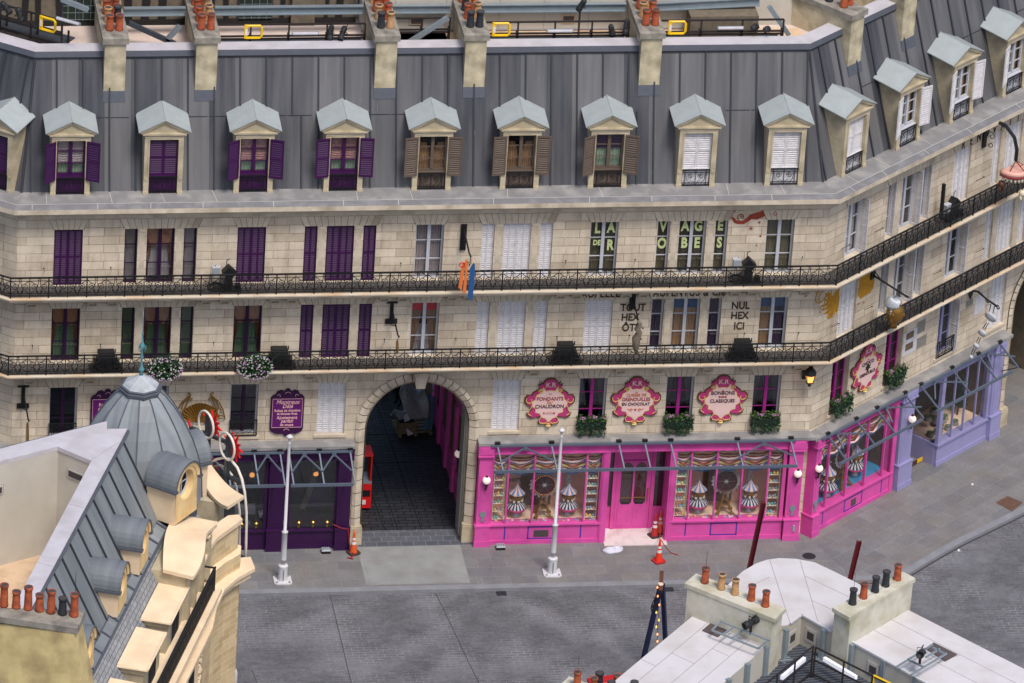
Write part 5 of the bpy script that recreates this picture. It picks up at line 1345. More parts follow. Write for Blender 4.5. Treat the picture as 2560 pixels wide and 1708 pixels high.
# painted figures on the wall
def ppoly(name, fr, tile, pts, mat, v=-.006, label=None):
    g = MB(); g.plate([Q(fr, tile, x, y, v) for x, y in pts][::-1], v-.002, v+.002, mat); o = g.build(name, BLD, fr=fr)
    if label: o['label'] = label
    return o
fish = [(2010, 430), (2030, 425), (2060, 455), (2110, 460), (2150, 440), (2180, 405), (2240, 385), (2290, 372), (2300, 360), (2320, 362), (2350, 375), (2385, 372), (2420, 360), (2440, 372), (2425, 395), (2395, 400), (2350, 412), (2300, 425), (2250, 450), (2200, 445), (2165, 470), (2130, 490), (2080, 492), (2040, 480)]
ppoly('painted_figure', MAIN, (1, 2), fish, 'paint_red', label='rust red painted swirling figure above the right-hand window')
g = MB()
def ring2(tile, x, y, r, a0, a1, fr=MAIN, m='paint_red', w=.016):
    u, z = Q(fr, tile, x, y, -.008); g.tube(spiral(u, z, r, r*.45, a0, a1, 14, -.008), w, 4, m)
ring2((1, 2), 2105, 425, .14, 250, -60)
ring2((1, 3), 70, 395, .08, 90, 380)
def star(tile, x, y, r, fr=MAIN, m='paint_red', n=8):
    u, z = Q(fr, tile, x, y, -.008)
    for k in range(n): a = PI*2*k/n; g.bar((u, -.008, z), (u+r*math.cos(a), -.008, z+r*math.sin(a)), .016, .003, m)
star((1, 2), 2195, 530, .085); star((1, 2), 2280, 600, .045); star((1, 2), 2245, 685, .03); star((1, 2), 2270, 475, .05); star((1, 2), 2105, 420, .05); star((1, 2), 2040, 375, .06); star((1, 3), 348, 1150, .05)
g.build('painted_star', BLD)
ppoly('painted_figure', RW, (1, 3), [(655, 1065), (640, 1075), (590, 1150), (575, 1120), (520, 1125), (560, 1180), (510, 1180), (545, 1215), (470, 1245), (545, 1240), (490, 1290), (555, 1270), (510, 1320), (560, 1310), (545, 1365), (590, 1345), (610, 1300), (640, 1290), (655, 1180)], 'paint_gold', label='gold painted beast left of the white shuttered window')
ppoly('painted_figure', RW, (1, 3), [(845, 960), (935, 915), (975, 1000), (975, 1050), (940, 1120), (885, 1150), (850, 1180), (825, 1140)], 'paint_gold', label='gold painted beast right of the white shuttered window')
g = MB()
for x_, y_, r__ in ((540, 1200, .14), (500, 1260, .12), (560, 1330, .12), (600, 1180, .10), (570, 1120, .12), (620, 1300, .09)): ring2((1, 3), x_, y_, r__, 200, -150, RW, 'paint_gold', .016)
ring2((1, 3), 480, 1140, .36, 350, 60, RW, 'paint_gold', .02); ring2((1, 3), 500, 1145, .26, 350, 60, RW, 'paint_gold', .014)
for p in ((880, 1210), (832, 1222), (478, 1300)): star((1, 3), p[0], p[1], .04, RW, n=5)
g.build('painted_star', BLD, fr=RW)
# grey and pale painted stone blocks on the angled front
for pts, m in (([(1240, 1530), (1290, 1480), (1360, 1420), (1365, 1500), (1370, 1568), (1250, 1568)], 'white_paint'),):
    pass
g = MB()
for (t_, x0, y0, x1, y1, m) in (((2, 3), 1240, -30, 1360, 130, 'white_paint'), ((1, 3), 1250, 1450, 1370, 1568, 'white_paint'), ((1, 3), 1370, 1360, 1440, 1500, 'stone_grey_block'), ((2, 3), 1365, -60, 1450, 60, 'stone_grey_block'), ((1, 3), 1820, 1180, 1880, 1250, 'stone_grey_block'), ((1, 3), 1900, 1110, 1990, 1330, 'white_paint')):
    a = Q(RW, t_, x0, (y0+y1)/2, -.004); b = Q(RW, t_, x1, (y0+y1)/2, -.004); h = (y1-y0)*KZ/2*.8
    g = MB(); g.box(a[0], b[0], -.012, 0, (a[1]+b[1])/2-h, (a[1]+b[1])/2+h, m); g.build('painted_block', BLD, fr=RW)
g = MB(); a = Q(RW, (1, 3), 1305, 1510, -.02); g.box(a[0]-.2, a[0]+.2, -.03, -.012, a[1]-.12, a[1]+.12, 'joint'); g.box(a[0]-.2, a[0]+.2, -.03, -.012, a[1]-.55, a[1]-.3, 'joint')
g.build('painted_block', BLD, fr=RW)

# ---- small window guard rails of the low windows
for fr, u in ((MAIN, BAYS[0]), (MAIN, BAYS[1]), (MAIN, BAYS[2]), (RW, 7.38)):
    o = ob('railing', instmesh(('railing', 'd'), dormer_rail), BLD, at(fr, u, -.02, ZM+.02), fr.a)

# ---- hanging bracket signs
def bracketarm(g, L, z0, drop=0):
    g.tube([(0, 0, z0), (0, -L*.5, z0-.02), (0, -L, z0-.05)], .028, 6, 'iron')
def bracket_plate(g, h, tee=True):
    g.box(-.13 if not tee else -.06, .13 if not tee else .06, -.04, .0, -h, 0, 'iron')
    if tee:
        g.box(-.19, .19, -.06, 0, -.05, .0, 'iron'); g.box(-.2, .2, -.05, 0, -h-.1, -h+.08, 'iron')
# scissors-and-cloth sign
c = Q(MAIN, (1, 1), 1910, 490, -.03)
t = thing('hanging_sign', 'hanging sign of orange scissors and blue cloth beside the white shutters', 'hanging sign', at(MAIN, c[0], -.03, c[1]))
g = MB(); g.box(-.10, .10, -.04, 0, -.95, 0, 'iron'); ob('wall_plate', g.mesh('wall_plate'), t)
g = MB(); g.tube([(0, -.04, -.2), (.03, -.5, -.35), (.06, -1.0, -.55), (.06, -1.35, -.50)], .032, 6, 'iron'); g.tube([(.06, -1.35, -.5), (.05, -1.37, -.75), (.03, -1.37, -.85)], .018, 5, 'iron'); ob('arm', g.mesh('arm'), t)
g = MB()
g.plate([(-.25, -1.02), (-.19, -.72), (-.10, -.70), (-.13, -1.05), (-.18, -1.75), (-.29, -1.62)], -1.40, -1.36, 'dark_orange'); g.plate([(-.13, -.62), (-.05, -.55), (-.03, -1.0), (-.04, -1.82), (-.15, -1.80), (-.10, -1.1)], -1.44, -1.40, 'dark_orange')
g.tube([(x, -1.40, z) for x, _, z in arc(-.22, -.78, .08, 0, 330, 12)], .02, 5, 'neon_red')
ob('scissors', g.mesh('scissors'), t)
g = MB(); g.plate([(.05, -.95), (.16, -.72), (.21, -.78), (.23, -1.2), (.20, -2.15), (.04, -1.98), (.06, -1.3)], -1.42, -1.37, 'cloth_blue'); ob('cloth', g.mesh('cloth'), t)
def teebracket(tile, x, y, label, fn, h=.72):
    c = Q(MAIN, tile, x, y, -.03); t = thing('hanging_sign', label, 'hanging sign', at(MAIN, c[0], -.03, c[1]))
    g = MB(); bracket_plate(g, h); ob('wall_plate', g.mesh('wall_plate'), t)
    g = MB(); g.tube([(0, -.05, -.25), (.05, -.6, -.5), (.08, -1.1, -.68), (.10, -1.25, -.66)], .030, 6, 'iron'); g.tube([(.0, -.05, -.85), (.04, -.6, -.6)], .016, 5, 'iron'); ob('arm', g.mesh('arm'), t)
    fn(t); return t
def disc(t):
    g = MB(); g.lathe([(0, -.02), (.22, -.02), (.24, 0), (.22, .02), (0, .02)], 18, 'gold', sx=1); me = g.mesh('disc'); me.transform(Matrix.Rotation(R(90), 4, 'Y')); ob('disc', me, t, (.06, -1.24, -1.05))
    g = MB(); g.tube([(.08, -1.24, -.66), (.06, -1.24, -.84)], .012, 4, 'iron'); ob('hanger', g.mesh('hanger'), t)
def mirror(t):
    g = MB(); g.lathe([(0, -.03), (.30, -.03), (.34, 0), (.30, .03), (0, .03)], 20, 'gold'); me = g.mesh('frame'); me.transform(Matrix.Scale(1.5, 4, (1, 0, 0)) @ Matrix.Identity(4)); me.transform(Matrix.Rotation(R(90), 4, 'Y')); ob('frame', me, t, (.06, -1.2, -1.25))
    g = MB(); g.tube([(.08, -1.24, -.66), (.06, -1.24, -.8)], .012, 4, 'iron'); ob('hanger', g.mesh('hanger'), t)
teebracket((1, 1), 1250, 1200, 'black bracket with round disc sign left of the red topped window', disc)
teebracket((2, 0), 215, 402, 'black bracket with gilt oval sign near the left corner', mirror, .75)
# carved wooden creature sign over TOUT HEX
c = Q(MAIN, (1, 2), 1112, 1090, -.03)
t = thing('hanging_sign', 'weathered carved wooden sign hanging in front of the TOUT HEX lettering', 'hanging sign', at(MAIN, c[0], -.03, c[1]))
g = MB(); g.box(-.10, .10, -.05, 0, -.72, .05, 'iron'); ob('wall_plate', g.mesh('wall_plate'), t)
g = MB(); g.tube([(0, -.05, -.3), (.03, -.5, -.45), (.05, -1.0, -.62)], .03, 6, 'iron'); ob('arm', g.mesh('arm'), t)
g = MB(); g.tube([(.05, -1.0, -.62), (.13, -1.0, -.78), (.04, -1.02, -.95), (.12, -1.0, -1.1), (.03, -1.0, -1.3), (.05, -1.0, -1.55), (.04, -1.0, -1.72), (.10, -1.0, -1.95)], [.05, .07, .11, .10, .15, .13, .09, .01], 7, 'plaster_dirty')
g.tube([(.15, -1.0, -.85), (.25, -1.0, -.95)], .03, 5, 'plaster_dirty'); g.tube([(-.02, -1.03, -1.1), (.2, -1.03, -1.35)], .03, 5, 'wood_brown'); ob('carving', g.mesh('carving', True), t)

# wig head sign
c = Q(RW, (1, 3), 960, 930, -.03); hd = G((1, 3), 1140, 1230, 7.9, RW)
t = thing('hanging_sign', 'gilt head with silver wig hanging from a black arm on the angled front', 'hanging sign', at(RW, c[0], -.03, c[1]), A1)
g = MB(); g.box(-.10, .10, -.05, 0, -.25, .3, 'iron'); g.tube([(0, -.03, .1), (.02, -.5, -.25)], .02, 5, 'iron'); ob('wall_plate', g.mesh('wall_plate'), t)
g = MB(); g.tube([(0, -.03, -.1), (.02, -.8, -.25), (.04, -1.5, -.38)], .035, 6, 'iron'); g.lathe([(0, -.05), (.06, 0), (0, .05)], 8, 'iron', (.04, -1.52, -.38)); g.tube([(.04, -1.05, -.3), (.04, -1.05, -.5)], .014, 4, 'iron'); ob('arm', g.mesh('arm'), t)
def headmesh():
    g = MB()
    def fn(s, tt):
        a = 2*PI*s; ph = PI*(tt-.5); z = .30*math.sin(ph); r = math.cos(ph)
        w = .21*(1+.12*math.sin(ph)) if z > -.1 else .21*(1+.9*(z+.1)); x = w*r*math.cos(a); y = .23*r*math.sin(a)
        f = max(0, -math.sin(a))
        if f > 0:
            d = abs(x)
            y -= .055*math.exp(-(d/.035)**2)*math.exp(-((z+.02)/.055)**2)*f          # nose
            y -= .020*math.exp(-(d/.06)**2)*math.exp(-((z+.135)/.018)**2); y -= .018*math.exp(-(d/.05)**2)*math.exp(-((z+.165)/.016)**2)
            y += .03*math.exp(-((d-.075)/.035)**2)*math.exp(-((z-.045)/.035)**2)*f      # eye sockets
            y -= .015*math.exp(-((d-.075)/.05)**2)*math.exp(-((z-.10)/.02)**2)*f       # brows
            y -= .025*math.exp(-(d/.05)**2)*math.exp(-((z+.24)/.04)**2)
        return (x, y, z)
    g.grid(fn, 44, 36, 'gold'); g.lathe([(.10, -.42), (.09, -.3), (.11, -.2)], 12, 'gold')
    for s in (-1, 1):
        g.lathe([(0, -.014), (.03, 0), (0, .014)], 8, 'gold', (s*.075, -.195, .04)); g.lathe([(0, -.06), (.025, -.02), (.03, .03), (0, .06)], 8, 'gold', (s*.215, 0, .02))
    return g
def wig():
    g = MB()
    for k in range(26):
        a = 2*PI*k/26; r0 = .22; pts = []
        for j in range(9):
            tt = j/8; rr = .25*math.cos(tt*1.4)+.02; pts.append((rr*math.cos(a+.9*tt), rr*math.sin(a+.9*tt)+.03, .16+.30*math.sin(tt*1.5)))
        if -2.2 < ((a+PI) % (2*PI))-PI < -.95: pts = pts[2:]
        g.tube(pts, [.045*(1-.5*j/8) for j in range(len(pts))], 6, 'silver')
    g.lathe([(.2, .25), (.16, .38), (0, .46)], 14, 'silver')
    for s in (-1, 1):
        for q in range(3): g.lathe([(0, -.06), (.05, -.03), (.05, .03), (0, .06)], 8, 'silver', (s*.24, .04, .12-.09*q))
    return g
ob('head', headmesh().mesh('head', True), t, (.03, -1.05, -1.16), R(25)).scale = (1.3, 1.3, 1.3); ob('wig', wig().mesh('wig', True), t, (.03, -1.0, -1.05), R(25))
# spectacle lens chain sign
c = Q(RW, (1, 3), 1860, 1110, -.03)
t = thing('hanging_sign', 'chain of four shrinking white lenses hanging from a scrolled arm by the arch', 'hanging sign', at(RW, c[0], -.03, c[1]), A1)
g = MB(); g.plate([(-.09, .1), (.09, .1), (.1, -.1), (0, -.3), (-.1, -.1)], -.04, 0, 'iron'); g.tube([(0, -.02, .05), (0, -.3, .12), (0, -.7, -.02), (0, -1.15, -.12)], .035, 6, 'iron')
g.tube([(0, y, z) for y, _, z in spiral(-.75, -.08, .09, .03, 0, 400, 12)], .022, 5, 'iron'); g.tube([(0, y, z) for y, _, z in spiral(-1.2, -.16, .09, .03, 0, 400, 12)], .022, 5, 'iron'); ob('arm', g.mesh('arm'), t)
zz = -.35; yy = -1.1
pos = [(-.02, -.95, -.62, .24), (-.50, -1.0, -1.05, .17), (-.86, -1.05, -1.40, .12), (-1.16, -1.1, -1.70, .08)]
for i, (x, y, z, r) in enumerate(pos):
    g = MB(); g.lathe([(0, -.05), (r*.9, -.04), (r, 0), (r*.9, .04), (0, .05)], 20, 'white_frame'); me = g.mesh('lens', True); me.transform(Matrix.Rotation(R(62), 4, 'Y')); ob('lens', me, t, (x, y, z))
g = MB()
for (a, b) in zip(pos[:-1], pos[1:]):
    for s in (-1, 1): g.bar((a[0]-a[3]*.6, a[1]+s*.04, a[2]-a[3]*.7), (b[0]+b[3]*.5, b[1]+s*.04, b[2]+b[3]*.8), .022, .022, 'iron')
for s in (-1, 1): g.bar((pos[0][0]+.03*s, -1.0+s*.1, -.12), (pos[0][0], -.95+s*.08, -.42), .022, .022, 'iron')
ob('link', g.mesh('link'), t)
# dentist sign
c = Q(RW, (0, 3), 1990, 1200, -.03)
t = thing('hanging_sign', 'giant pink denture and hanging teeth on a curved black arm at the far right', 'hanging sign', at(RW, c[0], -.03, c[1]), A1)
g = MB(); g.box(-.09, .09, -.06, 0, -.62, .2, 'iron'); g.tube([(x, y, z) for x, y, z in [(0, -.05, .0), (0, -.12, .32), (0, -.4, .52), (0, -.85, .50), (0, -1.25, .2), (0, -1.4, -.2), (0, -1.4, -.62)]], .065, 7, 'iron')
g.tube([(0, y, z) for y, _, z in spiral(-.3, -.1, .18, .04, 0, 400, 14)], .014, 4, 'iron'); g.tube([(0, y, z) for y, _, z in spiral(-.3, -.42, .12, .03, 0, -400, 14)], .014, 4, 'iron'); ob('arm', g.mesh('arm'), t)
g = MB(); pts = [(.42*math.cos(R(a)), -1.4-.50*math.sin(R(a))+.1, -.98) for a in range(-20, 201, 20)]
g.tube(pts, .10, 8, 'denture_pink'); g.tube([(x*1.02, y, z-.10) for x, y, z in pts], .085, 8, 'denture_red')
for a in (20, 90, 160): g.tube([(0, -1.4, -.62), (.42*math.cos(R(a)), -1.3-.50*math.sin(R(a)), -.90)], .018, 4, 'wood_brown')
g.grid(lambda u, v_: ((u-.5)*.62, -1.15-.55*v_, -.93), 2, 2, 'denture_pink'); ob('gum', g.mesh('gum', True), t)
g = MB()
for k, a in enumerate(range(-10, 196, 16)): g.lathe([(0, -.12), (.035, -.11), (.045, -.03), (.03, .05), (0, .06)], 8, 'tooth', (.43*math.cos(R(a)), -1.3-.51*math.sin(R(a)), -1.17))
ob('tooth_row', g.mesh('tooth_row', True), t)
for (x, y, z, m, r) in ((-.42, -1.2, -1.50, 'wood_brown', 1.0), (.15, -1.7, -1.85, 'tooth', 1.05)):
    g = MB(); g.lathe([(0, .16), (.10, .15), (.13, .05), (.11, -.04), (.0, -.08)], 10, m)
    for s in (-1, 1): g.tube([(s*.06, 0, -.02), (s*.065, 0, -.16), (s*.03, 0, -.3)], [.06, .045, .01], 7, m)
    o = ob('tooth', g.mesh('tooth', True), t, (x, y, z)); g = MB(); g.tube([(0, 0, .15), (0, 0, .40)], .008, 4, 'iron'); ob('hook', g.mesh('hook'), o)

# ---- wall lanterns and globe lamps
c = Q(MAIN, (2, 3), 385, 330, -.35)
t = thing('wall_lantern', 'black wall lantern glowing orange on the corner above the pink shop', 'lantern', at(MAIN, c[0], -.35, c[1]))
g = MB(); g.hexa([(-.09, -.09, -.16), (.09, -.09, -.16), (.09, .09, -.16), (-.09, .09, -.16)], [(-.14, -.14, .13), (.14, -.14, .13), (.14, .14, .13), (-.14, .14, .13)], 'lamp_flame'); ob('glass', g.mesh('glass'), t)
g = MB()
for sx in (-1, 1):
    for sy in (-1, 1): g.bar((sx*.095, sy*.095, -.17), (sx*.145, sy*.145, .14), .022, .022, 'iron')
g.lathe([(.20, .12), (.215, .16), (.17, .27), (.10, .34), (.06, .36), (.08, .40), (0, .46)], 12, 'iron'); g.lathe([(.12, -.17), (.13, -.2), (.05, -.27), (.06, -.30), (0, -.38)], 10, 'iron')
for k in range(8): a = PI*k/4; g.lathe([(0, 0), (.018, .02), (0, .06)], 5, 'iron', (.2*math.cos(a), .2*math.sin(a), .16))
ob('cage', g.mesh('cage'), t)
g = MB(); g.box(-.22, -.12, .20, .35, -.18, .12, 'iron'); g.bar((-.17, .22, -.05), (0, .1, -.2), .03, .03, 'iron'); ob('wall_mount', g.mesh('wall_mount'), t)
def globe_g():
    g = MB(); g.lathe([(0.0, -.145), (.06, -.13), (.115, -.08), (.14, -.01), (.125, .06), (.08, .115), (.04, .13), (0, .132)], 20, 'lamp_globe'); return g
def globe_b():
    g = MB(); g.lathe([(.045, .12), (.06, .14), (.03, .17), (0, .23)], 10, 'iron'); g.lathe([(0, -.42), (.02, -.36), (.035, -.3), (.03, -.24), (.07, -.17), (.08, -.13), (0, -.12)], 10, 'iron'); g.tube([(0, 0, -.33), (0, .1, -.42), (0, .17, -.32), (0, .17, -.15)], .022, 6, 'iron'); return g
for fr, tile, x, y, v, lab in ((MAIN, (2, 1), 2117, 1275, -.52, 'white globe lamp on the left end pillar of the pink shop'), (MAIN, (2, 3), 275, 1213, -.52, 'white globe lamp on the pink pillar left of the building corner'),
                           (RW, (2, 3), 470, 1165, -.52, 'white globe lamp on the pink pillar right of the building corner'), (RW, (2, 3), 1325, 712, -.55, 'white globe lamp on the lavender pillar behind the awning bar'), ):
    c = Q(fr, tile, x, y, v); t = thing('globe_lamp', lab, 'lamp', at(fr, c[0], v, c[1]), fr.a, 'globe lamps on the shop pillars')
    ob('globe', instmesh(('globe',), globe_g, True), t); ob('lamp_bracket', instmesh(('lamp_bracket',), globe_b, True), t)
c = G((2, 1), 1870, 1030, 2.2); t = thing('globe_lamp', 'white globe lamp inside the archway on the right', 'lamp', (-1.22, c[1], 2.2), R(-90), 'globe lamps on the shop pillars')
ob('globe', instmesh(('globe',), globe_g, True), t); ob('lamp_bracket', instmesh(('lamp_bracket',), globe_b, True), t)
# lamps inside the purple shop
for i, (x, lab) in enumerate(((-8.5, 'small glowing orange lamp inside the purple shop, left window'), (-6.35, 'small glowing orange lamp inside the purple shop, right window'))):
    t = thing('pendant_lamp', lab, 'lamp', (x, .12, 2.62), 0, 'orange lamps in the purple shop'); g = MB(); g.lathe([(0, -.09), (.08, -.05), (.09, 0), (.07, .06), (0, .08)], 14, 'lamp_flame'); ob('bulb', instmesh(('orb',), lambda: g, True), t); g = MB(); g.tube([(0, 0, .06), (0, 0, .9)], .008, 4, 'brass'); ob('cord', instmesh(('cord',), lambda: g), t)
def chand():
    g = MB()
    for k in range(8):
        a = PI*k/4; g.tube([(0, 0, .1), (.2*math.cos(a), .2*math.sin(a), -.05), (.42*math.cos(a), .42*math.sin(a)*.6, .02)], .010, 4, 'brass'); g.lathe([(0, 0), (.02, .02), (.02, .1), (0, .1)], 6, 'brass', (.42*math.cos(a), .25*math.sin(a), .02)); g.tube([(0, 0, .62), (.12*math.cos(a), .12*math.sin(a), .1)], .006, 3, 'brass')
    g.lathe([(0, -.12), (.04, -.06), (.02, 0), (.05, .06), (0, .12)], 8, 'brass'); g.tube([(0, 0, .1), (0, 0, .9)], .008, 4, 'brass'); return g
tag(ob('chandelier', instmesh(('chandelier',), chand), None, (-9.15, .35, 2.45)), 'brass chandelier hanging in the left purple shop window', 'chandelier')

# ================================================================== SHOP WINDOW DISPLAYS
def car_base():
    g = MB(); g.lathe([(.0, 0), (.13, .0), (.14, .05), (.09, .09), (.07, .14), (.10, .2), (0, .2)], 18, 'silver'); g.lathe([(.10, .2), (.22, .22), (.33, .28), (.35, .33), (.33, .37), (.3, .37)], 24, 'sign_magenta'); return g
def car_deck():
    g = MB(); g.lathe([(.34, .37), (.30, .43), (.16, .54), (.05, .56)], 32, 'deck_stripe', uvn=16); g.lathe([(.07, .5), (.08, .9)], 10, 'gold')
    for k in range(8):
        a = PI*k/4; x, y = .2*math.cos(a), .2*math.sin(a); g.tube([(x, y, .5), (x, y, .88)], .008, 4, 'brass'); g.hexa([(x-.03, y-.015, .60), (x+.03, y-.015, .60), (x+.03, y+.015, .60), (x-.03, y+.015, .60)], [(x-.05, y-.015, .68), (x+.05, y-.015, .68), (x+.05, y+.015, .68), (x-.05, y+.015, .68)], 'tooth')
    return g
def car_roof():
    g = MB(); g.lathe([(.23, .74), (.235, .80), (.22, .86)], 20, 'gold'); g.lathe([(.22, .86), (.28, .90)], 16, 'plywood', uvn=8); g.lathe([(.28, .90), (.12, 1.05), (.03, 1.2), (.01, 1.24)], 32, 'tent', uvn=8)
    g.tube([(0, 0, 1.22), (0, 0, 1.36)], .008, 4, 'silver')
    for k in range(3): a = PI*k/3; g.bar((-.07*math.cos(a), -.07*math.sin(a), 1.33), (.07*math.cos(a), .07*math.sin(a), 1.33), .02, .025, 'silver')
    return g
def tower():
    g = MB()
    for sx in (-1, 1):
        for sy in (-1, 1):
            pts = [(sx*.27, sy*.2, 0), (sx*.23, sy*.17, .12), (sx*.15, sy*.11, .32), (sx*.09, sy*.07, .5), (sx*.04, sy*.03, .85)]
            g.tube(pts, [.05, .045, .035, .028, .02], 4, 'gold')
            g.box(sx*.27-.06, sx*.27+.06, sy*.2-.05, sy*.2+.05, 0, .05, 'gold')
    for z, r in ((.33, .16), (.52, .10)): g.box(-r-.02, r+.02, -r*.75-.02, r*.75+.02, z, z+.035, 'gold')
    for s in (-1, 1): g.tube([(x, s*.19, z) for x, _, z in arc(0, .0, .2, 10, 170, 10, 0, 1.3)], .018, 4, 'gold')
    return g
def wheel():
    g = MB(); N_ = 40
    g.plate([((.49+.035*math.cos(k*PI))*math.cos(2*PI*k/N_), (.49+.035*math.cos(k*PI))*math.sin(2*PI*k/N_)) for k in range(N_)], .03, .04, 'lace_grey')
    g.plate([(.37*math.cos(2*PI*k/32), .37*math.sin(2*PI*k/32)) for k in range(32)], .0, .03, 'wheel_dark')
    g.tube([(.37*math.cos(2*PI*k/32), -.01, .37*math.sin(2*PI*k/32)) for k in range(32)], .018, 6, 'wood_brown', closed=True)
    for k in range(6): a = 2*PI*k/6; g.bar((0, -.01, 0), (.33*math.cos(a), -.01, .33*math.sin(a)), .012, .01, 'gold')
    st_ = []
    for k in range(12): r = .10 if k % 2 == 0 else .04; st_.append((r*math.cos(PI*k/6), r*math.sin(PI*k/6)))
    g.plate(st_, -.03, -.01, 'silver'); return g
def wbulbs(m):
    def f():
        g = MB()
        for k in range(34): a = 2*PI*k/34; g.lathe([(0, -.010), (.010, 0), (0, .010)], 5, m, (.37*math.cos(a), -.035, .37*math.sin(a)))
        return g
    return f
def rackm():
    g = MB(); w, h = .19, 2.25
    for sx in (-1, 1):
        for y in (-.12, .12): g.box(sx*w-.012, sx*w+.012, y-.01, y+.01, 0, h, 'tooth')
    for k in range(8): g.box(-w, w, -.13, .13, .06+k*.30, .075+k*.30, 'tooth')
    return g
def eggm(m):
    def f():
        g = MB(); g.lathe([(0, 0), (.03, .012), (.038, .045), (.028, .085), (0, .105)], 8, m); return g
    return f
def carousel(p, rz, lab):
    t = thing('carousel_model', lab, 'carousel model', p, rz, 'miniature carousels in the shop windows')
    ob('base', instmesh(('base', 'car'), car_base, True), t); ob('deck', instmesh(('deck', 'car'), car_deck), t); ob('roof', instmesh(('roof', 'car'), car_roof), t)
def towr(p, rz, lab, lit):
    t = thing('tower_model', lab, 'tower model', p, rz, 'gold towers with wheels in the shop windows')
    ob('tower', instmesh(('tower',), tower), t); ob('wheel', instmesh(('wheel',), wheel), t, (0, -.05, 1.22)); ob('wheel_bulbs', instmesh(('wheel_bulbs', lit), wbulbs('bulb' if lit else 'brass')), t, (0, -.05, 1.22))
ZD = .782
for i, (du, w_) in enumerate(((0, 'left'), (6.24, 'right'))):
    carousel((.55+du, .22, ZD), .2, 'striped miniature carousel left of the gold tower in the %s pink shop window' % w_); carousel((2.32+du, .22, ZD), .6, 'striped miniature carousel right of the gold tower in the %s pink shop window' % w_)
    towr((1.46+du, .2, ZD), 0, 'small gold tower under a round wheel in the %s pink shop window' % w_, i == 0)
    for k, du2 in enumerate((-.12, 3.05)):
        nm = ('far left', 'beside the door on its left', 'beside the door on its right', 'far right')[i*2+k]
        t = thing('egg_rack', 'white wire rack of coloured eggs in the pink shop, '+nm, 'rack', (du+du2, .02, ZD), 0, 'egg racks in the pink shop'); ob('frame', instmesh(('frame', 'rack'), rackm), t)
        for s_ in range(7):
            for e in range(3):
                c_ = random.choice(['yellow', 'teal', 'blue', 'pink'])
                o = ob('candy_egg', instmesh(('candy_egg', c_), eggm('egg_'+c_), True), None, (du+du2-.11+.11*e+random.uniform(-.015, .015), .02-.07+random.uniform(-.03, .03), ZD+.078+.30*s_))
                o.scale = (1, 1, random.uniform(.9, 1.25)); tag(o, 'small %s sugar egg on a wire rack in the pink shop window' % c_, 'egg', 'sugar eggs on the racks')
q = G((2, 3), 540, 1415, .81, RW); carousel(at(RW, q[0], max(q[1], .15), .802), A1, 'striped miniature carousel nearest the corner in the angled shop window')
q = G((2, 3), 715, 1340, .81, RW); towr(at(RW, q[0], max(q[1], .25), .802), A1, 'small gold tower under a round wheel in the angled shop window', False)
q = G((2, 3), 835, 1245, .81, RW); carousel(at(RW, q[0], max(q[1], .4), .802), A1, 'striped miniature carousel farther from the corner in the angled shop window')
for du in (0, 6.24):
    g = MB()
    for k in range(46): x = random.uniform(-.3, 3.2)+du; y = random.uniform(-.2, -.08); g.box(x, x+.07, y, y+.04, ZD, ZD+.03, random.choice(['egg_yellow', 'egg_pink', 'egg_blue', 'petal_white', 'egg_teal']))
    tag(g.build('sweets'), 'loose coloured sweets strewn along the window floor '+('left' if du == 0 else 'right')+' of the shop door', 'sweets', kind='stuff')
u, z = Q(MAIN, (2, 2), 52, 1250, .83); ob('lettering', text_mesh('CHOCOLA', .18, 'wood_brown', .8, .004), SP, (u, .83, z-.1))
# stacked round boxes in the lavender window
random.seed(3)
for k in range(16):
    u = 7.5+random.uniform(0, 1.35); r_ = int(k/6); z = .802+.16*r_; v = .15+.3*r_+random.uniform(0, .2)
    def bx():
        g = MB(); g.lathe([(0, 0), (.14, 0), (.14, .02), (.11, .14), (.12, .16), (0, .16)], 14, 'stone_grey_block'); g.lathe([(.05, .161), (.11, .162)], 14, 'leaf_light', cap=False); return g
    tag(ob('round_tin', instmesh(('round_tin',), bx), None, at(RW, u, v, z), k), 'round patterned tin in the lavender shop window heap', 'tin', 'tins in the lavender window')
def palm():
    g = MB()
    for k in range(160):
        a = random.uniform(0, 2*PI); r = random.uniform(.1, .35); z = random.uniform(.4, 1.6); g.add([(0, 0, z*.6), (r*math.cos(a), r*math.sin(a), z), (r*math.cos(a)+.04, r*math.sin(a)+.05, z-.12)], [(0, 1, 2)], 'leaf')
    g.tube([(0, 0, 0), (.03, 0, 1)], .03, 5, 'wood_brown'); return g
tag(palm().build('potted_plant', loc=at(RW, 9.45, .6, .8)), 'dark leafy plant at the right end of the lavender window', 'plant')

# ================================================================== PAVEMENT AND ROAD
def polem():
    g = MB(); g.lathe([(.072, .5), (.07, .80), (.098, .80), (.10, .84), (.096, .88), (.092, 1.85), (.11, 1.87), (.11, 1.90), (.055, 1.92), (.05, 5.2), (.054, 5.22)], 16, 'white_pole'); return g
def polebase():
    g = MB(); o = .30; c_ = .08
    oc = [(-o+c_, -o), (o-c_, -o), (o, -o+c_), (o, o-c_), (o-c_, o), (-o+c_, o), (-o, o-c_), (-o, -o+c_)]
    g.prism(oc, 0.004, .045, 'white_pole'); g.lathe([(.16, .045), (.155, .52), (.165, .54), (.165, .60), (.10, .64), (0, .64)], 20, 'white_pole')
    for sx in (-1, 1):
        for sy in (-1, 1): g.lathe([(0, .045), (.035, .045), (.035, .08), (0, .08)], 6, 'steel_galv', (sx*.21, sy*.21, 0))
    g.box(-.02, .02, -.17, -.15, .1, .5, 'steel_galv'); return g
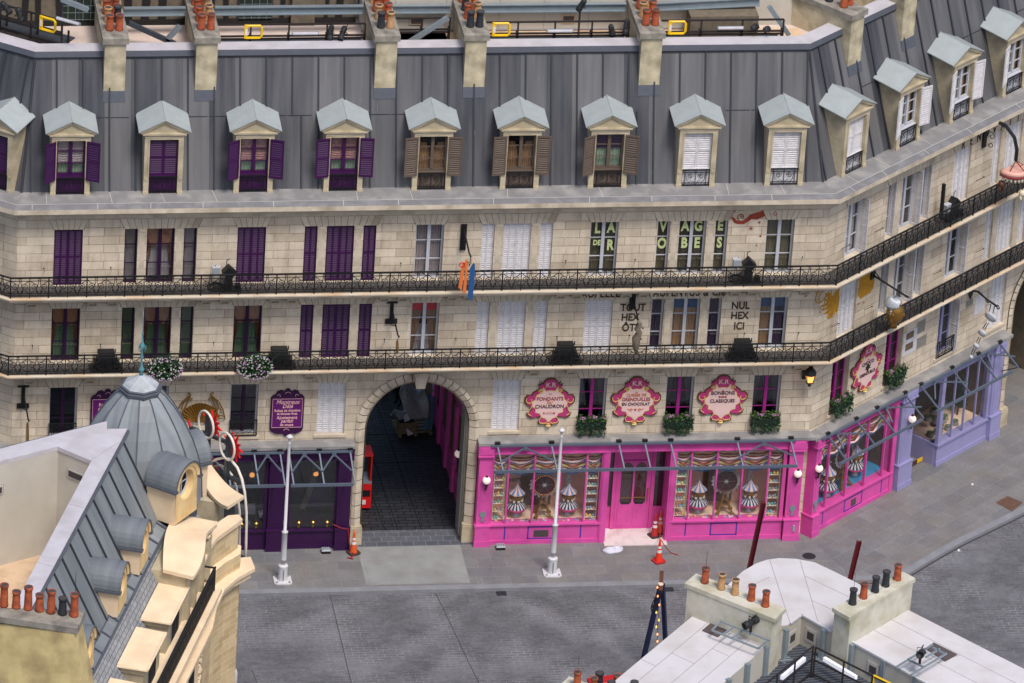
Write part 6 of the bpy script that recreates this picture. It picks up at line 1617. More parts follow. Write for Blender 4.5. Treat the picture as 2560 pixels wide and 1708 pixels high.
def poletop():
    g = MB(); g.lathe([(.052, 5.2), (.055, 5.26), (.03, 5.3), (.028, 5.34), (.06, 5.42), (.10, 5.46), (.115, 5.49), (.10, 5.52), (.04, 5.56), (0, 5.58)], 14, 'white_pole'); return g
for x, y, lab in ((-7.66, -2.45, 'white flagpole in front of the purple shop'), (1.46, -2.35, 'white flagpole in front of the pink shop')):
    t = thing('flagpole', lab, 'pole', (x, y, 0), 0, 'white poles on the pavement'); ob('pole', instmesh(('pole',), polem, True), t); ob('base', instmesh(('base', 'pole'), polebase), t); ob('finial', instmesh(('finial',), poletop, True), t)
def conem(c, h=.78):
    def f():
        g = MB(); g.lathe([(.135, .04), (.10, .26), (.085, .36)], 18, c, cap=False); g.lathe([(.086, .36), (.072, .46)], 18, 'reflective', cap=False); g.lathe([(.072, .46), (.064, .52)], 18, c, cap=False); g.lathe([(.065, .52), (.055, .60)], 18, 'reflective', cap=False); g.lathe([(.055, .60), (.035, .78), (.03, .86), (0, .865)], 18, c, cap=False); return g
    return f
def coneb(m):
    def f():
        g = MB(); o, c_ = .20, .05; g.prism([(-o+c_, -o), (o-c_, -o), (o, -o+c_), (o, o-c_), (o-c_, o), (-o+c_, o), (-o, o-c_), (-o, -o+c_)], .004, .05, m); return g
    return f
for x, y, cc, bb, lab in ((5.20, -1.72, 'cone_red', 'cone_old', 'bright red traffic cone standing free in front of the pink shop'), (5.33, -.02, 'cone_old', 'cone_base', 'dull red traffic cone on the doorstep board of the pink shop'),
                          (5.56, .22, 'cone_orange', 'cone_base', 'orange traffic cone tucked behind the dull red one'), (-5.06, -.72, 'cone_orange', 'cone_base', 'orange traffic cone with red tape at the left foot of the arch')):
    t = thing('traffic_cone', lab, 'traffic cone', (x, y, .01), .4, 'traffic cones'); ob('cone', instmesh(('cone', cc), conem(cc), True), t); ob('base', instmesh(('base', cc, bb), coneb(bb)), t)
g = MB(); g.tube([(-5.75, -.4, .95), (-5.5, -.5, .86), (-5.25, -.52, .82), (-5.2, -.6, .4), (-5.16, -.75, .1), (-5.05, -.9, .07), (-5.2, -1.1, .03), (-5.3, -1.05, .03), (-5.12, -1.15, .03)], .02, 5, 'tape_red')
tag(g.build('barrier_tape'), 'red tape trailing from the purple pillar round the cone', 'tape')
g = MB(); g.tube([(5.35, -.02, .9), (5.5, -.1, .5), (5.45, -.4, .2), (5.3, -1.0, .5), (5.22, -1.7, .85), (5.4, -1.5, .5), (5.7, -1.2, .03), (5.95, -1.35, .02)], .014, 5, 'tape_red')
tag(g.build('cord'), 'thin red and black cord between the cones at the pink shop door', 'cord')
def upl():
    g = MB(); g.box(-.15, .15, -.12, .12, .0, .10, 'black_plastic'); g.hexa([(-.16, -.13, .10), (.16, -.13, .10), (.16, .13, .10), (-.16, .13, .10)], [(-.12, -.09, .15), (.12, -.09, .15), (.12, .09, .15), (-.12, .09, .15)], 'grey_plastic')
    for k in range(4): g.bar((-.1+.06*k, -.08, .152), (-.06+.06*k, .07, .152), .012, .006, 'black_plastic')
    return g
for x, y, lab in ((-5.98, -.62, 'small grey ground light at the foot of the purple shop'), (-.04, -.62, 'small grey ground light at the left foot of the pink shop')):
    tag(ob('ground_light', instmesh(('ground_light',), upl), None, (x, y, .004)), lab, 'ground light', 'ground lights')
g = MB(); g.box(3.52, 5.68, -.62, .62, .0, .03, 'plywood'); tag(g.build('doorstep_board'), 'pale dirty board laid at the pink shop door', 'board')
g = MB(); g.prism([(3.55, -.05), (3.82, .3), (3.9, .75-.2), (3.62, .5)], .031, .04, 'petal_white'); tag(g.build('paper_sheet'), 'crumpled white sheet on the left corner of the doorstep board', 'paper')
def bag():
    g = MB()
    def fn(u, v):
        a = 2*PI*u; r = math.sin(PI*v*.5)
        return (.36*r*math.cos(a)*(1+.12*math.sin(3*a)), .22*r*math.sin(a)*(1+.15*math.sin(2*a+1)), .10*math.cos(PI*v*.5)**.7*(1+.3*math.sin(5*a+6*v)))
    g.grid(fn, 24, 8, 'plastic_bag'); return g
tag(ob('plastic_bag', bag().mesh('plastic_bag', True), None, (3.78, -.92, .01), .2), 'white plastic bag lying in front of the pink shop door', 'bag')
def grate(w, d):
    g = MB(); g.box(-w, w, -d, d, 0, .012, 'dark_metal')
    for k in range(6): g.box(-w+.02, w-.02, -d+.03+k*2*d/6.3, -d+.05+k*2*d/6.3, .012, .02, 'seam')
    return g
for x, y, z, lab in ((-.40, -3.42, -.12, 'dark drain grate in the gutter below the arch driveway'), (5.28, -3.40, -.12, 'dark drain grate in the gutter near the string light frame')):
    tag(ob('drain_grate', cached(('drain_grate',), lambda: grate(.17, .13)), None, (x, y, z+.002)), lab, 'drain grate', 'drain grates')
g = MB(); g.prism([RW.uv(p) for p in ((17.56, 1.81), (18.07, 2.25), (18.51, 1.77), (18.0, 1.18))], .0, .008, 'rusty'); tag(g.build('access_cover', fr=RW), 'rusty square cover set in the pavement at far right', 'cover')
g = MB(); g.lathe([(0, .008), (.22, .008), (.23, 0)], 20, 'dark_metal', (10.4, -1.57, 0)); tag(g.build('manhole_cover'), 'round grey cover in the pavement below the building corner', 'manhole cover')
def ibeam(g, a, b, w, h, m):
    a, b = Vector(a), Vector(b); d = (b-a).normalized(); x = d.cross(Vector((0, 1, 0))).normalized(); y = d.cross(x)
    for s in (-1, 1): g.bar(a+x*s*w/2, b+x*s*w/2, .02, h, m, up=tuple(y))
    g.bar(a, b, .02, w, m, up=tuple(x))
def rpost(i, x, y, z1, tx, ty, lab):
    g = MB(); ibeam(g, (x, y, -.1), (x+tx, y+ty, z1), .13, .13, 'post_red'); tag(g.build('steel_post'), lab, 'post', 'leaning red steel posts')
def solve_post(t0, x0, y0, t1, x1, y1, ztop):   # top pixel at height ztop, foot below the other pixel
    tp = G(t0, x0, y0, ztop); b = G(t1, x1, y1, 0); return tp, b
tp = G((2, 2), 2308, 1483, 4.2); bt = G((3, 2), 2180, 500, 1.3)
k = 4.2/(4.2-1.3); rpost(0, tp[0]+(bt[0]-tp[0])*k, tp[1]+(bt[1]-tp[1])*k, 4.2, -(bt[0]-tp[0])*k, -(bt[1]-tp[1])*k, 'dark red leaning steel post in front of the pink shop')
tp = G((3, 3), 838, 265, 3.2); bt = G((3, 3), 750, 620, 1.6)
k = 3.2/(1.6); rpost(1, tp[0]+(bt[0]-tp[0])*k, tp[1]+(bt[1]-tp[1])*k, 3.2, -(bt[0]-tp[0])*k, -(bt[1]-tp[1])*k, 'dark red leaning steel post beside the kerb bend')
# navy A-frame with string lights
tp = G((3, 2), 1368, 660, 3.3)
t = thing('frame_stand', 'navy and brown A shaped frame standing in the street', 'frame', (tp[0], tp[1], 0))
l1 = G((3, 2), 1205, 1325, .15); l2 = G((3, 2), 1408, 1160, .8)
g = MB(); g.bar((0, 0, 3.3), ((l1[0]-tp[0])*1.03, (l1[1]-tp[1])*1.03, -.1), .13, .13, 'navy'); ob('leg', g.mesh('leg'), t)
g = MB(); g.bar((.05, 0, 3.3), ((l2[0]-tp[0])*1.3, (l2[1]-tp[1])*1.3, -.1), .13, .13, 'navy'); ob('leg', g.mesh('leg'), t)
g = MB(); g.bar((-.05, -.3, 3.2), (.08, .45, 3.5), .13, .13, 'wood_brown'); g.lathe([(0, 0), (.09, 0), (.09, .04), (0, .05)], 8, 'display_floor', (-.03, -.1, 3.34)); ob('top_beam', g.mesh('top_beam'), t)
g = MB()
for k in range(4): g.tube([(-.22+.07*math.sin(a+k), -.1+.05*math.cos(a), 2.6+.25*math.cos(a*.8+k)) for a in range(8)], .014, 4, 'iron')
ob('cable_loop', g.mesh('cable_loop'), t)
t = thing('string_lights', 'string of warm bulbs hanging down inside the A shaped frame', 'string lights', (tp[0], tp[1], 0))
g = MB(); bl = [(1335, 690), (1338, 770), (1352, 850), (1325, 920), (1348, 990), (1325, 1052), (1335, 1120), (1335, 1185)]
pts = []
for x, y in bl:
    r_ = ray(*T((3, 2), x, y)); kk = (tp[1]-.12-CAM.y)/r_.y; p = CAM+kk*r_; pts.append((p.x-tp[0], -.12, p.z))
g.tube([(0, -.1, 3.3)]+[(p[0]*.5, p[1]+.02, p[2]+.03) for p in pts], .012, 4, 'iron'); ob('cable', g.mesh('cable'), t)
bm = lambda: (lambda g: (g.lathe([(0, -.045), (.022, -.03), (.028, 0), (.014, .04), (0, .05)], 8, 'bulb'), g)[1])(MB())
for p in pts: ob('bulb', instmesh(('bulb',), bm, True), t, p)
# litter
for x, y, lab in ((15.66, -1.22, 'small white scrap lying on the road at right'), (17.0, 3.1, 'small white scrap near the far right arch')):
    g = MB(); g.hexa([(-.05, -.04, 0), (.05, -.03, 0), (.04, .05, 0), (-.04, .04, 0)], [(-.03, -.02, .04), (.03, -.03, .05), (.02, .03, .04), (-.03, .02, .05)], 'petal_white'); tag(ob('litter', g.mesh('litter'), None, (x, y, -.12 if x < 16 else 0)), lab, 'litter', 'scraps of litter')

# ---- inside the archway
t = thing('pallet', 'wooden pallet loaded under plastic wrap in the archway', 'pallet', (-1.95, 7.75, .01), .12)
g = MB()
for k in range(5): g.box(-.6, .6, -.5+.22*k, -.38+.22*k, .12, .15, 'wood_pale')
for x in (-.6, -.05, .5): g.box(x, x+.1, -.5, .5, 0, .12, 'wood_pale')
ob('pallet', g.mesh('pallet'), t)
g = MB(); g.box(-.62, .0, -.5, -.1, .15, .55, 'wood_pale'); g.box(-.58, -.04, -.46, -.14, .2, .56, 'room'); g.bar((-.2, -.55, .1), (-.35, -.2, .9), .22, .03, 'petal_white'); tag(g.build('crate', loc=(-1.95, 7.75, .01), rz=.12), 'open wooden crate at the front of the pallet load', 'crate')
g = MB(); g.grid(lambda u, v: (-.45+.9*u+.06*math.sin(9*v), -.3+.7*v, .6+1.3*math.sin(PI*v*.55)*(.8+.2*math.sin(7*u))), 14, 14, 'wrap'); g.grid(lambda u, v: (-.9+.6*u, -.35+.3*v, .75+.15*math.sin(8*u+5*v)), 8, 5, 'wrap'); ob('plastic_wrap', g.mesh('plastic_wrap', True), t)
g = MB(); g.bar((.35, -.45, .2), (.62, .25, 1.2), .12, .12, 'foam_blue'); g.bar((.55, -.45, .2), (.8, .25, 1.1), .10, .10, 'foam_blue'); ob('foam_strip', g.mesh('foam_strip'), t)
g = MB(); g.bar((-1.45, 8.2, .1), (-1.5, 10.2, 2.4), .7, .06, 'plaster_dirty'); g.bar((-1.25, 7.9, .1), (-1.45, 10.0, 2.6), .08, .10, 'wood_pale'); tag(g.build('leaning_panel'), 'tall grey panel leaning behind the wrapped pallet', 'panel')
g = MB(); g.box(-2.75, -2.45, 10.4, 10.7, 0, 2.2, 'wood_pale'); g.box(-2.3, -1.75, 10.6, 10.9, 0, 2.3, 'timber_black'); g.box(-2.75, -1.75, 10.5, 10.8, 2.2, 2.3, 'wood_pale'); tag(g.build('timber_stand'), 'upright timber stand behind the person in the archway', 'stand')
t = thing('vending_cart', 'narrow red cart behind the left side of the archway', 'cart', (-4.40, 2.45, .01))
g = MB(); g.box(-.40, .28, -.32, .4, .1, 1.05, 'neon_red'); g.box(-.36, .24, -.33, -.32, .55, .8, 'room'); g.box(-.38, .1, -.335, -.32, .25, .42, 'petal_white'); g.box(-.4, .28, -.32, .4, 1.05, 1.12, 'steel_galv'); ob('body', g.mesh('body'), t)
g = MB(); g.box(-.38, -.34, -.3, .38, 1.12, 2.1, 'neon_red'); g.box(.22, .26, -.3, .38, 1.12, 2.1, 'neon_red'); g.box(-.4, .28, -.32, .4, 2.1, 2.16, 'neon_red'); g.box(-.3, -.2, -.2, .3, 1.4, 1.9, 'safety_yellow'); ob('frame', g.mesh('frame'), t)
for sx in (-.3, .2): g = MB(); g.lathe([(0, -.03), (.1, -.03), (.1, .03), (0, .03)], 12, 'iron'); me = g.mesh('wheel'); me.transform(Matrix.Rotation(R(90), 4, 'X')); ob('wheel', me, t, (sx, -.2, .1))
# person, seen from above, standing with arms slightly bent, head bowed
def person(loc, rz):
    t = thing('person', 'person in black clothes and a white cap standing in the archway', 'person', loc, rz)
    V = [((0, 0, .95), .13), ((0, .01, 1.12), .13), ((0, .02, 1.32), .155), ((0, .01, 1.44), .10), ((0, -.01, 1.50), .055), ((0, -.03, 1.57), .06), ((0, -.04, 1.66), .095), ((0, -.03, 1.73), .075),
         ((.19, .01, 1.40), .062), ((.25, -.02, 1.13), .045), ((.20, -.20, .98), .036), ((.17, -.28, .95), .03), ((-.19, .01, 1.40), .062), ((-.25, -.02, 1.13), .045), ((-.20, -.20, .98), .036), ((-.17, -.28, .95), .03),
         ((.10, 0, .88), .10), ((.12, -.03, .50), .065), ((.13, .02, .09), .042), ((.14, -.13, .04), .035), ((-.10, 0, .88), .10), ((-.12, .02, .50), .065), ((-.13, .06, .09), .042), ((-.14, -.09, .04), .035)]
    E_ = [(0, 1), (1, 2), (2, 3), (3, 4), (4, 5), (5, 6), (6, 7), (2, 8), (8, 9), (9, 10), (10, 11), (2, 12), (12, 13), (13, 14), (14, 15), (0, 16), (16, 17), (17, 18), (18, 19), (0, 20), (20, 21), (21, 22), (22, 23)]
    for h, s in ((11, 1), (15, -1)):
        for k in range(5):
            b = V[h][0]; i0 = len(V); ang = (-.04+.02*k)
            if k == 4: V.append(((b[0]-s*.05, b[1]-.02, b[2]), .010)); V.append(((b[0]-s*.06, b[1]-.05, b[2]-.01), .009))
            else: V.append(((b[0]+ang, b[1]-.045, b[2]-.005), .010)); V.append(((b[0]+ang, b[1]-.075-.008*(k in (1, 2)), b[2]-.03), .009))
            E_ += [(h, i0), (i0, i0+1)]
    me = bpy.data.meshes.new('body'); me.from_pydata([v[0] for v in V], E_, []); o = bpy.data.objects.new('body', me); COL.objects.link(o)
    sk = o.modifiers.new('s', 'SKIN'); me_sk = me.skin_vertices[0].data
    for i, v in enumerate(V): me_sk[i].radius = (v[1], v[1]*.85)
    me_sk[0].use_root = True
    sb = o.modifiers.new('u', 'SUBSURF'); sb.levels = 2; sb.render_levels = 2
    dg = bpy.context.evaluated_depsgraph_get(); m2 = bpy.data.meshes.new_from_object(o.evaluated_get(dg)); bpy.data.objects.remove(o)
    m2.materials.clear(); m2.materials.append(MT['skin']); m2.materials.append(MT['cloth_black'])
    for p in m2.polygons:
        c_ = p.center; p.material_index = 0 if (c_.z > 1.47 or (c_.y < -.20 and .85 < c_.z < 1.02)) else 1; p.use_smooth = True
    m2.name = 'body'; ob('body', m2, t)
    g = MB(); g.lathe([(.108, 1.66), (.11, 1.71), (.09, 1.77), (.04, 1.80), (0, 1.805)], 14, 'cap_white', (0, -.035, 0)); g.hexa([(-.07, -.12, 1.665), (.07, -.12, 1.665), (.05, -.21, 1.65), (-.05, -.21, 1.65)], [(-.07, -.12, 1.68), (.07, -.12, 1.68), (.05, -.21, 1.66), (-.05, -.21, 1.66)], 'cap_white'); ob('cap', g.mesh('cap', True), t)
    g = MB(); g.lathe([(.10, 1.6), (.104, 1.66), (.09, 1.7)], 12, 'wood_brown', (0, -.02, 0), cap=False); ob('hair', g.mesh('hair'), t)
    g = MB()
    for s in (-1, 1): g.lathe([(0, -.01), (.014, 0), (0, .01)], 6, 'room', (s*.035, -.125, 1.66)); g.lathe([(0, -.025), (.014, 0), (0, .02)], 6, 'skin', (s*.1, -.03, 1.655))
    g.lathe([(0, -.02), (.015, 0), (0, .03)], 6, 'skin', (0, -.135, 1.635)); g.box(-.025, .025, -.13, -.12, 1.60, 1.606, 'denture_red'); ob('face', g.mesh('face', True), t)
person((-2.2, 9.55, .01), R(-60))

# grey urn reliefs and a small meter on the pink pillars
def urn():
    g = MB(); g.plate([(-.08, 0), (.08, 0), (.04, .05), (.03, .14), (.09, .2), (.11, .3), (.06, .38), (-.06, .38), (-.11, .3), (-.09, .2), (-.03, .14), (-.04, .05)], -.02, 0, 'steel_galv'); return g
for fr, u, z in ((MAIN, -.68, .95), (MAIN, 9.94, .95), (RW, .17, .98), (MAIN, 5.73, .98)):
    if u < 5.7 or u > 6: ob('urn_relief', cached(('urn_relief',), urn), SP, at(fr, u, -.415, z), fr.a)
g = MB(); g.box(9.98, 10.06, -.54, -.50, .38, .60, 'grey_plastic'); ob('meter', g.mesh('meter'), SP)
# ================================================================== ROOF TERRACE BEHIND THE MANSARD
t = thing('timber_building', 'old black timbered building with dirty plaster behind the roof at upper left', 'building', (0, 0, 0))
g = MB(); g.box(-19, -5.1, 5.0, 9, 17.07, 22, 'plaster_dirty'); ob('wall', g.mesh('wall'), t)
g = MB(); random.seed(5)
x = -18.8
while x < -5.3:
    w_ = random.uniform(.10, .26); lean = random.uniform(-.15, .15); g.bar((x, 4.97, 17.08), (x+lean, 4.97, 19.6), w_, .08, 'timber_black', up=(0, 1, 0)); x += random.uniform(.42, .95)
for z in (17.12, 18.3, 19.6): g.bar((-19, 4.96, z), (-5.1, 4.96, z+random.uniform(-.05, .05)), .12, .2, 'timber_black')
ob('timber_frame', g.mesh('timber_frame'), t)
for a in (-9.05, -14.9):
    g = MB(); g.box(a, a+1.15, 4.9, 5.0, 17.2, 18.25, 'seam'); g.box(a+.06, a+.54, 4.88, 4.9, 17.26, 18.2, 'planter'); g.box(a+.62, a+1.09, 4.88, 4.9, 17.26, 18.2, 'planter')
    for k in range(4): g.box(a+.04, a+1.1, 4.87, 4.88, 17.3+k*.25, 17.315+k*.25, 'steel_galv'); g.box(a+.2+.25*k, a+.215+.25*k, 4.87, 4.88, 17.26, 18.2, 'steel_galv')
    ob('window', g.mesh('window'), t)
g = MB(); g.box(-7.3, -6.5, 4.75, 5.0, 17.07, 20, 'wood_brown'); g.add([(-7.3, 4.74, 17.07), (-6.5, 4.74, 17.07), (-6.55, 4.74, 20), (-7.2, 4.74, 20)], [(0, 1, 2, 3)], 'plaster_dirty'); ob('post', g.mesh('post'), t)
t = thing('service_wall', 'plain beige service wall with small vents behind the roof', 'wall', (0, 0, 0))
g = MB(); g.box(-5.0, 6.9, 4.25, 5, 17.0, 22, 'beige_wall'); g.box(6.9, 11.5, 4.6, 5.4, 17.0, 22, 'beige_wall'); ob('wall', g.mesh('wall'), t)
g = MB()
for x in (-3.9, -2.2, -.4, 1.1, 2.6, 5.8): g.box(x, x+.015, 4.235, 4.25, 17.1, 22, 'roof_line')
g.box(-5.0, 6.9, 4.22, 4.25, 17.07, 17.12, 'roof_line'); ob('panel_joint', g.mesh('panel_joint'), t)
for x in (-3.4, 1.7): g = MB(); g.box(x, x+.46, 4.2, 4.25, 17.32, 17.62, 'beige_deck'); g.box(x+.05, x+.41, 4.19, 4.2, 17.36, 17.58, 'grille'); ob('vent', g.mesh('vent'), t)
g = MB(); g.box(5.9, 8.2, 3.4, 4.2, 17.06, 17.9, 'plaster_dirty'); tag(g.build('roof_hatch'), 'small grey roof box behind the right chimney', 'roof box')
# steel beams
BZ = (17.85, 18.11)
for a, b, dz, lab in ((-12.95, -10.9, 0, 'pale steel beam between the two left chimneys'), (-9.95, -5.0, 0, 'long pale steel beam between second and third chimneys'), (-4.05, -2.1, 0, 'pale steel beam between third and fourth chimneys'), (-1.1, 3.8, 0, 'long pale steel beam between fourth and fifth chimneys'), (4.75, 8.3, .16, 'pale steel beam right of the fifth chimney')):
    g = MB(); g.bar((a, 4.0, BZ[1]+.02), (b, 4.0, BZ[1]+.02+dz), .17, .03, 'steel_galv'); g.bar((a, 4.0, BZ[0]+.02), (b, 4.0, BZ[0]+.02+dz), .17, .03, 'steel_galv'); g.bar((a, 4.0, (BZ[0]+BZ[1])/2+.02), (b, 4.0, (BZ[0]+BZ[1])/2+.02+dz), .03, .24, 'steel_galv')
    tag(g.build('steel_beam'), lab, 'beam', 'steel beams behind the roof parapet')
def q3(t_, x, y, v): a = Q(MAIN, t_, x, y, v); return (a[0], v, a[1])
for p, q, m, lab in (((( 0, 0), 1180, 210), ((0, 0), 1610, 405), 'steel_dark', 'dark diagonal brace between the two left chimneys'), (((0, 0), 1650, 240), ((0, 0), 1530, 370), 'steel_galv', 'short pale brace beside the second chimney'),
                     (((0, 1), 1765, 160), ((0, 1), 1390, 400), 'steel_galv', 'pale diagonal brace between third and fourth chimneys'), (((0, 3), 10, 60), ((0, 3), 190, 320), 'steel_galv', 'pale brace beside the big right chimney'), (((0, 0), 560, -10), ((0, 0), 810, 90), 'steel_galv', 'pale sloping beam behind the left chimney')):
    g = MB(); g.bar(q3(p[0], p[1], p[2], 3.2), q3(q[0], q[1], q[2], 3.2), .15, .15, m); tag(g.build('steel_brace'), lab, 'brace', 'steel braces behind the roof parapet')
def catrail(fr, u0, u1, v, zt, name_lab, gates=(), mid=True):
    t = thing('safety_railing', name_lab, 'railing', at(fr, 0, 0, 0), fr.a, 'black safety railings on the roof')
    t.location = (fr.o[0], fr.o[1], 0)
    g = MB(); r = .028; zb = zt-.95; n = max(2, round((u1-u0)/1.25))
    for z in (zt, zt-.42, zt-.52, zb+.1): g.box(u0, u1, v-r, v+r, z-r, z+r, 'rail_brown')
    for i in range(n+1): x = u0+(u1-u0)*i/n; g.box(x-r, x+r, v-r, v+r, zb, zt, 'rail_brown'); g.box(x+.03-r, x+.03+r, v+.4-r, v+.4+r, zb, zt-.5, 'rail_brown')
    g.box(u0, u1, v+.1, v+.9, zb-.04, zb, 'steel_dark')
    ob('rails', g.mesh('rails'), t)
    for gx in gates:
        g = MB(); w_, h_ = .52, .46
        g.tube([(gx, v-.05, zt-.02), (gx+w_*.9, v-.05, zt-.02), (gx+w_, v-.05, zt-.10), (gx+w_, v-.05, zt-h_+.08), (gx+w_*.9, v-.05, zt-h_), (gx, v-.05, zt-h_)], .045, 6, 'safety_yellow'); g.box(gx-.06, gx+.05, v-.08, v-.03, zt-h_-.02, zt+.02, 'safety_yellow'); g.box(gx-.03, gx+.04, v-.09, v-.08, zt-.34, zt-.14, 'petal_white'); ob('gate', g.mesh('gate'), t)
    return t
def uq(t_, x, y=225, v=2.7): return Q(MAIN, t_, x, y, v)[0]
ZT = 18.11
catrail(MAIN, -10.15, -5.1, 2.7, ZT, 'black railing with yellow gate between second and third chimneys', [uq((0, 0), 2260)])
catrail(MAIN, -1.25, 3.7, 2.7, ZT, 'black railing with yellow gate between fourth and fifth chimneys', [uq((0, 1), 2185)])
catrail(MAIN, 4.75, 8.9, 2.7, ZT, 'black railing with yellow gate right of the fifth chimney', [uq((0, 2), 1450)])
catrail(LW, -6.0, -.2, 2.9, ZT+.30, 'black railing with yellow gate behind the left roof parapet', [Q(LW, (0, 0), 350, 60, 2.6)[0]])
catrail(MAIN, -4.05, -2.2, 3.3, 18.0, 'short black railing between third and fourth chimneys')
def tubelight(): g = MB(); g.tube([(0, 0, 0), (.88, 0, 0)], .065, 8, 'steel_galv'); g.tube([(.03, -.04, .01), (.85, -.04, .01)], .05, 8, 'coping'); return g
for fr, t_, x, y, lab in ((MAIN, (0, 1), 330, 308, 'pale tube light on the railing between second and third chimneys'), (MAIN, (0, 2), 318, 285, 'pale tube light on the railing between fourth and fifth chimneys'), (MAIN, (0, 2), 1885, 258, 'pale tube light on the railing right of the fifth chimney'), (LW, (0, 0), 520, 165, 'pale tube light on the far left roof railing')):
    c = Q(fr, t_, x, y, 2.64); tag(ob('tube_light', instmesh(('tube_light',), tubelight), None, at(fr, c[0], 2.64, c[1]), fr.a), lab, 'tube light', 'tube lights on the roof railings')
def spotm():
    g = MB(); g.lathe([(0, -.22), (.06, -.22), (.085, -.16), (.085, .1), (.095, .11), (.095, .22), (.075, .22), (.07, .16), (0, .16)], 12, 'dark_metal'); g.tube([(-.1, 0, 0), (-.1, .12, -.02), (.1, .12, -.02), (.1, 0, 0)], .012, 4, 'iron'); g.tube([(0, .12, -.02), (0, .14, -.3)], .016, 4, 'iron'); return g
for fr, t_, x, y, ax, ay, lab in ((MAIN, (0, 1), 685, 300, 170, 8, 'left of the pair of black spotlights beside the third chimney'), (MAIN, (0, 1), 795, 305, 140, 30, 'right of the pair of black spotlights beside the third chimney'), (MAIN, (0, 2), 915, 280, 200, -14, 'left of the pair of black spotlights beside the fifth chimney'), (MAIN, (0, 2), 1050, 245, 170, 8, 'right of the pair of black spotlights beside the fifth chimney'),
                              (MAIN, (0, 2), 640, 45, 200, 20, 'black spotlight on an upright pole above the pale beam'), (MAIN, (0, 2), 2225, 250, 240, -55, 'left of the pair of black spotlights at the roof bend'), (MAIN, (0, 2), 2335, 270, 240, -45, 'right of the pair of black spotlights at the roof bend'),
                              (LW, (0, 0), 55, 70, 205, -25, 'black spotlight nearest the top left corner'), (LW, (0, 0), 180, 135, 190, -12, 'second black spotlight from the top left corner')):
    c = Q(fr, t_, x, y, 2.58); o = ob('spotlight', instmesh(('spotlight',), spotm, True), None, at(fr, c[0], 2.58, c[1])); o.rotation_euler = (R(ax), R(ay), fr.a); tag(o, lab, 'spotlight', 'black spotlights on the roof'); o.scale = (1.15,)*3
c = Q(MAIN, (0, 2), 640, 90, 2.35); g = MB(); g.box(c[0]-.03, c[0]+.03, 2.62, 2.68, 17.0, c[1], 'rail_brown'); tag(g.build('light_pole'), 'dark upright pole carrying a spotlight behind the parapet', 'pole')

# ================================================================== FOREGROUND LEFT: DOME BUILDING
DB = thing('dome_building', 'cream stone building with grey ribbed dome and lead roof in the left foreground', 'building', (LB.o[0], LB.o[1], 0), LB.a)
def db(name, g, smooth=False, loc=(0, 0, 0)): return ob(name, g.mesh(name, smooth), DB, loc)
ZTp = 13.2
g = MB()
cop = [(-13.5, 0), (0, 0), (.28, .72), (-7.5, 8.5), (-8.1, 8.0), (-3.17, 3.2), (-1.75, 1.76), (-2.3, .55), (-13.5, .52)]
def quadstrip(g, out, inn, z0, z1, m):
    for i in range(len(out)-1):
        b = [(*out[i], z0), (*out[i+1], z0), (*inn[i+1], z0), (*inn[i], z0)]; g.hexa(b, [(x, y, z1) for x, y, _ in b], m)
quadstrip(g, [(-13.5, 0), (-2.3, 0), (0, 0)], [(-13.5, .52), (-2.3, .55), (-.2, .6)], ZTp-.14, ZTp, 'coping')
g.prism([(-2.3, .551), (-.2, .60), (.28, .72), (-7.5, 8.5), (-8.1, 8.0), (-3.17, 3.2), (-1.75, 1.76)], ZTp-.14, ZTp+.002, 'coping')
for x, y, x1, y1 in ((-.9, .03, -2.25, .56), (-5.2, .02, -5.1, .52), (-8.9, .02, -8.8, .52), (-2.8, 3.7, -3.3, 3.3)): g.bar((x, y, ZTp+.003), (x1, y1, ZTp+.003), .015, .004, 'roof_line')
db('parapet_coping', g)
g = MB(); g.tube([(-13.5, -.04, ZTp-.06), (.02, -.04, ZTp-.06), (.31, .74, ZTp-.06), (-7.5, 8.55, ZTp-.06)], .055, 6, 'flash'); db('parapet_edge', g)
g = MB()
inn = [(-13.5, .5), (-2.28, .53), (-1.72, 1.74), (-3.15, 3.18), (-8.1, 7.95)]
for a, b in zip(inn[:-1], inn[1:]): g.add([(*a, 9.5), (*b, 9.5), (*b, ZTp-.14), (*a, ZTp-.14)], [(0, 1, 2, 3)], 'beige_wall')
for a, b in zip(inn[:-1], inn[1:]):
    pass
for (t_, x, y, w_, hgt, z, seg) in (((2, 0), 685, 1185, .62, .2, 12.35, 1), ((2, 0), 45, 1260, .5, .2, 12.2, 2), ((3, 0), 15, 430, .5, .25, 10.1, 2)):
    a, b = inn[seg], inn[seg+1] if seg == 1 else inn[seg+2] if seg+2 < len(inn) else inn[seg+1]
db('terrace_wall', g)
g = MB(); g.add([(-13.5, .5, 9.5), (-2.28, .53, 9.5), (-1.72, 1.74, 9.5), (-3.15, 3.18, 9.5), (-8.1, 7.95, 9.5), (-13.5, 7.95, 9.5)], [(0, 1, 2, 3, 4, 5)], 'beige_deck'); db('terrace_floor', g)
def wallbox(p0, p1, s, z, w_, h_):
    d = (Vector(p1)-Vector(p0)); L = d.length; d.normalize(); n = Vector((d.y, -d.x)); c = Vector(p0)+d*L*s
    if n.dot(Vector((-4, 3))-c) < 0: n = -n
    g = MB()
    for k, (ww, hh, m, o) in enumerate(((w_+.16, h_+.16, 'roof_line', .01), (w_+.10, h_+.10, 'beige_wall', .03), (w_, h_, 'soot', .04))):
        a = c+n*o; g.bar((a.x-d.x*ww/2, a.y-d.y*ww/2, z), (a.x+d.x*ww/2, a.y+d.y*ww/2, z), .02, hh, m)
    db('wall_vent', g)
wallbox((-2.28, .53), (-1.72, 1.74), .45, 12.45, .55, .20); wallbox((-3.15, 3.18), (-8.1, 7.95), .03, 12.2, .5, .2)
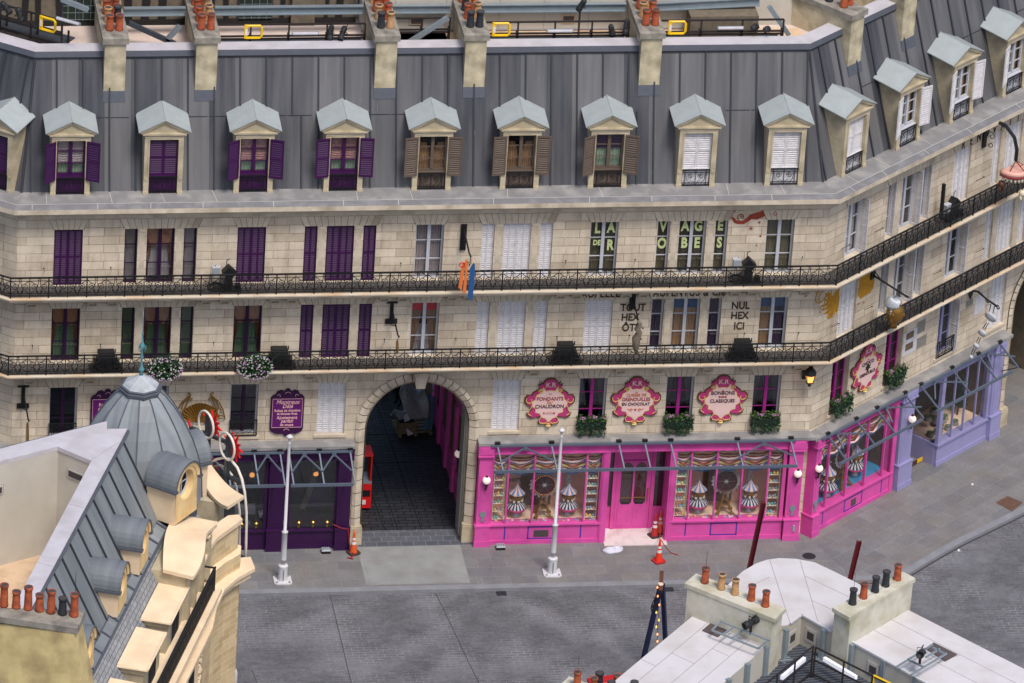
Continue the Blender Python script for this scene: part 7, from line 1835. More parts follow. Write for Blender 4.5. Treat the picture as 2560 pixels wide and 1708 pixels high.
# mansard
g = MB(); l = math.hypot(1.25, 2.5)
g.add([(-13.5, -1.27, 10.62), (-.6, -1.27, 10.62), (0, -.02, 13.1), (-13.5, -.02, 13.1)], [(0, 1, 2, 3)], 'zinc_blue', [[(-13.5, 0), (-.2, 0), (0, l), (-13.5, l)]])
u = -.7
while u > -13.4: g.bar((u, -1.29, 10.62), (u, -.05, 13.1), .05, .06, 'seam', up=(0, -1, 0)); u -= .93
db('mansard_roof', g)
g = MB(); g.add([(-13.5, -1.14, 9.02), (1.8, -1.14, 9.02), (1.8, -.80, 9.2), (-13.5, -.80, 9.2)], [(0, 1, 2, 3)], 'zinc_blue')
u = 1.6
while u > -13.4: g.bar((u, -1.16, 9.04), (u, -.80, 9.24), .05, .05, 'flash'); u -= .98
g.tube([(-13.5, -1.15, 9.03), (1.8, -1.15, 9.03)], .045, 6, 'flash'); g.tube([(-13.5, -.82, 9.2), (-.2, -.82, 9.2)], .03, 6, 'flash'); db('lead_band', g)
g = MB(); L_ = math.hypot(.9, 1.8)
g.add([(-13.5, -2.05, 7.2), (4.2, -2.05, 7.2), (4.2, -1.14, 9.0), (-13.5, -1.14, 9.0)], [(0, 1, 2, 3)], 'slate', [[(-13.5, 0), (4.2, 0), (4.2, L_), (-13.5, L_)]])
g.add([(4.2, -2.05, 7.2), (5.2, -.5, 7.2), (4.2, -.2, 9.0), (4.2, -1.14, 9.0)], [(0, 1, 2, 3)], 'slate'); db('slate_roof', g)
# dome
DX, DY = 1.14, -.10
prof = [(2.02, 10.3), (1.97, 11.2), (1.93, 11.4), (1.84, 11.8), (1.66, 12.35), (1.39, 12.9), (1.08, 13.4), (.77, 13.8), (.52, 14.02)]
NS = 12
g = MB(); g.lathe(prof, NS, 'zinc_blue', (DX, DY, 0), ph=.2, uvn=None)
for f_i in range(len(g.f)): pass
g.lathe([(1.9, 8.5), (1.9, 10.3)], NS, 'flash', (DX, DY, 0), ph=.2); db('dome', g)
g = MB()
for k in range(NS): a = 2*PI*k/NS+.2; g.tube([(DX+(r+.015)*math.cos(a), DY+(r+.015)*math.sin(a), z) for r, z in prof], .022, 5, 'flash')
db('dome_rib', g)
g = MB(); g.lathe([(.50, 13.96), (.66, 13.98), (.68, 14.08), (.62, 14.10), (.64, 14.16), (.58, 14.18)], 8, 'flash', (DX, DY, 0), ph=.4); g.lathe([(.57, 14.18), (.50, 14.26), (.2, 14.42), (.08, 14.52)], 8, 'lead_cap', (DX, DY, 0), ph=.4); db('dome_cap', g)
g = MB(); g.lathe([(.12, 14.42), (.04, 14.6), (.09, 14.68), (.10, 14.72), (.035, 14.8), (.03, 15.05), (.06, 15.14), (.03, 15.24), (.04, 15.4), (.09, 15.5), (.07, 15.58), (.03, 15.66), (.02, 15.9), (.035, 15.96), (.014, 16.02), (.010, 16.5), (.004, 16.75)], 10, 'verdigris', (DX, DY, 0))
for k in range(6): a = PI*k/3; g.tube([(DX+.03*math.cos(a), DY+.03*math.sin(a), 15.3), (DX+.13*math.cos(a), DY+.13*math.sin(a), 15.4), (DX+.11*math.cos(a), DY+.11*math.sin(a), 15.54)], .010, 4, 'verdigris')
db('spire', g, True)
# barrel-roofed dormers (built facing -y)
def barrel(r=.62, L=1.4, body=1.0, oval=False, stone='ochre_stone'):
    """origin at arch centre of the front face"""
    g = MB(); n = 14
    def arcpt(rr, k, y): a = PI*k/n; return (rr*math.cos(a), y, rr*math.sin(a))
    for k in range(n):
        g.add([arcpt(r+.06, k, -.08), arcpt(r+.06, k+1, -.08), arcpt(r+.06, k+1, L), arcpt(r+.06, k, L)], [(3, 2, 1, 0)], 'zinc_barrel', [[(0, k*.15), (0, k*.15+.15), (L, k*.15+.15), (L, k*.15)]])
        g.add([arcpt(r+.06, k, -.08), arcpt(r+.06, k+1, -.08), arcpt(r-.0, k+1, -.08), arcpt(r-.0, k, -.08)], [(0, 1, 2, 3)], 'flash')
        g.add([arcpt(r, k, -.06), arcpt(r, k+1, -.06), arcpt(r-.13, k+1, -.02), arcpt(r-.13, k, -.02)], [(0, 1, 2, 3)], stone)
    for s in (-1, 1): g.box(*sorted((s*(r+.12), s*(r-.05))), -.1, L, -.10, -.02, 'flash')
    # front
    N_ = 28; ov = (.40, .52) if oval else (.33, .40)
    outer = []; inner = []
    for k in range(N_+1):
        a = 2*PI*k/N_; cx, cz = math.cos(a), math.sin(a)
        if cz >= 0: o_ = ((r-.02)*cx, (r-.02)*cz)
        else:
            s_ = min((r-.02)/max(abs(cx), 1e-6), body/max(abs(cz), 1e-6)); o_ = (s_*cx, s_*cz)
        outer.append(o_); inner.append((ov[0]*cx, ov[1]*cz-.08))
    for k in range(N_):
        g.add([(outer[k][0], 0, outer[k][1]), (outer[k+1][0], 0, outer[k+1][1]), (inner[k+1][0], 0, inner[k+1][1]), (inner[k][0], 0, inner[k][1])], [(0, 1, 2, 3)], stone)
        g.add([(inner[k][0], 0, inner[k][1]), (inner[k+1][0], 0, inner[k+1][1]), (inner[k+1][0]*.86, .25, inner[k+1][1]*.86), (inner[k][0]*.86, .25, inner[k][1]*.86)], [(0, 1, 2, 3)], stone)
        g.add([(inner[k][0]*.86, .25, inner[k][1]*.86), (inner[k+1][0]*.86, .25, inner[k+1][1]*.86), (0, .25, -.08)], [(0, 1, 2)], 'room')
    for s in (-1, 1): g.box(*sorted((s*(r-.02), s*(r-.06))), 0, L, -body, -.08, 'cream_stone')
    return g
def barrelwin(ov):
    g = MB(); g.tube([(ov[0]*.8*math.cos(2*PI*k/24), .2, ov[1]*.82*math.sin(2*PI*k/24)-.07) for k in range(24)], .028, 5, 'white_frame', closed=True); g.bar((-ov[0]*.8, .2, -.07), (ov[0]*.8, .2, -.07), .025, .025, 'white_frame'); g.bar((0, .2, -.07-ov[1]*.8), (0, .2, -.07+ov[1]*.8), .025, .025, 'white_frame'); return g
mb_ = instmesh(('round_dormer',), barrel, False)
for (x, y) in ((1170, 440), (1385, 60), (875, 1020)):
    p = G((3, 0), x, y, 11.15, LB); r_ = .55
    o = ob('round_dormer', mb_, DB, (p[0]-2.0, -1.54, 11.56)); o.scale = (.9, 1, .95)
    ob('window', instmesh(('window', 'round'), lambda: barrelwin((.33, .40))), o)
me = instmesh(('round_dormer', 'eye'), lambda: barrel(.66, 1.05, 1.25, True))
for px_, py_, pz_, ang, sc_ in ((-.45, -2.04, 11.9, -109, 1.0), (3.05, -1.58, 11.05, -48, 1.0), (DX+2.3*math.cos(R(35)), DY+2.3*math.sin(R(35)), 11.4, 35, 1), (DX+2.3*math.cos(R(150)), DY+2.3*math.sin(R(150)), 11.9, 150, 1)):
    a = R(ang)
    o = ob('round_dormer', me, DB, (px_, py_, pz_), a+PI/2); o.scale = (sc_,)*3
    ob('window', instmesh(('window', 'oval'), lambda: barrelwin((.40, .52))), o)
# stone dormers on the slate slope
def slab(u0, u1, z=8.4, th=.11):
    g = MB(); g.hexa([(u0, -2.38, z-th), (u1, -2.38, z-th), (u1, -1.46, z-th), (u0, -1.46, z-th)], [(u0, -2.38, z-.02), (u1, -2.38, z-.02), (u1, -1.46, z+.02), (u0, -1.46, z+.02)], 'cream_stone'); g.tube([(u0, -2.38, z-.05), (u1, -2.38, z-.05)], .05, 6, 'cream_stone'); g.tube([(u0, -2.38, z-.05), (u0, -1.46, z-.05)], .05, 6, 'cream_stone')
    o = db('dormer', g); g = MB(); g.box(u0+.12, u1-.12, -2.24, -1.3, 7.2, z-th, 'dormer_stone'); g.box(u0+.05, u1-.05, -2.30, -1.46, z-.26, z-th, 'dormer_stone'); ob('dormer_wall', g.mesh('dormer_wall'), o)
    g = MB(); c = (u0+u1)/2; g.box(c-.5, c+.5, -2.27, -2.24, 7.25, 8.05, 'steel_galv'); g.box(c-.44, c-.03, -2.28, -2.27, 7.3, 8.0, 'room'); g.box(c+.03, c+.44, -2.28, -2.27, 7.3, 8.0, 'room'); ob('window', g.mesh('window'), o)
slab(-2.78, -.47); slab(-5.68, -3.36); slab(-8.8, -6.5); slab(-11.8, -9.5); slab(2.0, 3.0, 8.8, .1)
g = MB()
def wv(u, v, top=0.0):
    uu = 2.38-3.4*u; vin = -1.2-.42*u+.14*math.sin(PI*u); vout = -2.5-.08*u+.10*math.sin(2*PI*u); return (uu+.25, vin+(vout-vin)*v, 8.95+.28*math.sin(PI*u)**1.5-.1*v+top)
g.grid(lambda u, v: wv(u, v, .07), 24, 6, 'cream_stone'); g.grid(lambda u, v: wv(u, v, -.05), 24, 6, 'cream_stone')
for e in (0, 1): g.grid(lambda u, v, e=e: wv(u, e, -.05+.12*v), 24, 1, 'cream_stone'); g.grid(lambda u, v, e=e: wv(e, u, -.05+.12*v), 6, 1, 'cream_stone')
o = db('dormer', g, True); o['label'] = 'curved stone dormer hood'
g = MB(); g.box(-.6, 2.4, -2.3, -1.2, 7.2, 8.85, 'dormer_stone')
for x in (-.4, .4, 1.4, 2.2): g.box(x-.12, x+.12, -2.42, -2.3, 7.2, 8.8, 'dormer_stone')
ob('dormer_wall', g.mesh('dormer_wall'), o)
# body, curved wall, balcony
plan = [(-14, -2.6), (.6, -2.6), (1.8, -2.45), (2.8, -2.42), (3.5, -2.62), (4.2, -2.95), (4.7, -2.85), (5.6, -.6), (4.6, 2.5), (-7.5, 8.6), (-14, 8.6)]
g = MB(); g.prism(plan, -3, 7.06, 'cream_brick', 'cream_stone'); g.prism([(-14, -1.1), (1.9, -1.1), (4.1, -1.0), (4.6, .5), (3.6, 2.3), (.25, .7), (-7.5, 8.45), (-14, 8.45)], 7.06, 8.0, 'cream_brick', 'flash'); db('wall', g)
g = MB(); up = [(1.75, -2.30), (2.5, -2.22), (3.2, -2.30), (3.9, -2.55), (4.5, -2.78), (4.75, -2.6), (4.6, -2.3), (3.8, -2.1), (1.75, -1.95)]
g.prism(up, 7.06, 7.95, 'cream_brick', 'cream_stone'); g.prism([(x+(.06 if x > 4 else 0), y-(.10 if y < -2.15 else -.05)) for x, y in up], 7.95, 8.1, 'cream_stone'); db('parapet_wall', g)
g = MB(); cor = [(-14, -3.0), (.4, -3.0), (1.7, -2.82), (2.8, -2.80), (3.6, -3.02), (4.35, -3.4), (5.0, -3.1), (4.7, -2.5), (3.5, -2.2), (-14, -2.2)]
g.prism(cor, 6.42, 6.54, 'cream_stone'); g.prism([(x-.05, y+.12) for x, y in cor], 6.2, 6.42, 'cream_stone'); g.prism([(x, y+.10) for x, y in cor], 1.4, 1.55, 'cream_stone'); db('cornice', g)
g = MB(); g.box(-14, 1.7, -2.95, -1.9, 7.061, 7.2, 'cream_stone'); db('balcony', g)
g = MB(); u = -9.0
while u < 1.5: g.box(u-.012, u+.012, -2.76, -2.735, 7.2, 8.02, 'iron'); u += .11
g.box(-9, 1.5, -2.785, -2.715, 8.0, 8.05, 'iron'); g.box(-9, 1.5, -2.765, -2.735, 7.26, 7.29, 'iron'); g.box(-9, 1.5, -2.765, -2.735, 7.85, 7.87, 'iron'); u = -8.9
while u < 1.3: g.tube([(x, -2.75, z) for x, _, z in spiral(u+.2, 7.55, .13, .03, 0, 500, 12)], .014, 4, 'iron'); u += .42
for y in (-2.75, -2.2): g.box(1.47, 1.53, y-.02, y+.02, 7.2, 8.05, 'iron')
g.box(1.48, 1.52, -2.75, -2.2, 7.98, 8.03, 'iron'); db('railing', g)
for c in (-.9, -3.6, -6.3):
    g = MB(); g.box(c-.55, c+.55, -2.66, -2.6, 3.6, 6.0, 'steel_galv'); g.box(c-.45, c+.45, -2.67, -2.66, 3.7, 5.9, 'room'); g.box(c-.8, c-.55, -2.72, -2.6, 3.4, 6.1, 'cream_stone'); g.box(c+.55, c+.8, -2.72, -2.6, 3.4, 6.1, 'cream_stone'); db('window', g)
    g = MB(); random.seed(int(c*10))
    for k in range(14): g.tube([(x, -2.74, z) for x, _, z in spiral(c+.95+random.uniform(-.2, .2), 6.0-k*.1, random.uniform(.06, .13), .02, random.uniform(0, 360), random.uniform(300, 600), 8)], .03, 5, 'cream_stone')
    db('carved_ornament', g)
# canopy hood over the corner
pts = [G((2, 0), x, y, 8.5, LB) for x, y in ((1890, 1150), (2240, 1430), (2090, 1530), (1840, 1340))]
g = MB()
def cn(u, v, dz=0.0):
    a = Vector(pts[0]).lerp(Vector(pts[1]), u); b = Vector(pts[3]).lerp(Vector(pts[2]), u); p = a.lerp(b, v); return (p.x, p.y, 8.5+.30*(1-u)**2-.12*math.sin(PI*u)+dz)
g.grid(lambda u, v: cn(u, v, .05), 12, 4, 'cream_stone'); g.grid(lambda u, v: cn(u, v, -.06), 12, 4, 'cream_stone')
for e in (0, 1): g.grid(lambda u, v, e=e: cn(u, e, -.06+.11*v), 12, 1, 'cream_stone'); g.grid(lambda u, v, e=e: cn(e, u, -.06+.11*v), 4, 1, 'cream_stone')
o = db('canopy', g, True)
cx = sum(p[0] for p in pts)/4; cy = sum(p[1] for p in pts)/4
g = MB(); g.box(cx-.55, cx+.35, cy-.1, cy+1.0, 7.06, 8.34, 'dormer_stone'); ob('canopy_wall', g.mesh('canopy_wall'), o)
for o in DB.children:      # lower storeys sit further out than the dome drum
    if o.name.split('.')[0] in ('lead_band', 'slate_roof', 'dormer', 'wall', 'parapet_wall', 'cornice', 'balcony', 'railing', 'window', 'carved_ornament'): o.location = (-2.63, -.45, 1.42)
# big chimney stack with seven pots
cp = [G((3, 0), x, y, 14.0, LB) for x, y in ((0, 880), (785, 905), (715, 1065), (0, 960))]
ct = thing('chimney_stack', 'large yellowish chimney stack with seven pots at the lower left', 'chimney', (LB.o[0], LB.o[1], 0), LB.a)
a, b, c_, d_ = [Vector(p) for p in cp]; ex = (a-b).normalized()*2.5; ex2 = (d_-c_).normalized()*2.5
top4 = [c_, b, a+ex, d_+ex2]
cen = sum(top4, Vector((0, 0)))/4
g = MB(); ins = [p+(cen-p).normalized()*.12 for p in top4]; g.hexa([(p.x, p.y, 13.8) for p in top4], [(p.x, p.y, 14.0) for p in top4], 'cap'); ob('cap', g.mesh('cap'), ct)
g = MB(); low = [p.copy() for p in ins]; low[0] += Vector((0, -1.2)); low[1] += Vector((0, -1.2)); g.hexa([(p.x, p.y, 8.2) for p in low], [(p.x, p.y, 13.8) for p in ins], 'mossy'); ob('stack', g.mesh('stack'), ct)
for i, (x, y, k) in enumerate(((35, 872, 'r'), (148, 885, 'r'), (257, 900, 'r'), (362, 915, 'r'), (468, 933, 'r'), (573, 946, 'b'), (680, 962, 'r'))):
    p = G((3, 0), x, y-12, 14.0, LB); o = ob('chimney_pot', cached(('chimney_pot', k), lambda: pot(k), True), ct, (p[0], p[1], 14.0), i*1.3)
    s = (1.32, 1.0, 1.36, 1.0, 1.34, 1.0, 1.34)[i]; o.scale = (.98, .98, s)
g = MB(); p = G((3, 0), 690, 770, 14.6, LB); g.tube([(p[0], p[1], 14.6), (p[0], p[1], 15.4)], .008, 4, 'iron'); ob('rod', g.mesh('rod'), ct)
# red and white ring sign
P1 = G((2, 0), 1900, 1170, 8.3); P2 = G((2, 0), 2080, 1300, 8.3)
SFr = Fr(P1, math.atan2(P2[1]-P1[1], P2[0]-P1[0]))
rs = thing('ring_sign', 'red bursts in white rings on dark steel posts beside the grey dome', 'sign', (P1[0], P1[1], 0), SFr.a)
def sq(t_, x, y, v=0.0): u, z = Q(SFr, t_, x, y, v); return (u, v, z)
for nm_, a_, b_, w1, w2, dv in (('post', (2, 1915, 665), (2, 1895, 1175), .15, .15, 0), ('post', (2, 2110, 850), (2, 2070, 1305), .15, .15, 0), ('crossbar', (2, 1750, 790), (2, 2100, 930), .12, .10, .05), ('crossbar', (2, 1960, 1180), (2, 2235, 1300), .12, .12, .05), ('crossbar', (3, 2160, 395), (3, 2255, 435), .12, .16, .05), ('crossbar', (3, 2200, 70), (3, 2285, 100), .10, .12, .05)):
    g = MB(); g.bar(sq((a_[0], 0), a_[1], a_[2], dv), sq((b_[0], 0), b_[1], b_[2], dv), w1, w2, 'steel_dark'); ob(nm_, g.mesh(nm_), rs)
for (x, y) in ((1915, 755), (2108, 955)):
    c = sq((2, 0), x, y); g = MB(); g.tube([(c[0]+.40*math.cos(2*PI*k/28), -.10, c[2]+.46*math.sin(2*PI*k/28)) for k in range(28)], .042, 7, 'neon_white', closed=True); ob('ring', g.mesh('ring', True), rs)
    g = MB(); sp = []
    for k in range(22): r = (.50 if k % 2 == 0 else .22)*(1+.12*math.sin(k*2.1)); sp.append((c[0]+.04+r*math.cos(2*PI*k/22), c[2]-.05+r*math.sin(2*PI*k/22)))
    g.plate(sp, .10, .16, 'neon_red'); ob('burst', g.mesh('burst'), rs)
g = MB()
g.tube([sq((2, 0), x, y, -.05) for x, y in ((1930, 1110), (1990, 1080), (2060, 1065), (2120, 1085), (2180, 1160), (2220, 1260), (2245, 1380), (2255, 1480), (2262, 1568))]+[sq((3, 0), x, y, -.05) for x, y in ((2262, 100), (2258, 300), (2252, 500))], .045, 7, 'neon_white'); ob('ring', g.mesh('ring', True), rs)
g = MB()
g.tube([sq((2, 0), x, y, .12) for x, y in ((1960, 1150), (2020, 1135), (2080, 1160), (2130, 1230), (2170, 1340), (2190, 1480), (2200, 1568))]+[sq((3, 0), x, y, .12) for x, y in ((2200, 100), (2198, 300), (2195, 470))], .04, 7, 'neon_white'); ob('ring', g.mesh('ring', True), rs)
g = MB(); g.bar(sq((2, 0), 1915, 985, .15), sq((2, 0), 1925, 1095, .15), .07, .05, 'neon_red'); g.bar(sq((2, 0), 1925, 1085, .15), sq((2, 0), 2020, 1075, .15), .05, .07, 'neon_red'); g.bar(sq((2, 0), 1930, 1130, .15), sq((2, 0), 2010, 1185, .15), .07, .05, 'neon_red'); g.bar(sq((2, 0), 1730, 720, .2), sq((2, 0), 1760, 850, .2), .06, .05, 'neon_red'); ob('burst', g.mesh('burst'), rs)
# round white bollard-like finial at the street end of the building
p = G((3, 0), 2125, 1450, 2.4); tag((lambda g: (g.lathe([(.20, -2.4), (.20, .0), (.17, .12), (.08, .2), (0, .22)], 16, 'white_pole'), g)[1])(MB()).build('bollard', loc=(p[0], p[1], 2.3), smooth=True), 'rounded white post top beside the cream wall at bottom edge', 'post')

# ================================================================== FOREGROUND RIGHT: WHITE ROOFS
WB_ = thing('white_roof_building', 'building with flat white roofs, rounded corner and inner yard in the lower right', 'building', (0, 0, 0))
ZR = 10.0
def w(name, g): return ob(name, g.mesh(name), WB_)
def gp(t_, x, y, z=ZR): return Vector(G(t_, x, y, z))
def bodyroof(poly, z0=0.0, z1=ZR, lines=()):
    g = MB(); 
    ar = sum(poly[i][0]*poly[(i+1) % len(poly)][1]-poly[(i+1) % len(poly)][0]*poly[i][1] for i in range(len(poly)))
    if ar < 0: poly = poly[::-1]
    g.prism([tuple(p) for p in poly], z0, z1-.12, 'beige_wall'); g.prism([tuple(p) for p in poly], z1-.12, z1, 'beige_wall', 'cream_roof')
    for a, b in lines: g.bar((a[0], a[1], z1+.002), (b[0], b[1], z1+.002), .022, .004, 'roof_line')
    return g
A = gp((3, 2), 1720, 900); B = gp((3, 2), 1000, 1500); Bx = A+(B-A)*2.2; C = gp((3, 2), 2290, 1270); E1 = gp((3, 2), 2350, 1190)
perp = C-A; Cx = C+(B-A)*2.2
def seg(p, q, s): return p+(q-p)*s
lines = []
for s_ in (.22, .55, .80): lines.append((seg(A, E1, s_)+(B-A)*.02, seg(A, E1, s_)+(B-A)*1.9))
for s_, a_, b_ in ((.55, .22, .55), (.75, .0, .22), (.32, .55, .80), (1.1, .22, .55)): lines.append((seg(A, E1, a_)+(B-A)*s_, seg(A, E1, b_)+(B-A)*s_))
w('roof', bodyroof([A, Bx, Cx, C, E1], lines=lines))
fan = [gp((3, 2), 1980, 670), gp((3, 2), 2120, 545), gp((3, 2), 2240, 475), gp((3, 2), 2340, 440), gp((3, 3), 100, 425), gp((3, 3), 260, 432), gp((3, 3), 430, 465), gp((3, 3), 600, 545), gp((3, 3), 840, 665), gp((3, 3), 900, 760), gp((3, 3), 600, 1112), gp((3, 3), 310, 950), gp((3, 3), 180, 1040), gp((3, 3), 100, 1050), gp((3, 2), 2300, 870)]
fl_ = [(gp((3, 3), 15, 440), gp((3, 3), 205, 1030)), (gp((3, 3), 290, 435), gp((3, 3), 465, 1035)), (gp((3, 3), 340, 590), gp((3, 3), 740, 780)), (gp((3, 3), 400, 815), gp((3, 3), 590, 900)), (gp((3, 2), 2150, 700), gp((3, 3), 15, 600))]
w('roof', bodyroof(fan, z1=ZR+.02, lines=fl_))
RA = gp((3, 3), 1230, 870); RB = gp((3, 3), 2350, 1440); RBx = RA+(RB-RA)*1.8; RC = gp((3, 3), 710, 1165); RD = gp((3, 3), 1310, 1500); RDx = RC+(RD-RC)*2.6
rl = []
for s_ in (.30, .62): rl.append((seg(RA, RC, s_), seg(RA, RC, s_)+(RB-RA)*1.4))
rl.append((seg(RA, RC, .3)+(RB-RA)*.62, seg(RA, RC, .62)+(RB-RA)*.58)); rl.append((seg(RA, RC, .62)+(RB-RA)*.45, seg(RA, RC, 1)+(RB-RA)*.45))
w('roof', bodyroof([RA, RC, RDx, RBx], lines=rl, z1=ZR+.01))
# coping strip and inner walls down to the walkway
g = MB()
def strip(g, a, b, z, wd, th, m): g.bar((a[0], a[1], z), (b[0], b[1], z), wd, th, m)
i1, i2, i3, i4 = gp((3, 3), 205, 1030), gp((3, 3), 310, 950), gp((3, 3), 590, 1110), gp((3, 3), 710, 1165)
for a, b in ((i1, i2), (i2, i3), (RC, RDx)): strip(g, a, b, ZR+.04, .07, .06, 'white_pole')
w('roof_edge', g)
yd = MB()
cen = gp((3, 3), 300, 1500, 8.0)
yard = [i1, i2, i3, i4, RDx, RDx+(cen-RDx)*1.5, Cx, C]
yp = [tuple(p) for p in (i1, i2, i3, i4, RD, RD+(RD-RC)*.5, RD+(RD-RC)*.5+(B-A)*.6, C+(B-A)*1.5, C)]
if sum(yp[i][0]*yp[(i+1) % 9][1]-yp[(i+1) % 9][0]*yp[i][1] for i in range(9)) < 0: yp = yp[::-1]
yd.prism(yp, 0, 9.0, 'beige_wall', 'steel_dark')
w('walkway_deck', yd)
g = MB()
for a, b in ((C, i1), (i1, i2), (i2, i3), (i3, RC)): g.add([(a[0], a[1], 6), (b[0], b[1], 6), (b[0], b[1], ZR-.005), (a[0], a[1], ZR-.005)], [(0, 1, 2, 3)], 'beige_wall')
w('yard_wall', g)
for k, (x, y) in enumerate(((168, 1075), (512, 1075), (770, 1210), (1068, 1355), (1360, 1510))):
    p = gp((3, 3), x, y, ZR+.05); g = MB(); g.box(-.07, .07, -.07, .07, 8.9, ZR+.05, 'steel_galv'); g.box(-.2, .2, -.2, .2, 9.0, 9.03, 'steel_galv'); ob('steel_column', g.mesh('steel_column'), WB_, (p[0], p[1], 0), R(35))
for (x, y) in ((2165, 1390), (1990, 1530), (2335, 1230)): p = gp((3, 2), x, y, ZR+.05); g = MB(); g.box(-.07, .07, -.07, .07, 8.9, ZR+.05, 'steel_galv'); ob('steel_column', g.mesh('steel_column'), WB_, (p[0], p[1], 0), R(35))
dl = MB(); d0 = gp((3, 3), 290, 1215, 9.02)
for k in range(34):
    a = d0+Vector((-.95, -.25))*1.0+Vector((.02, -.14))*k; dl.bar((a[0]-1.4, a[1]-.3, 9.02), (a[0]+3.6, a[1]+.5, 9.02), .06, .03, 'flash')
w('deck_grating', dl)
def chim2(pts_, z1, lab, pots_, zb=6.0, mossm='mossy_pale', kinds=''):
    t = thing('chimney_stack', lab, 'chimney', (0, 0, 0)); c4 = [Vector(G(t_, x, y, z1)) for t_, x, y in pts_]; cen_ = sum(c4, Vector((0, 0)))/4
    ar = sum(c4[i][0]*c4[(i+1) % 4][1]-c4[(i+1) % 4][0]*c4[i][1] for i in range(4))
    if ar < 0: c4 = c4[::-1]
    g = MB(); g.hexa([(*p, z1-.14) for p in c4], [(*p, z1) for p in c4], 'cap' if False else 'mossy_pale'); ob('cap', g.mesh('cap'), t)
    ins_ = [p+(cen_-p).normalized()*.10 for p in c4]; g = MB(); g.hexa([(*p, zb) for p in ins_], [(*p, z1-.14) for p in ins_], mossm); ob('stack', g.mesh('stack'), t)
    for i, (t_, x, y) in enumerate(pots_):
        p = G(t_, x, y-10, z1); k = kinds[i]; o = ob('chimney_pot', cached(('chimney_pot', k), lambda: pot(k), True), t, (p[0], p[1], z1), i); o.scale = (.92, .92, .95)
    g = MB(); q = [G(t_, x, y-5, z1) for t_, x, y in pots_]; g.tube([(a[0], a[1]-.02, z1+.03) for a in q], .008, 4, 'white_frame'); p = q[0]; g.tube([(p[0], p[1], z1+.4), (p[0], p[1], z1+1.1)], .007, 4, 'iron'); ob('wire', g.mesh('wire'), t)
    return t
chim2([((3, 2), 1585, 650), ((3, 2), 1690, 560), ((3, 3), 165, 880), ((3, 3), 65, 980)], 11.06, 'pale mossy chimney stack with five pots left of the rounded white roof', [((3, 2), 1770, 655), ((3, 2), 1920, 712), ((3, 2), 2045, 760), ((3, 2), 2195, 815), ((3, 2), 2325, 870)], kinds='rttrr')
chim2([((3, 3), 590, 875), ((3, 3), 745, 965), ((3, 3), 1355, 605), ((3, 3), 1240, 545)], 11.06, 'pale mossy chimney stack with five pots right of the rounded white roof', [((3, 3), 775, 850), ((3, 3), 875, 795), ((3, 3), 982, 738), ((3, 3), 1078, 685), ((3, 3), 1185, 627)], kinds='brbbr')
chim2([((3, 2), 380, 1640), ((3, 2), 525, 1505), ((3, 2), 1300, 1800), ((3, 2), 1100, 2000)], 9.6, 'low chimney stack with pots at the bottom edge of the photo', [((3, 2), 595, 1610), ((3, 2), 745, 1665), ((3, 2), 905, 1700), ((3, 2), 1115, 1700)], kinds='rrbb')
p = G((3, 2), 960, 1640, 9.4); t = thing('chimney_stack', 'short stack with one brown pot beside the red cloth', 'chimney', (p[0], p[1], 0)); ob('chimney_pot', CA[('chimney_pot', 'r')], t, (0, 0, 9.4)); g = MB(); g.box(-.3, .3, -.3, .3, 5, 9.4, 'mossy_pale'); ob('stack', g.mesh('stack'), t)
p = G((3, 2), 795, 1615, 9.4); t = thing('chimney_stack', 'short stack with one black pot beside the red cloth', 'chimney', (p[0], p[1], 0)); ob('chimney_pot', CA[('chimney_pot', 'b')], t, (0, 0, 9.4)); g = MB(); g.box(-.3, .3, -.3, .3, 5, 9.4, 'mossy_pale'); ob('stack', g.mesh('stack'), t)
g = MB(); rc = [G((3, 2), x, y, 8.0) for x, y in ((690, 1520), (1040, 1478), (1200, 1700), (800, 1740))]; g.hexa([(x, y, 7.9) for x, y in rc[::-1]], [(x, y, 8.0) for x, y in rc[::-1]], 'red_cloth'); MT['red_cloth']
tag(g.build('red_awning'), 'flat red awning top at the bottom edge between the roofs', 'awning')
# hatches and lighting ladders on the white roofs
def hatch(pts_, lab, bars, ladder_z=.35):
    t = thing('lighting_ladder', lab, 'lighting frame', (0, 0, 0)); h = [gp(*q, ZR+.02) for q in pts_]
    g = MB(); ar = sum(h[i][0]*h[(i+1) % 4][1]-h[(i+1) % 4][0]*h[i][1] for i in range(4)); h = h if ar > 0 else h[::-1]; g.prism([tuple(p) for p in h], ZR+.01, ZR+.03, 'grille'); ob('dark_pad', g.mesh('dark_pad'), t)
    g = MB()
    for a, b in bars: p, q = gp(*a, ZR+ladder_z), gp(*b, ZR+ladder_z); g.bar((p[0], p[1], ZR+ladder_z), (q[0], q[1], ZR+ladder_z), .05, .05, 'steel_galv')
    ob('ladder', g.mesh('ladder'), t)
c2_ = (3, 2); c3_ = (3, 3)
hatch([(c2_, 1745, 1085), (c2_, 1880, 968), (c2_, 2035, 1035), (c2_, 1890, 1145)], 'pale metal ladder frame on a dark pad beside the left mossy stack', [((c2_, 1915, 1000), (c3_, 20, 1180)), ((c2_, 1840, 1085), (c2_, 2260, 1250)), ((c2_, 1915, 1000), (c2_, 1835, 1085)), ((c2_, 2030, 1055), (c2_, 1940, 1120)), ((c2_, 2110, 1090), (c2_, 2020, 1155)), ((c2_, 2335, 1180), (c2_, 2260, 1250))])
hatch([(c3_, 1455, 1260), (c3_, 1520, 1195), (c3_, 1740, 1305), (c3_, 1625, 1370)], 'pale metal ladder frame on a dark pad on the right white roof', [((c3_, 1170, 1425), (c3_, 1510, 1215)), ((c3_, 1310, 1495), (c3_, 1640, 1295)), ((c3_, 1510, 1240), (c3_, 1625, 1300)), ((c3_, 1280, 1350), (c3_, 1430, 1420)), ((c3_, 1450, 1330), (c3_, 1575, 1255))])
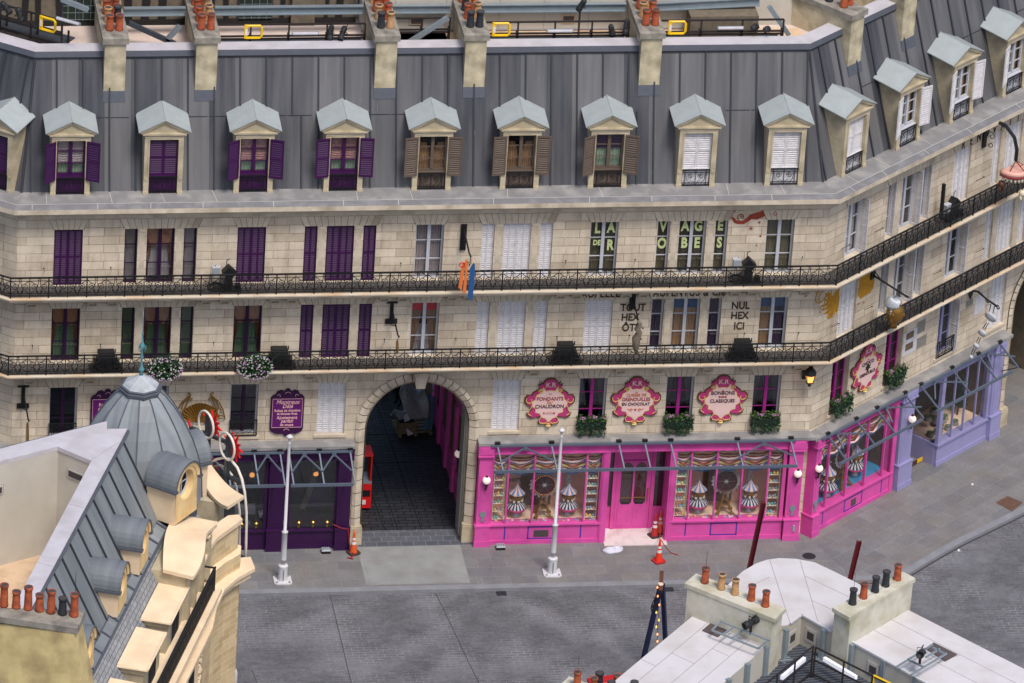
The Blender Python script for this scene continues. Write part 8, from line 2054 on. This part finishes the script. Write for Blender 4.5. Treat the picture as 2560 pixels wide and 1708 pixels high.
for t_, x, y, ax, ay, rz, lab in (((3, 2), 2200, 1010, 100, 0, -60, 'large black spotlight on the ladder frame beside the left mossy stack'), ((3, 3), 1405, 1295, 70, 0, -20, 'large black spotlight on the ladder frame on the right white roof')):
    p = gp(t_, x, y, ZR+.75); o = ob('spotlight', CA[('spotlight',)], None, (p[0], p[1], ZR+.75)); o.rotation_euler = (R(ax), R(ay), R(rz)); o.scale = (1.35,)*3; tag(o, lab, 'spotlight', 'large black spotlights on the white roofs')
    g = MB(); g.box(-.03, .03, -.03, .03, ZR+.3, ZR+.7, 'iron'); g.box(-.12, .12, -.02, .02, ZR+.66, ZR+.7, 'iron'); tag(ob('light_stand', g.mesh('light_stand'), None, (p[0], p[1]+.05, 0), R(30)), 'small black stand under the '+lab[12:], 'stand')
# walkway rails, tubes
def gq(x, y, z): p = gp(c3_, x, y, z); return Vector((p[0], p[1], z))
t = thing('safety_railing', 'dark railing with yellow gate round the yard among the white roofs', 'railing', (0, 0, 0))
g = MB(); zt = 10.1
runs = [[gq(-80, 1620, zt), gq(415, 1230, zt)], [gq(437, 1238, zt), gq(960, 1500, zt), gq(1300, 1680, zt)]]
for r_ in runs:
    for a, b in zip(r_[:-1], r_[1:]):
        for dz in (0, -.45, -.95): g.bar(a+Vector((0, 0, dz)), b+Vector((0, 0, dz)), .045, .045, 'rail_brown')
        n = max(2, int((b-a).length/1.0))
        for i in range(n+1): p = a.lerp(b, i/n); g.box(p.x-.025, p.x+.025, p.y-.025, p.y+.025, 9.0, zt, 'rail_brown')
ob('rails', g.mesh('rails'), t)
g = MB(); a = gq(975, 1500, zt+.02); b = gq(1160, 1590, zt+.02); g.tube([a, b, b-Vector((0, 0, .45)), a-Vector((0, 0, .45))], .04, 6, 'safety_yellow', closed=True); ob('gate', g.mesh('gate'), t)
for x0, y0, x1, y1, lab in ((125, 1520, 335, 1345, 'bright white tube light left of the yard railing corner'), (515, 1345, 810, 1520, 'bright white tube light right of the yard railing corner')):
    a = gq(x0, y0, 9.55); b = gq(x1, y1, 9.55); g = MB(); g.bar(a, b, .10, .13, 'tube_white'); g.bar(a+Vector((0, 0, -.08)), b+Vector((0, 0, -.08)), .05, .05, 'steel_galv'); tag(g.build('tube_light'), lab, 'tube light', 'tube lights in the yard')
for seg_, s_, z_ in (((i1, i2), .25, 9.45), ((i2, i3), .35, 9.5), ((RC, RD), .45, 9.5)):
    a, b = seg_; d = (b-a).normalized(); c = a.lerp(b, s_); n = Vector((d.y, -d.x)); 
    if n.y > 0: n = -n
    g = MB()
    for ww, hh, m, o in ((.5, .5, 'roof_line', .01), (.46, .46, 'beige_wall', .02), (.28, .26, 'soot', .03)): q = c+n*o; g.bar((q.x-d.x*ww/2, q.y-d.y*ww/2, z_), (q.x+d.x*ww/2, q.y+d.y*ww/2, z_), .02, hh, m)
    ob('wall_vent', g.mesh('wall_vent'), WB_)
# ================================================================== LIGHT
w = bpy.data.worlds.new('World'); S.world = w; w.use_nodes = True
nt = w.node_tree; sky = nt.nodes.new('ShaderNodeTexSky'); sky.sky_type = 'NISHITA'; sky.sun_disc = False
SE, SA = R(60), R(163)         # high veiled sun, behind the camera
sky.sun_elevation = SE; sky.sun_rotation = SA; sky.air_density = 1.0; sky.dust_density = 3.0; sky.ozone_density = 1.0
bg = nt.nodes['Background']; nt.links.new(sky.outputs[0], bg.inputs['Color']); bg.inputs['Strength'].default_value = .11
sl = bpy.data.lights.new('sun', 'SUN'); sl.energy = 2.1; sl.angle = R(17); sl.color = (1, .95, .88)
so = bpy.data.objects.new('sun', sl); COL.objects.link(so)
sd = Vector((math.sin(SA)*math.cos(SE), math.cos(SA)*math.cos(SE), math.sin(SE)))
so.rotation_euler = sd.to_track_quat('Z', 'Y').to_euler()
so.location = (0, 0, 60)
S.view_settings.view_transform = 'Standard'; S.view_settings.look = 'None'; S.view_settings.exposure = 0.3
S.cycles.max_bounces = 8; S.cycles.transparent_max_bounces = 12
